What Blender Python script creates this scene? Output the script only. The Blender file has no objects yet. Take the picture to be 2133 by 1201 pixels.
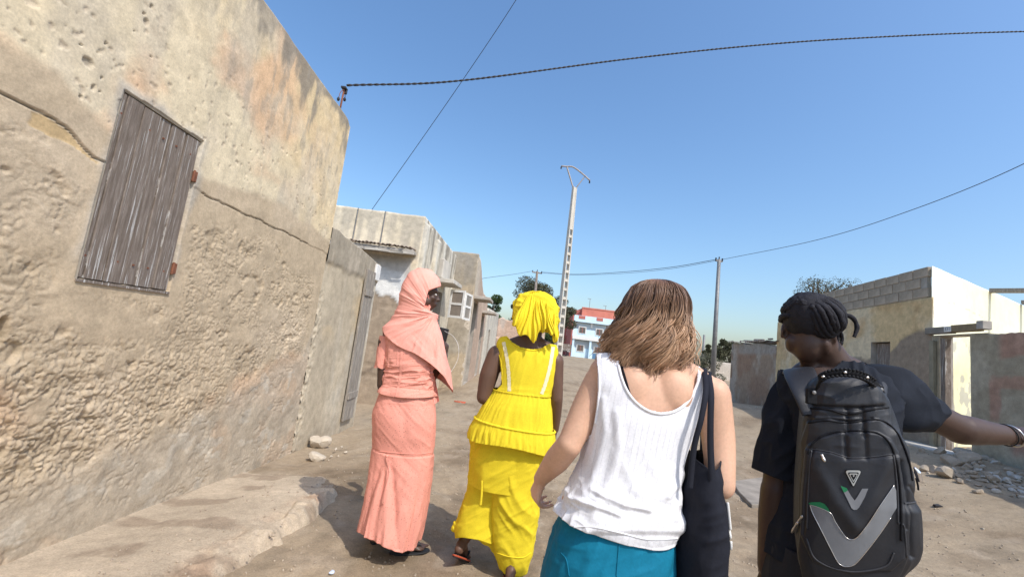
import bpy, bmesh, math, random
import numpy as np
from mathutils import Vector, Matrix
from mathutils.bvhtree import BVHTree
rng = np.random.default_rng(7); random.seed(7)
scene = bpy.context.scene
COL = scene.collection
# ------------------------------------------------------------------ camera
F, PITCH, ROLL, CH = 880., math.radians(7.2), math.radians(7.0), 1.42
_f = np.array([0., math.cos(PITCH), math.sin(PITCH)]); _r0 = np.array([1., 0, 0]); _u0 = np.cross(_r0, _f)
_u = _u0*math.cos(ROLL) - _r0*math.sin(ROLL); _r = _r0*math.cos(ROLL) + _u0*math.sin(ROLL)
CAM = np.array([0., 0., CH])
cd = bpy.data.cameras.new('camera'); cam = bpy.data.objects.new('camera', cd); COL.objects.link(cam)
cd.sensor_width = 36; cd.lens = 36*F/2133.; cd.clip_start = .05; cd.clip_end = 3000
cam.matrix_world = Matrix(((_r[0], _u[0], -_f[0], 0), (_r[1], _u[1], -_f[1], 0), (_r[2], _u[2], -_f[2], CH), (0, 0, 0, 1)))
scene.camera = cam
# ------------------------------------------------------------------ light
SUN_EL = math.radians(50); SUN_D = np.array([.64, -.77, 0.]); SUN_D /= np.linalg.norm(SUN_D)
sv = Vector((SUN_D[0]*math.cos(SUN_EL), SUN_D[1]*math.cos(SUN_EL), math.sin(SUN_EL)))
sl = bpy.data.lights.new('sun', 'SUN'); sl.energy = 2.45; sl.angle = math.radians(.5); sl.color = (1, .955, .88)
so = bpy.data.objects.new('sun', sl); so.rotation_euler = sv.to_track_quat('Z', 'Y').to_euler(); COL.objects.link(so)
world = bpy.data.worlds.new('World'); scene.world = world; world.use_nodes = True
wn = world.node_tree; wn.nodes.clear()
sk = wn.nodes.new('ShaderNodeTexSky'); sk.sky_type = 'NISHITA'; sk.sun_disc = False
sk.sun_elevation = SUN_EL; sk.sun_rotation = math.atan2(SUN_D[0], SUN_D[1])
sk.altitude = 0; sk.air_density = 1.3; sk.dust_density = 2.3; sk.ozone_density = 5.
bg = wn.nodes.new('ShaderNodeBackground'); bg.inputs[1].default_value = .15
ow = wn.nodes.new('ShaderNodeOutputWorld')
hs = wn.nodes.new('ShaderNodeHueSaturation'); hs.inputs['Saturation'].default_value = 1.1
wn.links.new(sk.outputs[0], hs.inputs['Color']); wn.links.new(hs.outputs[0], bg.inputs[0]); wn.links.new(bg.outputs[0], ow.inputs[0])
scene.view_settings.view_transform = 'Standard'; scene.view_settings.look = 'None'
scene.view_settings.exposure = 0.56; scene.view_settings.gamma = 1
# ------------------------------------------------------------------ pixel helpers (photo px 2133x1201 -> point in the place)
def ray(x, y): return _f + _r*((np.asarray(x)-1066.5)/F)[..., None] - _u*((np.asarray(y)-600.5)/F)[..., None]
def at(x, y, Y): d = ray(x, y); return CAM + d*(Y/d[..., 1:2])
def gnd(x, y, z=0.): d = ray(x, y); return CAM + d*((z-CH)/d[2])
def onx(x, y, X): d = ray(x, y); return CAM + d*(X/d[0])
def S(Y): return F/Y            # px per metre at depth Y
def unit(v): v = np.asarray(v, float); return v/(np.linalg.norm(v)+1e-12)
def sstep(a, b, x): t = np.clip((np.asarray(x, float)-a)/(b-a), 0, 1); return t*t*(3-2*t)
# ------------------------------------------------------------------ numpy noise
def _hash(ix, iy, iz, s=0):
    n = (ix.astype(np.int64)*374761393 + iy.astype(np.int64)*668265263 + iz.astype(np.int64)*2147483647 + s*974634777) & 0xffffffff
    n = ((n ^ (n >> 13))*1274126177) & 0xffffffff
    n = ((n ^ (n >> 16))*2246822519) & 0xffffffff
    return ((n ^ (n >> 15)) & 0xffffff)/float(0xffffff)
def vnoise(x, y, z=0., s=0):
    x, y, z = np.broadcast_arrays(np.asarray(x, float), np.asarray(y, float), np.asarray(z, float))
    xi, yi, zi = np.floor(x), np.floor(y), np.floor(z); fx, fy, fz = x-xi, y-yi, z-zi
    fx, fy, fz = [t*t*t*(t*(t*6-15)+10) for t in (fx, fy, fz)]
    r = 0
    for a in (0, 1):
        for b in (0, 1):
            for c in (0, 1):
                r = r + _hash(xi+a, yi+b, zi+c, s)*(fx if a else 1-fx)*(fy if b else 1-fy)*(fz if c else 1-fz)
    return r*2-1
def fbm(x, y, z=0., o=4, s=0, g=.5):
    r = 0; a = 1; t = 0
    for i in range(o):
        r = r + a*vnoise(np.asarray(x)*2**i+17.3*i, np.asarray(y)*2**i+5.1*i, np.asarray(z)*2**i+3.7*i, s+i); t += a; a *= g
    return r/t
def voro(x, y, s=0):
    xi, yi = np.floor(x), np.floor(y); d1 = np.full(x.shape, 9.); d2 = d1.copy(); idv = np.zeros(x.shape)
    for a in (-1, 0, 1):
        for b in (-1, 0, 1):
            cx, cy = xi+a, yi+b; z = np.zeros_like(cx)
            h = _hash(cx, cy, z, s); px = cx+h; py = cy+_hash(cx, cy, z, s+11)
            d = np.hypot(px-x, py-y); m = d < d1
            d2 = np.where(m, d1, np.minimum(d2, d)); idv = np.where(m, _hash(cx, cy, z, s+23), idv); d1 = np.where(m, d, d1)
    return d1, d2, idv
# ------------------------------------------------------------------ objects
def tag(o, label=None, cat=None, group=None, kind=None):
    if label: o['label'] = label
    if cat: o['category'] = cat
    if group: o['group'] = group
    if kind: o['kind'] = kind
    return o
def thing(name, label, cat, loc=(0, 0, 0), group=None):
    o = bpy.data.objects.new(name, None); COL.objects.link(o); o.location = Vector(loc); o.empty_display_size = .1
    bpy.context.view_layer.update() if False else None
    return tag(o, label, cat, group)
def link(name, me, mat=None, parent=None):
    o = bpy.data.objects.new(name, me); COL.objects.link(o)
    if mat is not None and len(me.materials) == 0: me.materials.append(mat)
    if parent is not None:
        o.parent = parent
        # geometry is given in world coordinates: undo the parent's translation
        off = Vector((0, 0, 0)); p = parent
        while p is not None: off += p.location; p = p.parent
        o.location = -off
    return o
def pymesh(name, V, Fc, smooth=False):
    me = bpy.data.meshes.new(name); V = np.asarray(V, float)
    if isinstance(Fc, np.ndarray):
        n, k = Fc.shape
        me.vertices.add(len(V)); me.vertices.foreach_set('co', V.ravel())
        me.loops.add(n*k); me.loops.foreach_set('vertex_index', Fc.astype(np.int32).ravel())
        me.polygons.add(n); me.polygons.foreach_set('loop_start', np.arange(0, n*k, k, dtype=np.int32))
        me.update(calc_edges=True)
    else:
        me.from_pydata([tuple(v) for v in V], [], Fc)
    if smooth: me.polygons.foreach_set('use_smooth', np.ones(len(me.polygons), bool))
    me.update(); return me
def obj(name, V, Fc, mat=None, parent=None, smooth=False, col=None):
    me = pymesh(name, V, Fc, smooth)
    if col is not None: setcol(me, col)
    return link(name, me, mat, parent)
def setcol(me, col, name='Col'):
    a = me.color_attributes.new(name, 'FLOAT_COLOR', 'POINT'); c = np.ones((len(me.vertices), 4)); col = np.asarray(col, float)
    c[:, :col.shape[1]] = col; a.data.foreach_set('color', c.ravel())
def gridfaces(nu, nv, wrap=False):
    i = np.arange(nu-1 if not wrap else nu)[:, None]; j = np.arange(nv-1)[None, :]; i2 = (i+1) % nu
    f = np.stack([i*nv+j+0*i, i2*nv+j, i2*nv+j+1, i*nv+j+1], -1).reshape(-1, 4); return f
class MB:
    """collects simple solids into one mesh"""
    def __init__(s): s.V = []; s.F = []; s.n = 0
    def add(s, V, Fc):
        s.V.extend([tuple(v) for v in V]); s.F.extend([tuple(int(a)+s.n for a in f) for f in Fc]); s.n += len(V); return s
    def box(s, c, h, R=None, jit=0):
        """centre, half sizes, rotation 3x3"""
        P = np.array([[x, y, z] for x in (-1, 1) for y in (-1, 1) for z in (-1, 1)], float)*np.asarray(h)
        if jit: P = P + rng.normal(0, jit, P.shape)
        if R is not None: P = P@np.asarray(R).T
        return s.add(P+np.asarray(c), [(0, 1, 3, 2), (4, 6, 7, 5), (0, 4, 5, 1), (2, 3, 7, 6), (0, 2, 6, 4), (1, 5, 7, 3)])
    def hexa(s, b4, t4):
        """bottom 4 pts ccw, top 4 pts"""
        return s.add(list(b4)+list(t4), [(3, 2, 1, 0), (4, 5, 6, 7), (0, 1, 5, 4), (1, 2, 6, 5), (2, 3, 7, 6), (3, 0, 4, 7)])
    def tube(s, pts, r, n=8, cap=True):
        V, Fc = tubegeo(pts, r, n, cap); return s.add(V, Fc)
    def obj(s, name, mat, parent=None, smooth=False, bevel=0):
        V, Fc = s.V, s.F
        me = pymesh(name, V, Fc, smooth)
        if bevel:
            bm = bmesh.new(); bm.from_mesh(me); bmesh.ops.recalc_face_normals(bm, faces=bm.faces)
            bmesh.ops.bevel(bm, geom=bm.edges[:], offset=bevel, segments=1, affect='EDGES', clamp_overlap=True); bm.to_mesh(me); bm.free()
        return link(name, me, mat, parent)
def tubegeo(pts, r, n=8, cap=True):
    P = np.asarray(pts, float); m = len(P); r = np.broadcast_to(np.asarray(r, float), (m,))
    T = np.gradient(P, axis=0); T /= np.linalg.norm(T, axis=1)[:, None]+1e-12
    up = np.array([0, 0, 1.]) if abs(T[0][2]) < .9 else np.array([1., 0, 0])
    A = unit(np.cross(T[0], up)); V = []
    for i in range(m):
        A = unit(A - T[i]*(A@T[i])); B = np.cross(T[i], A)
        for k in range(n):
            t = 2*math.pi*k/n; V.append(P[i] + r[i]*(A*math.cos(t)+B*math.sin(t)))
    Fc = [(i*n+k, i*n+(k+1) % n, (i+1)*n+(k+1) % n, (i+1)*n+k) for i in range(m-1) for k in range(n)]
    if cap: Fc += [tuple(range(n))[::-1], tuple((m-1)*n+k for k in range(n))]
    return V, Fc
def spline(pts, n=40):
    """Catmull-Rom through points"""
    P = np.asarray(pts, float); m = len(P); Q = np.vstack([2*P[0]-P[1], P, 2*P[-1]-P[-2]])
    t = np.linspace(0, m-1-1e-9, n); i = np.floor(t).astype(int); f = (t-i)[:, None]
    p0, p1, p2, p3 = Q[i], Q[i+1], Q[i+2], Q[i+3]
    return .5*((2*p1)+(-p0+p2)*f+(2*p0-5*p1+4*p2-p3)*f*f+(-p0+3*p1-3*p2+p3)*f**3)
def rotz(a): c, s = math.cos(a), math.sin(a); return np.array([[c, -s, 0], [s, c, 0], [0, 0, 1]])
def rotx(a): c, s = math.cos(a), math.sin(a); return np.array([[1, 0, 0], [0, c, -s], [0, s, c]])
def roty(a): c, s = math.cos(a), math.sin(a); return np.array([[c, 0, s], [0, 1, 0], [-s, 0, c]])
def copyobj(o, parent=None, loc=None, rot=None, sc=None):
    c = o.copy(); COL.objects.link(c); c.parent = parent if parent is not None else o.parent
    if loc is not None: c.location = loc
    if rot is not None: c.rotation_euler = rot
    if sc is not None: c.scale = sc
    return c
# ------------------------------------------------------------------ materials
def srgb(r, g, b): return tuple(((v/255.)/12.92 if v/255. <= .04045 else ((v/255.+.055)/1.055)**2.4) for v in (r, g, b))
class M:
    def __init__(s, name, rough=.8, spec=.3):
        s.m = bpy.data.materials.new(name); s.m.use_nodes = True; s.t = s.m.node_tree; s.N = s.t.nodes
        s.p = s.N['Principled BSDF']; s.p.inputs['Roughness'].default_value = rough; s.p.inputs['Specular IOR Level'].default_value = spec
        s.co = s.N.new('ShaderNodeTexCoord').outputs['Object']; s.col = None; s.hgt = None
    def L(s, a, b): s.t.links.new(a, b)
    def sc(s, v):
        n = s.N.new('ShaderNodeMapping'); n.inputs['Scale'].default_value = v; s.L(s.co, n.inputs[0]); return n.outputs[0]
    def noise(s, scale, detail=6, rough=.6, vec=None, dist=0):
        n = s.N.new('ShaderNodeTexNoise'); n.inputs['Scale'].default_value = scale; n.inputs['Detail'].default_value = detail
        n.inputs['Roughness'].default_value = rough; n.inputs['Distortion'].default_value = dist; s.L(vec or s.co, n.inputs['Vector']); return n.outputs['Fac']
    def vor(s, scale, vec=None, feat='F1'):
        n = s.N.new('ShaderNodeTexVoronoi'); n.feature = feat; n.inputs['Scale'].default_value = scale; s.L(vec or s.co, n.inputs['Vector']); return n.outputs['Distance']
    def wave(s, scale, vec=None, dist=0, axis='X'):
        n = s.N.new('ShaderNodeTexWave'); n.bands_direction = axis; n.inputs['Scale'].default_value = scale; n.inputs['Distortion'].default_value = dist
        s.L(vec or s.co, n.inputs['Vector']); return n.outputs['Fac']
    def ramp(s, src, stops):
        n = s.N.new('ShaderNodeValToRGB'); e = n.color_ramp.elements
        while len(e) < len(stops): e.new(.5)
        for k, (p, c) in enumerate(stops):
            e[k].position = p; e[k].color = (c, c, c, 1) if not hasattr(c, '__len__') else (*c[:3], 1)
        s.L(src, n.inputs[0]); return n.outputs[0]
    def attr(s, name='Col'):
        n = s.N.new('ShaderNodeVertexColor'); n.layer_name = name; return n.outputs[0]
    def mix(s, a, b, fac=1., mode='MIX'):
        n = s.N.new('ShaderNodeMix'); n.data_type = 'RGBA'; n.blend_type = mode
        for v, i in ((a, 6), (b, 7)):
            if hasattr(v, 'is_linked') or hasattr(v, 'links'): s.L(v, n.inputs[i])
            else: n.inputs[i].default_value = (*v[:3], 1)
        if hasattr(fac, 'links'): s.L(fac, n.inputs[0])
        else: n.inputs[0].default_value = fac
        return n.outputs[2]
    def math(s, op, a, b=0.):
        n = s.N.new('ShaderNodeMath'); n.operation = op
        for v, i in ((a, 0), (b, 1)):
            if hasattr(v, 'links'): s.L(v, n.inputs[i])
            else: n.inputs[i].default_value = v
        return n.outputs[0]
    def vary(s, base, amt=.25, scale=3., detail=6):
        f = s.ramp(s.noise(scale, detail), [(.28, 1-amt), (.72, 1+amt)]); return s.mix(base, f, 1., 'MULTIPLY')
    def base(s, c):
        if hasattr(c, 'links'): s.L(c, s.p.inputs['Base Color'])
        else: s.p.inputs['Base Color'].default_value = (*c[:3], 1)
        return s
    def bump(s, h, strength=.5, dist=.01):
        n = s.N.new('ShaderNodeBump'); n.inputs['Strength'].default_value = strength; n.inputs['Distance'].default_value = dist; s.L(h, n.inputs['Height'])
        if s.hgt is not None: s.L(s.hgt, n.inputs['Normal'])
        s.hgt = n.outputs[0]; s.L(s.hgt, s.p.inputs['Normal']); return s
def simple(name, c, rough=.8, amt=.15, scale=4., bs=None, bstr=.3, bdist=.005, spec=.3, metal=0, sheen=0):
    m = M(name, rough, spec); b = m.vary(c, amt, scale) if amt else c; m.base(b); m.p.inputs['Metallic'].default_value = metal
    if sheen: m.p.inputs['Sheen Weight'].default_value = sheen
    if bs: m.bump(m.noise(bs, 8, .65), bstr, bdist)
    return m.m
def plaster_attr(name, bs=60, bstr=.5, bd=.004, amt=.22):
    m = M(name, .93, .12); c = m.attr(); c = m.mix(c, m.ramp(m.noise(9, 8, .7), [(.3, 1-amt), (.7, 1+amt)]), 1, 'MULTIPLY')
    c = m.mix(c, m.ramp(m.noise(90, 4, .7), [(.3, .85), (.7, 1.13)]), 1, 'MULTIPLY'); m.base(c)
    m.bump(m.noise(bs, 8, .7), bstr, bd); return m.m
MAT = {}
MAT['plaster'] = plaster_attr('plaster'); MAT['plaster_far'] = plaster_attr('plaster_far', 22, .5, .012, .2)
MAT['concrete'] = simple('concrete', (.40, .36, .31), .9, .25, 6, 40, .5, .004)
MAT['concrete_pale'] = simple('concrete_pale', (.50, .46, .40), .9, .2, 3, 30, .4, .006)
MAT['block'] = simple('block', (.40, .335, .26), .95, .28, 3.3, 45, .7, .006)
MAT['stone'] = simple('stone', (.37, .30, .225), .95, .3, 5, 35, .8, .008)
MAT['stone_dark'] = simple('stone_dark', (.40, .335, .26), .95, .3, 6, 35, .8, .008)
MAT['white_paint'] = simple('white_paint', (.72, .70, .66), .6, .15, 8, 60, .3, .002)
MAT['metal_grey'] = simple('metal_grey', (.22, .215, .21), .55, .2, 6, None, metal=.3)
MAT['galv'] = simple('galv', (.42, .43, .44), .5, .1, 6, None, metal=.5)
MAT['rust'] = simple('rust', (.20, .08, .045), .85, .35, 20, 120, .5, .002)
MAT['cable'] = simple('cable', (.035, .035, .04), .6, 0)
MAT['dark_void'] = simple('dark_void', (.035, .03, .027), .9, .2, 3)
MAT['skin_dark'] = None
# ------------------------------------------------------------------ terrain
def hleft(y): return np.interp(y, [-2, 2.2, 3, 4, 5.5, 7.3, 9, 14, 30], [.12, .08, .03, -.05, -.14, -.2, -.2, -.15, 0])
def hbase(x, y):
    x = np.asarray(x, float); y = np.asarray(y, float)
    r = .46*sstep(3.4, 7.3, x)*(1-sstep(11.5, 20, y))*sstep(-3, 3, y)
    l = hleft(y)*sstep(-.9, -2.1, x)
    return r + l
def hgt(x, y):
    x = np.asarray(x, float); y = np.asarray(y, float)
    b = hbase(x, y)
    d = np.hypot(x, y); near = 1-sstep(25, 60, d)
    b = b + near*(.028*fbm(x*.8, y*.8, 0, 3, 3) + .011*fbm(x*4, y*4, 0, 4, 5)*(1-sstep(10, 22, d)) + .008*fbm(x*14, y*14, 0, 4, 8)*(1-sstep(4, 9, d)))
    # foot-worn clods
    w, w2, wi = voro(x*6+fbm(x*3, y*3, 0, 2, 9)*.6, y*6+fbm(x*3+9, y*3, 0, 2, 9)*.6, 3)
    b = b + near*(1-sstep(5, 12, d))*.016*np.maximum(0, wi-.55)*sstep(.5, .1, w)*2
    # worn wheel ruts and footprints
    for k_, w_ in ((.35, .10), (1.75, .12), (3.1, .10)): b = b - near*.016*np.exp(-((x-k_-.10*y-.12*np.sin(y*.6+k_))/w_)**2)*(.6+.4*vnoise(x*3, y*1.5, 0, 14))
    f1, f2, fi = voro(x*2.6+.3*vnoise(x, y, 0, 15), y*2.0, 16); b = b - near*(1-sstep(6, 14, d))*.016*sstep(.17, .10, f1*(1+.2*vnoise(x*9, y*9, 0, 17)))*(fi > .35)
    # dirt mound against the red wall
    b = b + .16*np.exp(-(((x-8.2)/1.3)**2+((y-6.3)/.8)**2))*sstep(7.9, 7.0, x)
    b = np.where(d > 70, b - .0, b)
    return b
def axis(lim, fine, n, c=0.):
    t = np.linspace(-1, 1, n); k = 6.0
    return c + np.sinh(t*k)/np.sinh(k)*lim
def sinhaxis(lo, hi, c, step, n):
    # spacing ~step near c, growing outward
    def side(L, m):
        k = 1e-3; a, b = 1e-3, 12.
        for _ in range(60):
            k = (a+b)/2; s = L*np.sinh(k/m)/np.sinh(k)
            if s > step: a = k
            else: b = k
        return L*np.sinh(k*np.arange(m+1)/m)/np.sinh(k)
    return np.concatenate([c-side(c-lo, n//2)[::-1], c+side(hi-c, n//2)[1:]])
gx = sinhaxis(-900, 900, .8, .020, 520); gy = sinhaxis(-60, 1800, 3.6, .024, 430)
GX, GY = np.meshgrid(gx, gy, indexing='ij'); GZ = hgt(GX, GY)
# keep the street sheet just under the pavement and clear of the wall feet
GZ = GZ - .05*((GX < -1.32) & (GY < 3.5) & (GX > -2.6) & (GY > -2))
n1 = fbm(GX*.5, GY*.5, 0, 4, 21); n2 = fbm(GX*2.6, GY*2.6, 0, 5, 22); n3 = fbm(GX*9, GY*6, 0, 4, 27)
sand = np.array([.365, .285, .195]); brown = np.array([.215, .155, .10]); pale = np.array([.42, .34, .25])
t = np.clip(.42 + .9*n1 + .55*n2, 0, 1)[..., None]; gc = sand*(1-t*.0) ; gc = gc*(1-.65*sstep(.05, .55, n1+.5*n2)[..., None]) + brown*.65*sstep(.05, .55, n1+.5*n2)[..., None]
gc = gc + (pale-gc)*(.5*sstep(.12, .5, n3))[..., None]; gc = gc*(1-.28*sstep(.15, .6, fbm(GX*5, GY*3, 0, 4, 31)))[..., None]
me = pymesh('ground', np.stack([GX, GY, GZ], -1).reshape(-1, 3), gridfaces(len(gx), len(gy)), True); setcol(me, gc.reshape(-1, 3))
m = M('sandy_dirt', .96, .1); c = m.attr(); c = m.mix(c, m.ramp(m.noise(14, 8, .75), [(.3, .8), (.7, 1.17)]), 1, 'MULTIPLY')
c = m.mix(c, m.ramp(m.noise(110, 5, .7), [(.25, .72), (.72, 1.2)]), 1, 'MULTIPLY'); m.base(c)
m.bump(m.noise(30, 10, .75), .7, .014); m.bump(m.noise(190, 6, .7), .5, .003); MAT['dirt'] = m.m
tag(link('ground', me, MAT['dirt']), 'uneven sandy brown dirt of the street', kind='structure')
# ------------------------------------------------------------------ broken cement pavement along the big wall
px_ = np.linspace(-2.45, -1.12, 130); py_ = np.linspace(.2, 4.4, 420)
PX, PY = np.meshgrid(px_, py_, indexing='ij')
edge = np.interp(PY, [-1.5, 2.0, 2.5, 3.1, 3.55, 4.0, 4.4], [-1.30, -1.30, -1.30, -1.22, -1.2, -1.34, -1.8]) + .035*fbm(PY*3, 0, 0, 4, 41) + .012*fbm(PY*16, 1, 0, 3, 43)
e = PX-edge
top = hleft(PY)*sstep(-1.2, -2.2, PX) + .085*sstep(4.2, 3.2, PY)*sstep(-2.2, -1.5, PX) + .004
lip = sstep(.075, -.055, e+.02*fbm(PX*12, PY*12, 0, 3, 57))
rough = sstep(-.26, -.06, e)*sstep(4.3, 3.9, PY)
w1, w2, wi = voro(PX*9+.5*fbm(PX*6, PY*6, 0, 2, 3), PY*6, 44)
Z = top*lip + (hbase(PX, PY)-.06)*(1-lip) + rough*lip*(.040*fbm(PX*7, PY*5, 0, 4, 45)+.045*(wi-.5)*sstep(.02, .14, w2-w1)) + .004*fbm(PX*5, PY*5, 0, 5, 46)*lip
Z = Z - .05*sstep(4.05, 4.35, PY)
cc = np.array([.50, .405, .295])*(1+.25*fbm(PX*2, PY*2, 0, 4, 47))[..., None]
rb = np.array([.42, .285, .19]); k = (rough*sstep(-.1, .3, fbm(PX*4, PY*4, 0, 3, 48)))[..., None]; cc = cc*(1-.85*k)+rb*.85*k
k = (.6*sstep(.10, .38, fbm(PX*4.2, PY*5, 0, 5, 49)))[..., None]; cc = cc*(1-k) + np.array([.27, .20, .14])*k
me = pymesh('pavement', np.stack([PX, PY, Z], -1).reshape(-1, 3), gridfaces(130, 420), True); setcol(me, cc.reshape(-1, 3))
tag(link('pavement', me, MAT['dirt']), 'cracked cement strip at the foot of the big wall', kind='structure')
# ------------------------------------------------------------------ big plastered house on the left
WX = -2.25
_y0 = 1
house = thing('plastered_house', 'tall ochre and grey house with crumbling plaster and a wooden shutter', 'house', (WX, 2., 0))
def wallgrid(y0, y1, z0f, z1f, dy, nz):
    ys = np.arange(y0, y1+1e-6, dy); u = np.linspace(0, 1, nz)
    Y, U = np.meshgrid(ys, u, indexing='ij'); z0 = z0f(Y); z1 = z1f(Y); return Y, z0+(z1-z0)*U
def blend(c, col, k): return c*(1-k[..., None])+np.asarray(col)*k[..., None]
Y, Z = wallgrid(.9, 5.01, lambda y: hleft(y)-.25, lambda y: 3.865+.012*fbm(y*3, 0, 0, 4, 60)-.05*sstep(4.85, 5.01, y)**2, .0078, 540)
wob = .10*fbm(Y*1.3, Z*1.3, 0, 4, 61)
# plaster coat (upper) ends at the 2.2 m crack; right of the shutter the grey cement rises to 2.38
crack = 2.195 + .02*fbm(Y*5, 0, 0, 4, 62)*1.2 - .10*sstep(1.95, 2.17, Y)*(Y < 2.5)
upper = sstep(-.004, .006, Z-crack)
ochre = sstep(0, .07, Z-(np.where(Y > 2.55, np.interp(Y, [2.6, 2.95, 3.3, 3.7, 4.6, 5], [2.2, 2.24, 2.32, 2.40, 2.36, 2.3]), np.interp(Y, [1.5, 1.9, 2.1, 2.5], [2.33, 2.36, 2.24, 2.2])) + .05*fbm(Y*4, Z*4, 0, 4, 63)))
col = np.ones(Y.shape+(3,))*np.array([.50, .395, .27])                       # grey-beige cement
col = blend(col, (.55, .44, .31), sstep(0, .4, fbm(Y*1.6, Z*1.6, 0, 4, 64)))
oc = np.ones(Y.shape+(3,))*np.array([.70, .545, .33])
oc = blend(oc, (.70, .595, .42), .85*sstep(-.15, .35, fbm(Y*1.1+3, Z*1.1, 0, 5, 65)))
oc = blend(oc, (.68, .44, .27), .8*sstep(-.05, .35, fbm(Y*1.7, Z*1.9, 0, 5, 66))*sstep(4.9, 3.2, Y))
oc = blend(oc, (.52, .45, .36), .5*sstep(.1, .5, fbm(Y*2.3, Z*1.2, 0, 5, 67)))
col = blend(col, (1, 1, 1), ochre*0); col = col*(1-ochre[..., None])+oc*ochre[..., None]
# ochre chip under the crack, left of the shutter
k = sstep(.03, 0, np.abs(Z-(2.16+.25*np.minimum(0, 2.02-Y)))-.032)*sstep(1.74, 1.9, Y)*sstep(2.2, 2.15, Y)*sstep(.0, .02, crack-Z+.0)
k = sstep(.45, .6, k*(.8+.6*fbm(Y*14, Z*14, 0, 3, 68))); col = blend(col, (.58, .42, .23), k); chip = k
# pale patch round the shutter
sh = (2.205, 2.80, 1.475, 2.525)
dist = np.maximum(np.maximum(sh[0]-Y, Y-sh[1]), np.maximum(sh[2]-Z, Z-sh[3]))
k = sstep(.11, .02, dist+.07*fbm(Y*7, Z*4, 0, 4, 69)+.03)*(dist > 0)*sstep(1.5, 1.7, Z); col = blend(col, (.47, .43, .37), .8*k); halo = k
# grey weather streaks from the roof edge
dt = 3.87-Z
k = sstep(.0, .5, .55*sstep(.75+.5*fbm(Y*1.1, 0, 0, 3, 70), .0, dt)*sstep(2.3, 3.7, Y)+.42*sstep(.12, 0, dt)+.95*fbm(Y*8, Z*3.2, 0, 5, 71)*sstep(1.1, .2, dt)-.10)
col = blend(col, (.27, .235, .19), .85*np.clip(k, 0, 1))
k = sstep(.12, .42, fbm(Y*20, Z*4.5, 0, 5, 72))*sstep(2.0, .3, dt)*sstep(2.4, 3.2, Y); col = blend(col, (.33, .29, .235), .6*k); k = sstep(.1, .5, fbm(Y*3.1, Z*3.1, 0, 6, 172))*ochre; col = blend(col, (.63, .53, .39), .45*k)
# damp orange band and grey foot
rt = fbm(Y*1.2, Z*1.4, 0, 5, 73)
k = sstep(.0, .4, rt+.35*sstep(1.15, .75, Z)*sstep(.35, .7, Z)-.1)*sstep(1.45, 1.0, Z); col = blend(col, (.60, .40, .25), .8*k)
foot = sstep(.12, -.12, Z-(np.interp(Y, [1.5, 2.1, 2.6, 3.1, 4.2, 4.9, 5.1], [.30, .38, .46, .55, .84, 1.05, 1.6])+.12*fbm(Y*2.5, Z*2.5, 0, 4, 74)))
col = blend(col, (.43, .365, .28), .75*foot); k = sstep(.1, .4, fbm(Y*3, Z*3, 0, 5, 75))*foot; col = blend(col, (.50, .36, .24), .5*k)
k = sstep(.22, .34, fbm(Y*6, Z*9, 0, 4, 76))*foot*.7; col = blend(col, (.50, .44, .35), k)
# relief
smooth_zone = np.maximum.reduce([sstep(.16, .02, dist+.09*fbm(Y*3, Z*3, 0, 3, 77)), sstep(-.02, .12, Z-(np.interp(Y, [1.6, 1.9, 2.2, 3, 3.8, 4.4, 4.9], [2.06, 1.98, 1.80, 1.93, 2.02, 1.9, 1.7])+.10*fbm(Y*4, Z*4, 0, 3, 78))),
    .92*foot, sstep(4.75, 4.98, Y), .9*sstep(.16, .05, np.abs(Z-1.30+.12*(Y-2.2)+.05*fbm(Y*3, 0, 0, 3, 79)))*sstep(1.95, 2.15, Y)*sstep(3.0, 2.6, Y)])
rz = 1-np.clip(smooth_zone, 0, 1)
wx, wz = Y+.022*fbm(Y*16, Z*16, 0, 3, 80), Z+.022*fbm(Y*16+7, Z*16, 0, 3, 81)
big0 = fbm(Y*5, Z*5, 0, 2, 96); a1, a2, ai = voro(wx*24, wz*29, 82); b1, b2, bi = voro(wx*52, wz*60, 83); g1 = np.abs(vnoise(wx*29+.5*big0, wz*34, 0, 98)); g2 = np.abs(vnoise(wx*52, wz*60, 0, 99))
big = fbm(Y*2.0, Z*2.0, 0, 3, 84)
lump = (.55*(1-a1*1.3)*sstep(.30, .75, ai+.25*big)+.28*(1-b1*1.3)+.55*fbm(wx*19, wz*19, 0, 4, 85))
pits = sstep(.30, .62, fbm(wx*9, wz*10, 0, 4, 86)+.18*big)
amp = .62+.75*sstep(.2, .9, 1.55-Z)*sstep(4.4, 2.2, Y)
msk = sstep(-.62, -.18, big0+.25*fbm(Y*9, Z*9, 0, 3, 95)); b1_ = np.sqrt(np.clip(g1*2.4, 0, 1)); b2_ = np.sqrt(np.clip(g2*2.2, 0, 1)); b3_ = np.abs(vnoise(wx*96, wz*106, 0, 199)); D = rz*amp*(msk*(.0140*(b1_-1)+.0085*(b2_-1)*(.4+.6*b1_)+.0035*b3_) + .009*fbm(wx*7, wz*8, 0, 3, 85) - .020*pits)
st = fbm(Y*2.6, Z*3.4, 0, 5, 87); D += rz*.024*st*sstep(1.5, .9, Z)               # exposed stonework bulges low down
hol = sstep(1, .55, np.hypot((Y-1.93)/.045, (Z-1.18)/.085)+.3*fbm(Y*20, Z*20, 0, 2, 88)); D -= .05*hol
hol2 = sstep(1, .6, np.hypot((Y-1.78)/.22, (Z-.86-.1*(Y-1.78))/.028)+.4*fbm(Y*12, Z*20, 0, 3, 89)); D -= .04*hol2
D += .006*upper - .0*ochre + .0035*fbm(Y*6, Z*6, 0, 5, 90)*(1-rz) + .003*halo - .004*chip
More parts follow.
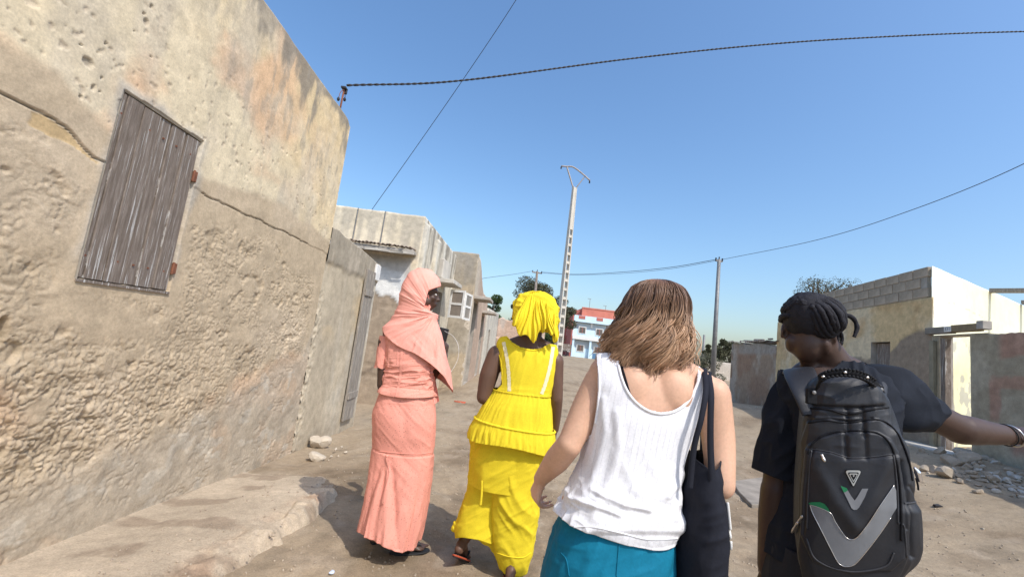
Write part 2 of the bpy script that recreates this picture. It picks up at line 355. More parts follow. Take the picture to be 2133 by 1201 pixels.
D += foot*(.010*fbm(Y*9, Z*9, 0, 5, 91)-.006*sstep(.25, 0, np.abs(vnoise(Y*22+big0, Z*26, 0, 191)))*sstep(-.2, .2, fbm(Y*4, Z*4, 0, 3, 192)))
# crack line
cl = sstep(.0055, .001, np.abs(Z-crack+.003))*(((Y < 2.2) | (Y > 2.9)) & (Y < 4.5)); D -= .012*cl; col = blend(col, (.22, .18, .14), .7*cl)
# small pocks in the upper coat
for (y_, z_, ry, rz_) in [(1.99, 2.54, .028, .028), (2.23, 3.06, .012, .02), (2.225, 2.955, .016, .024), (2.05, 2.69, .01, .014), (2.07, 2.51, .009, .012), (2.045, 2.44, .012, .02), (2.2, 2.99, .008, .01), (2.12, 3.05, .006, .012), (2.0, 2.36, .008, .012), (2.3, 2.8, .006, .006), (2.08, 2.44, .006, .008), (1.94, 2.6, .007, .007), (2.02, 2.62, .006, .01), (2.17, 2.86, .006, .006), (3.3, 2.7, .006, .008), (3.8, 2.9, .008, .01)]:
    q = np.hypot((Y-y_)/ry, (Z-z_)/rz_)+.35*fbm(Y*40, Z*40, 0, 2, 92); k = sstep(1.05, .6, q); D -= .012*k; col = blend(col, (.38, .32, .25), .75*k)
k = sstep(.42, .55, fbm(Y*26, Z*22, 0, 3, 93))*ochre*sstep(3.6, 2.6, Z); D -= .005*k; col = blend(col, (.42, .34, .26), .5*k)
cav = np.clip(-D/.03, 0, 1); col = col*(1-.16*cav)[..., None]                  # colour darkens with depth in pits and gouges
# shutter recess
inside = (Y > sh[0]-.008) & (Y < sh[1]+.004) & (Z > sh[2]) & (Z < sh[3]+.004)
D = np.where(inside, -.055, D)
col = col*(1+.10*fbm(Y*30, Z*30, 0, 3, 94))[..., None]
ni, nj = Y.shape
V = np.stack([WX+D, Y, Z], -1).reshape(-1, 3); Fc = gridfaces(ni, nj)[:, ::1]
# roof return and end face
def appendstrip(V, Fc, C, idx, off, cshift=.8):
    base = len(V); P = V[idx]+off; V = np.vstack([V, P]); C = np.vstack([C, C[idx]*cshift])
    f = [(idx[k], idx[k+1], base+k+1, base+k) for k in range(len(idx)-1)]; return V, np.vstack([Fc, np.array(f)]), C
C3 = col.reshape(-1, 3)
V, Fc, C3 = appendstrip(V, Fc, C3, np.arange(ni)*nj+nj-1, np.array([-.30, 0, .0]))
V, Fc, C3 = appendstrip(V, Fc, C3, (ni-1)*nj+np.arange(nj), np.array([-6., 0, 0]))
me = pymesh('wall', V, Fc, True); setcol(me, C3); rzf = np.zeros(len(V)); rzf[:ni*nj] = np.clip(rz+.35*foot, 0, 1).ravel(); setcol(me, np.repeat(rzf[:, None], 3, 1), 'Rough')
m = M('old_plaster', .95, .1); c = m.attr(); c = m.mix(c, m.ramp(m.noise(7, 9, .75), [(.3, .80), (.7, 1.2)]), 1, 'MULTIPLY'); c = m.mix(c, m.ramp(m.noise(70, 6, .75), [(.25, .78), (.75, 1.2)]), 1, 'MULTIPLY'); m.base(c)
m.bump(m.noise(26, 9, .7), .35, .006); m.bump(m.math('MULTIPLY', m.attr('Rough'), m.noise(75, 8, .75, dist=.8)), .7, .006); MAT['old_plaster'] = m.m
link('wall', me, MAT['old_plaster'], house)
_y = np.linspace(-1.6, .9, 60); _z = np.linspace(-.2, 3.865, 60); _Y, _Z = np.meshgrid(_y, _z, indexing='ij'); _c = np.where((_Z > 2.2)[..., None], [.66, .55, .39], [.51, .415, .295])
obj('wall_rear', np.stack([WX+.006*fbm(_Y*5, _Z*5, 0, 4, 5), _Y, _Z], -1).reshape(-1, 3), gridfaces(60, 60), MAT['plaster'], house, True, col=_c.reshape(-1, 3))
# roof slab behind the coping
MB().box((WX-3.3, 1.7, 3.6), (3.05, 3.3, .12)).obj('roof', MAT['concrete'], house)
# wooden shutter of separate boards
m = M('weathered_wood', .88, .15); vec = m.sc((1, 14, 1.1)); n = m.noise(5, 10, .75, vec)
c = m.ramp(n, [(.25, (.10, .078, .062)), (.5, (.205, .165, .135)), (.7, (.33, .28, .24))])
fl = m.ramp(m.noise(2.2, 10, .72, m.sc((1, 30, .8))), [(.56, 0.), (.60, 1.)])
lowp = m.N.new('ShaderNodeSeparateXYZ'); m.L(m.co, lowp.inputs[0])
zz = m.ramp(m.math('ADD', m.math('MULTIPLY', lowp.outputs[2], -1.4), 2.72), [(.0, .75), (.42, .8), (.55, 1.)]); fl = m.math('MULTIPLY', fl, zz)
c = m.mix(c, (.58, .56, .53), fl); m.base(c); m.bump(m.noise(6, 10, .8, m.sc((1, 22, 1.2))), .9, .006); MAT['oldwood'] = m.m
MAT['frame_wood'] = simple('frame_wood', (.36, .31, .24), .9, .25, 8, 40, .5, .004)
shutter = MB().box((WX-.046, 2.50, 2.0), (.006, .29, .52)).obj('shutter_back', MAT['oldwood'], house)
bd = [2.205, 2.235, 2.345, 2.47, 2.555, 2.675, 2.793]
for i in range(6):
    y0, y1 = bd[i]+.0035, bd[i+1]-.0035; z0 = 1.478+rng.uniform(0, .006); z1 = 2.52-rng.uniform(0, .006)
    b = MB().box((WX-.018+rng.uniform(-.007, .007), (y0+y1)/2, (z0+z1)/2), (.012, (y1-y0)/2, (z1-z0)/2)).obj('shutter_board', MAT['oldwood'], house, bevel=.003)
for c_, h_ in (((WX-.012, 2.199, 2.0), (.014, .007, .53)), ((WX-.012, 2.50, 2.528), (.014, .306, .007))): MB().box(c_, h_).obj('shutter_frame', MAT['frame_wood'], house, bevel=.002)
for i in range(6):
    for z in (2.40, 1.60): MB().box((WX-.004, (bd[i]+bd[i+1])/2, z), (.003, .005, .005)).obj('nail', MAT['rust'], house)
for z in (2.27, 1.63):
    mb = MB(); mb.box((WX+.004, 2.80, z), (.012, .012, .035)); mb.tube([(WX+.012, 2.785, z-.04), (WX+.012, 2.785, z+.04)], .008, 8); mb.obj('hinge', MAT['rust'], house, bevel=.002)
MB().box((WX-.012, 2.5, 1.466), (.022, .305, .008)).obj('sill', MAT['oldwood'], house)
# ------------------------------------------------------------------ low wall that carries on from the house
low = thing('low_yard_wall', 'lower stained yard wall joining the tall house, beside an old plank door', 'wall', (WX, 6, 0))
Y, Z = wallgrid(5.0, 7.0, lambda y: hleft(y)-.25, lambda y: np.interp(y, [5, 6.75, 7], [2.53, 2.43, 2.42])+.02*fbm(y*5, 0, 0, 4, 100), .012, 230)
dt = 2.5-Z
col = np.ones(Y.shape+(3,))*np.array([.46, .385, .28]); col = blend(col, (.54, .455, .33), sstep(0, .4, fbm(Y*2, Z*1.2, 0, 4, 101)))
col = blend(col, (.52, .40, .245), .7*sstep(.1, .4, fbm(Y*2.4, Z*1.8, 0, 4, 102))*sstep(1.0, 1.5, Z))
k = sstep(.44, .34, dt+.05*fbm(Y*5, Z*5, 0, 3, 103)); col = blend(col, (.33, .285, .22), .85*k)
k2 = k*sstep(0., .35, fbm(Y*9, Z*1.4, 0, 4, 104)); col = blend(col, (.47, .40, .31), .7*k2)
col = blend(col, (.52, .49, .42), .6*sstep(.1, .5, fbm(Y*3, Z*1.1, 0, 4, 105))*sstep(5.6, 6.1, Y)*(1-k))
col = blend(col, (.38, .315, .23), .6*sstep(.5, .1, Z+.2))
rg = sstep(5.25, 5.05, Y)*sstep(1.9, 1.6, Z); D = .02*k+.004*fbm(Y*6, Z*6, 0, 4, 106)+.018*rg*fbm(Y*22, Z*22, 0, 4, 107)
D -= .02*sstep(.02, 0, np.abs(Y-6.36+.02*fbm(Z*5, 0, 0, 3, 3))-.0)*0
ni, nj = Y.shape; V = np.stack([WX+D, Y, Z], -1).reshape(-1, 3); C3 = col.reshape(-1, 3); Fc = gridfaces(ni, nj)
V, Fc, C3 = appendstrip(V, Fc, C3, np.arange(ni)*nj+nj-1, np.array([-.25, 0, 0])); V, Fc, C3 = appendstrip(V, Fc, C3, (ni-1)*nj+np.arange(nj), np.array([-.25, 0, 0]))
me = pymesh('wall', V, Fc, True); setcol(me, C3); link('wall', me, MAT['plaster'], low)
MB().box((WX-.30, 6, 1), (.04, 1, 1.38)).obj('back_coat', MAT['concrete'], low)
m = M('grey_wood', .9, .15); c = m.ramp(m.noise(5, 10, .75, m.sc((9, 9, 1.))), [(.3, (.16, .135, .11)), (.55, (.31, .275, .235)), (.72, (.50, .47, .43))]); m.base(c); m.bump(m.noise(7, 8, .8, m.sc((12, 12, 1))), .8, .006); MAT['greywood'] = m.m
pd = thing('plank_door', 'weathered grey plank door standing ajar at the end of the low wall', 'door', (WX, 6.6, -.05))
for i in range(3):
    MB().box((WX+.035+.004*i, 6.36+.125*i+.06, 1.12), (.016, .058, 1.13)).obj('plank', MAT['greywood'], pd, bevel=.004)
for z in (.35, 1.9): MB().box((WX+.060, 6.56, z), (.012, .185, .05)).obj('cross_batten', MAT['greywood'], pd, bevel=.004)
MB().box((WX-.02, 6.86, 2.27), (.07, .11, .13)).obj('lintel', MAT['white_paint'], pd, bevel=.01)
# iron bracket on the roof corner
br = thing('cable_bracket', 'rusty iron cable bracket with insulators on the roof corner', 'bracket', (WX, 4.8, 3.85))
p0 = onx(707, 232, WX-.02); p1 = onx(717, 186, WX-.02); p0[2] -= .06
MB().tube([p0, p1], .011, 8).obj('post', MAT['rust'], br, smooth=True)
mb = MB(); mb.box(p1+np.array([0, 0, .01]), (.03, .035, .012)); mb.box(p1+np.array([0.01, .02, -.02]), (.02, .012, .03)); mb.obj('clamp', MAT['cable'], br, bevel=.004)
for s_, q in ((0, (705, 206)), (1, (718, 207))):
    e = onx(*q, WX-.02); c_ = spline([p1, (p1+e)/2+np.array([0, -.03 if s_ == 0 else .02, .0]), e], 10)
    a = MB().tube(c_, .004, 6).obj('insulator_arm', MAT['rust'], br, smooth=True)
    MB().tube([e+np.array([0, 0, .02]), e+np.array([0, 0, -.0]), e+np.array([0, 0, -.022])], [.008, .018, .012], 10).obj('insulator', MAT['cable'], br, smooth=True)
bracket_top = p1
# ------------------------------------------------------------------ generic textured wall face
def panel(name, O, ud, w, h, step, colf, parent, disp=None, thick=.25, holes=(), mat='plaster_far', topf=None, botf=None):
    """upright face: origin O (bottom left as seen from outside), horizontal unit ud, outward normal = ud x z"""
    O = np.asarray(O, float); ud = unit(ud); N = np.cross(ud, [0, 0, 1.])
    us = np.linspace(0, w, max(2, int(w/step)+1))
    ex = [e for hh in holes for e in hh[:2]]; us = np.unique(np.concatenate([us, ex])) if ex else us
    nv = max(2, int(h/step)+1); vs = np.linspace(0, h, nv); ev = [e for hh in holes for e in hh[2:4]]
    if ev: vs = np.unique(np.concatenate([vs, ev]))
    U, Vv = np.meshgrid(us, vs, indexing='ij'); Z = Vv.copy()
    if topf is not None: Z = Z*(1+(topf(U)-h)/h*sstep(.55*h, h, Vv)) if holes else Z*(topf(U)/h)
    col = colf(U, Z); D = disp(U, Z) if disp is not None else 0*U
    P = O + U[..., None]*ud + Z[..., None]*np.array([0, 0, 1.]) + D[..., None]*N
    nu, nv = U.shape; Fc = gridfaces(nu, nv); V = P.reshape(-1, 3); C = col.reshape(-1, 3)
    if holes:
        cu = (us[:-1]+us[1:])/2; cv = (vs[:-1]+vs[1:])/2; CU, CV = np.meshgrid(cu, cv, indexing='ij'); keep = np.ones(CU.shape, bool)
        for a, b, c_, d in [hh[:4] for hh in holes]: keep &= ~((CU > a) & (CU < b) & (CV > c_) & (CV < d))
        Fc = Fc[keep.ravel()]
    off = -N*thick
    for idx in (np.arange(nu)*nv+nv-1, np.arange(nu)[::-1]*nv, np.arange(nv)[::-1]+(nu-1)*nv, np.arange(nv)):
        V, Fc, C = appendstrip(V, Fc, C, idx, off, .9)
    me = pymesh(name, V, Fc, True); setcol(me, C); o = link(name, me, MAT[mat], parent)
    def P3(u, v, d=0.): return O+ud*u+np.array([0, 0, v])+N*d
    return o, P3, ud, N
def frame_R(ud, N): return np.stack([ud, N, [0, 0, 1.]], 1)
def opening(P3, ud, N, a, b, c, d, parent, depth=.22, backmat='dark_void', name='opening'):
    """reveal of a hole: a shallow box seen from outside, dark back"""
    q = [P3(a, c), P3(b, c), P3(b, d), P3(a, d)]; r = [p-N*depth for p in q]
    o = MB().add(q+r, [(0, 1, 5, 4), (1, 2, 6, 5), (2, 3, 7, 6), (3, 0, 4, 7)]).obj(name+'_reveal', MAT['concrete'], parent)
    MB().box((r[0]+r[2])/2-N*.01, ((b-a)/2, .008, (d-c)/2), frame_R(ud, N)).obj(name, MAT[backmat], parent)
def stains(U, Z, base, seed, top=3.9, dark=(.36, .33, .29), k1=.8, streak=9.):
    col = np.ones(U.shape+(3,))*np.asarray(base, float); col = blend(col, np.asarray(base)*1.15+.02, sstep(0, .4, fbm(U*1.1, Z*.9, 0, 5, seed)))
    k = sstep(.0, .4, fbm(U*streak, Z*1.1, 0, 5, seed+1)*.9+.55*sstep(1.4, .0, top-Z)-.25); col = blend(col, dark, k1*k)
    return col*(1+.12*fbm(U*14, Z*14, 0, 3, seed+2))[..., None]
# ---- middle house (cream parapet + broken tile canopy), faces the camera at y=9
mid = thing('middle_house', 'pale stained house with cream parapet and broken tile canopy behind the low wall', 'house', (-2.07, 9, -.2))
def cmid(U, Z):
    x = U-5.5
    col = stains(U, Z, (.66, .57, .42), 120, 4.1, (.40, .36, .30), .55)
    under = (Z < 3.24)
    tear = .10*fbm(U*4, Z*4, 0, 4, 121)
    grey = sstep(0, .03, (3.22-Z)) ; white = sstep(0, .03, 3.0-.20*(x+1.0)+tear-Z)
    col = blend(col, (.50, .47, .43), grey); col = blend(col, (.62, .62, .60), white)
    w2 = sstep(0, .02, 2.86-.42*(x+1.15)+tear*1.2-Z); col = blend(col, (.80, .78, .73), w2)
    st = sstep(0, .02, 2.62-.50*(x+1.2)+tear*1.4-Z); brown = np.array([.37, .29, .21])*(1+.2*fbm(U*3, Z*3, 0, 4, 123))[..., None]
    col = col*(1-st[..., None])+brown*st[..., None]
    wedge = sstep(0, .02, x-.02-.25*(3.2-Z)+.9+.0)*sstep(.02, 0, x-(.55))*0
    e = sstep(0, .02, x+.16+.03*fbm(Z*5, 0, 0, 3, 124))*sstep(3.2, 3.15, Z)*sstep(2.2, 2.3, Z); col = blend(col, (.70, .60, .45), e)
    return col
def dmid(U, Z):
    x = U-5.5; tear = .10*fbm(U*4, Z*4, 0, 4, 121); st = sstep(0, .02, 2.62-.50*(x+1.2)+tear*1.4-Z)
    row = np.floor(Z/.21); a = np.abs((Z/.21) % 1-.5); b = np.abs(((U/.42)+.5*(row % 2)) % 1-.5)
    j = np.maximum(sstep(.42, .48, a), sstep(.46, .49, b)); return -st*(.022+.02*j*sstep(-.2, .3, fbm(U*2, Z*2, 0, 3, 126)))+.006*fbm(U*5, Z*5, 0, 4, 125)
O = (-2.07-5.5, 9.0, -.25)
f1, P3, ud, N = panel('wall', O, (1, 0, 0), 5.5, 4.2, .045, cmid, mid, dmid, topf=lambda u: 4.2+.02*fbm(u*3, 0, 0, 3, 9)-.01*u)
def cside(U, Z):
    col = stains(U, Z, (.60, .54, .43), 130, 4.1, (.27, .245, .205), .9, 4.5); k = sstep(.1, .4, fbm(U*7, Z*.8, 0, 4, 131)); col = blend(col, (.68, .64, .55), .8*k)
    k = sstep(1.3, .6, Z+.4*fbm(U*2, Z*2, 0, 4, 132)); return blend(col, (.40, .32, .23), .6*k)
C1 = np.array([-2.07, 9.0, -.25]); C2 = np.array([-1.74, 12.4, -.25]); sd = unit(C2-C1); L1 = np.linalg.norm(C2-C1)
panel('side_wall', C1, sd, L1, 4.15, .04, cside, mid, lambda U, Z: .008*fbm(U*4, Z*4, 0, 4, 133), holes=((1.55, 2.35, .75, 2.75),), topf=lambda u: 4.15-.05*u)
_, P3, ud, N = panel('side_pilaster', C1+np.cross(sd, [0, 0, 1.])*.07+sd*.02, sd, .45, 4.0, .05, cside, mid, thick=.08)
_o, P3s, uds, Ns = panel('side_pilaster', C1+np.cross(sd, [0, 0, 1.])*.07+sd*1.02, sd, .36, 3.9, .05, cside, mid, thick=.08)
def PS(u, v, d=0.): return C1+sd*u+np.array([0, 0, v])+Ns*d
opening(PS, sd, Ns, 1.55, 2.35, .75, 2.75, mid, .3, name='window')
# canopy: hood slab with tiles on its edge
mb = MB(); mb.box((-3.35, 8.82, 3.03), (1.22, .17, .035)); mb.obj('canopy_slab', MAT['concrete'], mid, bevel=.01)
tl = None
for i in range(30):
    x = -4.55+i*.081; z = 3.115-.0*i
    if tl is None:
        n = 7; V = []; 
        for yy in (-.20, .17):
            for k in range(n): a = math.pi*k/(n-1); V.append((.038*math.cos(a), yy, .032*math.sin(a)))
            for k in range(n): a = math.pi*(1-k/(n-1)); V.append((.028*math.cos(a), yy, .020*math.sin(a)))
        m_ = 2*n; Fc = [(k, (k+1) % m_, m_+(k+1) % m_, m_+k) for k in range(m_)]+[tuple(range(m_))[::-1], tuple(range(m_, 2*m_))]
        MAT['tile'] = simple('clay_tile', (.30, .24, .19), .9, .35, 15, 60, .4, .004)
        tl = obj('roof_tile', np.array(V), Fc, MAT['tile'], mid); base_off = tl.location.copy(); c_ = tl
    else: c_ = copyobj(tl, mid)
    c_.location = base_off+Vector((x, 8.80+rng.uniform(-.03, .03), z+rng.uniform(-.006, .006))); c_.rotation_euler = (0.12, rng.uniform(-.12, .12), rng.uniform(-.05, .05))
mb = MB()
for k in range(9): mb.box((-4.3+k*.26, 8.64+rng.uniform(-.01, .02), 2.98+rng.uniform(-.012, .01)), (.10+rng.uniform(0, .05), .015, .02), None, .006)
tag(mb.obj('broken_edge', MAT['concrete_pale'], mid), kind=None)
for x in (-3.55, -2.95): MB().tube([(x, 8.985, 3.15), (x+.01, 8.985, 3.9)], .012, 6).obj('rain_pipe', MAT['metal_grey'], mid)
# white casement leaves opened out of the side window, hood and posts
def casement(c0, c1, z0, z1, cols, name='casement'):
    c0 = np.array(c0, float); c1 = np.array(c1, float); d = unit(c1-c0); w = np.linalg.norm(c1-c0); n = np.cross(d, [0, 0, 1.]); R = frame_R(d, n); g = None
    m_ = MB(); t = .028
    for u in (t, w-t): m_.box(c0+d*u+[0, 0, (z0+z1)/2], (t, .02, (z1-z0)/2), R)
    for z in (z0+t, (z0+z1)/2, z1-t): m_.box(c0+d*w/2+[0, 0, z], (w/2-2*t, .018, t), R)
    for k in range(1, cols): m_.box(c0+d*(w*k/cols)+[0, 0, (z0+z1)/2], (t*.7, .021, (z1-z0)/2-2*t-.002), R)
    f_ = m_.obj(name, MAT['white_paint'], mid)
    gz = [(z0+2*t, (z0+z1)/2-t), ((z0+z1)/2+t, z1-2*t)]
    for a, b in gz:
        MB().box(c0+d*w/2+[0, 0, (a+b)/2], (w/2-2*t, .004, (b-a)/2), R).obj('pane', MAT['dusty_glass'], f_)
MAT['dusty_glass'] = simple('dusty_glass', (.24, .20, .165), .35, .3, 3, spec=.5)
A = at(932, 660, 11.0); B = at(962, 667, 10.85); T = at(941, 603, 11.0)
casement((A[0], A[1], 0), (B[0], B[1], 0), A[2], T[2], 1)
B2 = at(972, 672, 11.1); casement((B[0]+.012, B[1]+.01, 0), (B2[0]+.02, B2[1]+.35, 0), B[2]+.03, T[2]-.04, 1)
hd = MB(); hd.box(PS(1.95, 2.98, .24), (.50, .24, .05), frame_R(sd, Ns)); hd.obj('window_hood', MAT['concrete_pale'], mid, bevel=.01)
hd = MB(); hd.box(PS(1.95, 3.30, .07), (.40, .07, .25), frame_R(sd, Ns)); hd.obj('hood_box', MAT['concrete_pale'], mid, bevel=.02)
for u in (1.6, 1.95, 2.3): MB().box(PS(u, 1.2, -.06), (.045, .05, .44), frame_R(sd, Ns)).obj('window_post', MAT['white_paint'], mid, bevel=.006)
MB().box(PS(1.95, .68, .06), (.46, .08, .045), frame_R(sd, Ns)).obj('window_sill', MAT['concrete_pale'], mid, bevel=.01)
MB().box((-4.8, 11, 3.7), (2.5, 1.9, .1)).obj('roof', MAT['concrete'], mid)
# ---- grey brown house further on
g = thing('grey_brown_house', 'grey brown cement house with hooded doors past the white casement window', 'house', (-1.1, 12.4, -.2))
def cgrey(U, Z):
    col = stains(U, Z, (.33, .285, .22), 140, 4.2, (.30, .27, .23), .5); k = sstep(0, .3, fbm(U*1.6, Z*1.3, 0, 5, 141)+.5*sstep(2.3, .6, Z)-.2); return blend(col, (.46, .36, .24), .75*k)
panel('wall', (-1.95, 12.42, -.25), (1, 0, 0), .85, 4.15, .04, cgrey, g, lambda U, Z: .014*fbm(U*4, Z*4, 0, 4, 142), topf=lambda u: 4.15+.015*fbm(u*6, 0, 0, 3, 9))
C3_ = np.array([-1.10, 12.42, -.25]); C4 = np.array([-.92, 17.5, -.2]); gd = unit(C4-C3_); L2 = np.linalg.norm(C4-C3_)
def cpink(U, Z): return stains(U, Z, (.44, .33, .25), 150, 3.9, (.42, .36, .30), .6, 4.)
_, PG, gu, gN = panel('side_wall', C3_, gd, L2, 4.1, .06, lambda U, Z: blend(cpink(U, Z), (.50, .43, .34), sstep(1.2, .6, U)), g, lambda U, Z: .01*fbm(U*3, Z*3, 0, 4, 151), holes=((.35, 1.35, .25, 2.75), (3.3, 4.2, .25, 2.5)), topf=lambda u: 4.1-.28*sstep(.3, 3, u)*3)
for (a, b, h_) in ((.35, 1.35, 2.75), (3.3, 4.2, 2.5)):
    opening(PG, gu, gN, a, b, .25, h_, g, .3, name='doorway'); MB().box(PG((a+b)/2, h_+.12, .24), ((b-a)/2+.15, .25, .045), frame_R(gu, gN)).obj('door_hood', MAT['concrete'], g, bevel=.01)
    MB().box(PG(a+.25, .25+(h_-.25)/2, -.12), (.22, .02, (h_-.3)/2), frame_R(gu, gN)).obj('door_leaf', MAT['greywood'], g, bevel=.004)
MB().box((-3.2, 15, 3.4), (2.0, 2.4, .1)).obj('roof', MAT['concrete'], g)
# ---- two more fronts down the street
g2 = thing('low_grey_house', 'small grey house beyond the pink door, its top stepping down', 'house', (-.8, 17.6, -.1))
panel('wall', (-1.6, 17.55, -.2), (1, 0, 0), .75, 2.9, .06, lambda U, Z: stains(U, Z, (.50, .47, .41), 160, 2.9, (.36, .33, .3), .6), g2)
C5 = np.array([-.85, 17.55, -.2]); C6 = np.array([-.55, 24., 0]); dd = unit(C6-C5)
_, PQ, qu, qN = panel('side_wall', C5, dd, 6.4, 2.9, .1, lambda U, Z: stains(U, Z, (.53, .49, .41), 161, 2.9, (.36, .33, .3), .7, 3), g2, holes=((1.2, 2.1, .1, 2.0),))
opening(PQ, qu, qN, 1.2, 2.1, .1, 2.0, g2, .3, name='doorway'); MB().box((-2.8, 20.5, 2.55), (1.8, 2.8, .08)).obj('roof', MAT['concrete'], g2)
g3 = thing('salmon_house', 'far salmon pink crumbling wall with a small dark window at the street end', 'house', (-.5, 27, 0))
P_ = at(1033, 700, 27.); Q_ = at(1085, 700, 27.)
w_ = Q_[0]-P_[0]+1.5
_, PQ, qu, qN = panel('wall', (P_[0], 27, -.1), (1, 0, 0), w_, 3.0, .1, lambda U, Z: stains(U, Z, (.52, .36, .26), 170, 3.0, (.50, .43, .36), .7, 3), g3, lambda U, Z: .03*fbm(U*2, Z*2, 0, 3, 171), holes=((.95, 1.2, 1.0, 1.7),), topf=lambda u: 3.0+.14*fbm(u*3, 0, 0, 3, 12)-.12*u)
opening(PQ, qu, qN, .95, 1.2, 1.0, 1.7, g3, .3, name='window'); MB().box((P_[0]+w_/2, 30, 1.2), (w_/2, 2.7, 1.2)).obj('body_block', MAT['concrete'], g3)
# ------------------------------------------------------------------ right: shaded house, yard wall, lit courtyard face
a12 = math.radians(12); RD = np.array([math.sin(a12), math.cos(a12), 0]); RN = np.array([-RD[1], RD[0], 0])
RC = np.array([7.954, 7.885, 0])                                  # the near corner of the house
rh = thing('block_topped_house', 'ochre house with bare block courses on top and a sunlit cream courtyard face', 'house', (RC[0], RC[1], .45))
def cr(U, Z):       # u runs from far end (0) to the near corner (7)
    s = 7.0-U; z = Z+.2
    col = np.ones(U.shape+(3,))*np.array([.66, .49, .27]); col = blend(col, (.70, .57, .38), sstep(0, .4, fbm(U*1.2, Z*1.2, 0, 5, 180)))
    col = blend(col, (.56, .37, .19), .7*sstep(0, .35, fbm(U*1.7, Z*1.7, 0, 4, 181)))
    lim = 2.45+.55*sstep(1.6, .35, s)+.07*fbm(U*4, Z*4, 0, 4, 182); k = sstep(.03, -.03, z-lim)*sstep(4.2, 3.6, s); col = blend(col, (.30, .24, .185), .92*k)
    col = blend(col, (.30, .22, .15), .5*sstep(0, .4, fbm(U*2, Z*2, 0, 4, 183))*sstep(1.9, 1.0, z)); return col*(1+.12*fbm(U*10, Z*10, 0, 3, 184))[..., None]
O = RC+RD*7.0; O[2] = -.2
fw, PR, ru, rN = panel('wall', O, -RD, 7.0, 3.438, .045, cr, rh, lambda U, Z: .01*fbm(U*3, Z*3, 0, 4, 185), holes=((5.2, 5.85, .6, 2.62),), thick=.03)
opening(PR, ru, rN, 5.2, 5.85, .6, 2.62, rh, .25, name='side_door')
MB().box(PR(5.52, 1.6, -.12), (.30, .02, 1.0), frame_R(ru, rN)).obj('door_leaf', MAT['oldwood'], rh, bevel=.004)
# three courses of concrete block
blk = None; bl, bh = .405, .2027
for r_ in range(3):
    s = .07 + (.2 if r_ == 1 else 0)
    while s < 6.9-(.9 if r_ == 2 else .25 if r_ == 1 else 0)-(1.2 if r_ == 2 else 0)+.6:
        c_ = RC+RD*(s+bl/2)+RN*(-.035); c_[2] = 3.24+bh*(r_+.5)
        if s+bl > 7.0: break
        if blk is None:
            blk = MB().box((0, 0, 0), (bl/2-.0085, .05, bh/2-.0085), None, .0015).obj('concrete_block', MAT['block'], rh, bevel=.006); boff = blk.location.copy(); o = blk
        else: o = copyobj(blk, rh)
        o.location = boff+Vector(c_)+Vector((rng.uniform(-.006, .006), 0, rng.uniform(-.003, .003))); o.rotation_euler = (rng.uniform(-.01, .01), 0, math.pi/2-a12+rng.uniform(-.012, .012)); s += bl
if True:
    c_ = RC+RD*3.45-RN*.04; mb = MB(); mb.box((c_[0], c_[1], 3.24+.27), (3.33, .034, .27), frame_R(RD, RN)); mb.obj('mortar_core', MAT['concrete'], rh)
# sunlit cream face
BD = unit(np.array([3.42, 1.71, 0])); m = M('cream_limewash', .9, .15); c = m.attr(); m.base(m.mix(c, m.ramp(m.noise(3, 8, .7), [(.3, .9), (.7, 1.06)]), 1, 'MULTIPLY')); m.bump(m.noise(5, 8, .65), .35, .03); MAT['limewash'] = m.m
def cb(U, Z):
    col = np.ones(U.shape+(3,))*np.array([.86, .83, .60]); col = blend(col, (.88, .88, .76), sstep(-.1, .3, fbm(U*.9, Z*.9, 0, 4, 190)))
    k = sstep(2.6, 1.6, Z); col = blend(col, (.78, .72, .40), .75*k)
    k = sstep(.17, .24, fbm(U*5, Z*5, 0, 4, 191)*1.0+.0)*sstep(2.7, 2.0, Z); col = blend(col, (.42, .40, .34), .8*k)
    q = sstep(.006, .0, np.abs(Z-(3.1+.10*fbm(U*1.4, 0, 0, 3, 192)-.07*U))-.004)*sstep(.2, .5, U)*sstep(3.2, 2.4, U); col = blend(col, (.50, .47, .36), .7*q)
    return col
O = RC+BD*.01; O = np.array([O[0], O[1], .2])
_, PB, bu, bN = panel('courtyard_wall', O, BD, 6.5, 3.64, .03, cb, rh, lambda U, Z: .02*fbm(U*.8, Z*.8, 0, 3, 193)+.003*fbm(U*6, Z*6, 0, 4, 194), mat='limewash', thick=.01)
MB().add([RC+[.15, .35, 3.6], RC+BD*6.3+[-.1, .3, 3.6], RC+BD*6.3+RD*7+[-.1, 0, 3.6], RC+RD*6.9+[.15, 0, 3.6]], [(0, 1, 2, 3)]).obj('roof', MAT['concrete'], rh)
for (qa, qb, qc) in (((2062, 608), (2110, 600), (2038, 672)), ((2128, 632), (2160, 626), (2110, 690))):
    # wooden rain spout sticking out of the cream wall towards the viewer
    d = ray(*qa); P0 = np.array([RC[0], RC[1], 0.]); t = ((P0-CAM)@bN)/(d@bN); a_ = CAM+d*t
    e_ = a_+bN*.75+np.array([.05, 0, -.03])
    dirv = unit(e_-a_); R = np.stack([dirv, unit(np.cross([0, 0, 1.], dirv)), np.cross(dirv, unit(np.cross([0, 0, 1.], dirv)))], 1)
    mb = MB(); c_ = (a_+e_)/2; L_ = np.linalg.norm(e_-a_)/2
    mb.box(c_, (L_, .05, .012), R); mb.box(c_+R@np.array([0, .055, .03]), (L_, .012, .045), R); mb.box(c_+R@np.array([0, -.055, .03]), (L_, .012, .045), R)
    tag(mb.obj('rain_spout', MAT['greywood'], rh, bevel=.004), 'left rain spout' if qa[0] < 2100 else 'right rain spout')
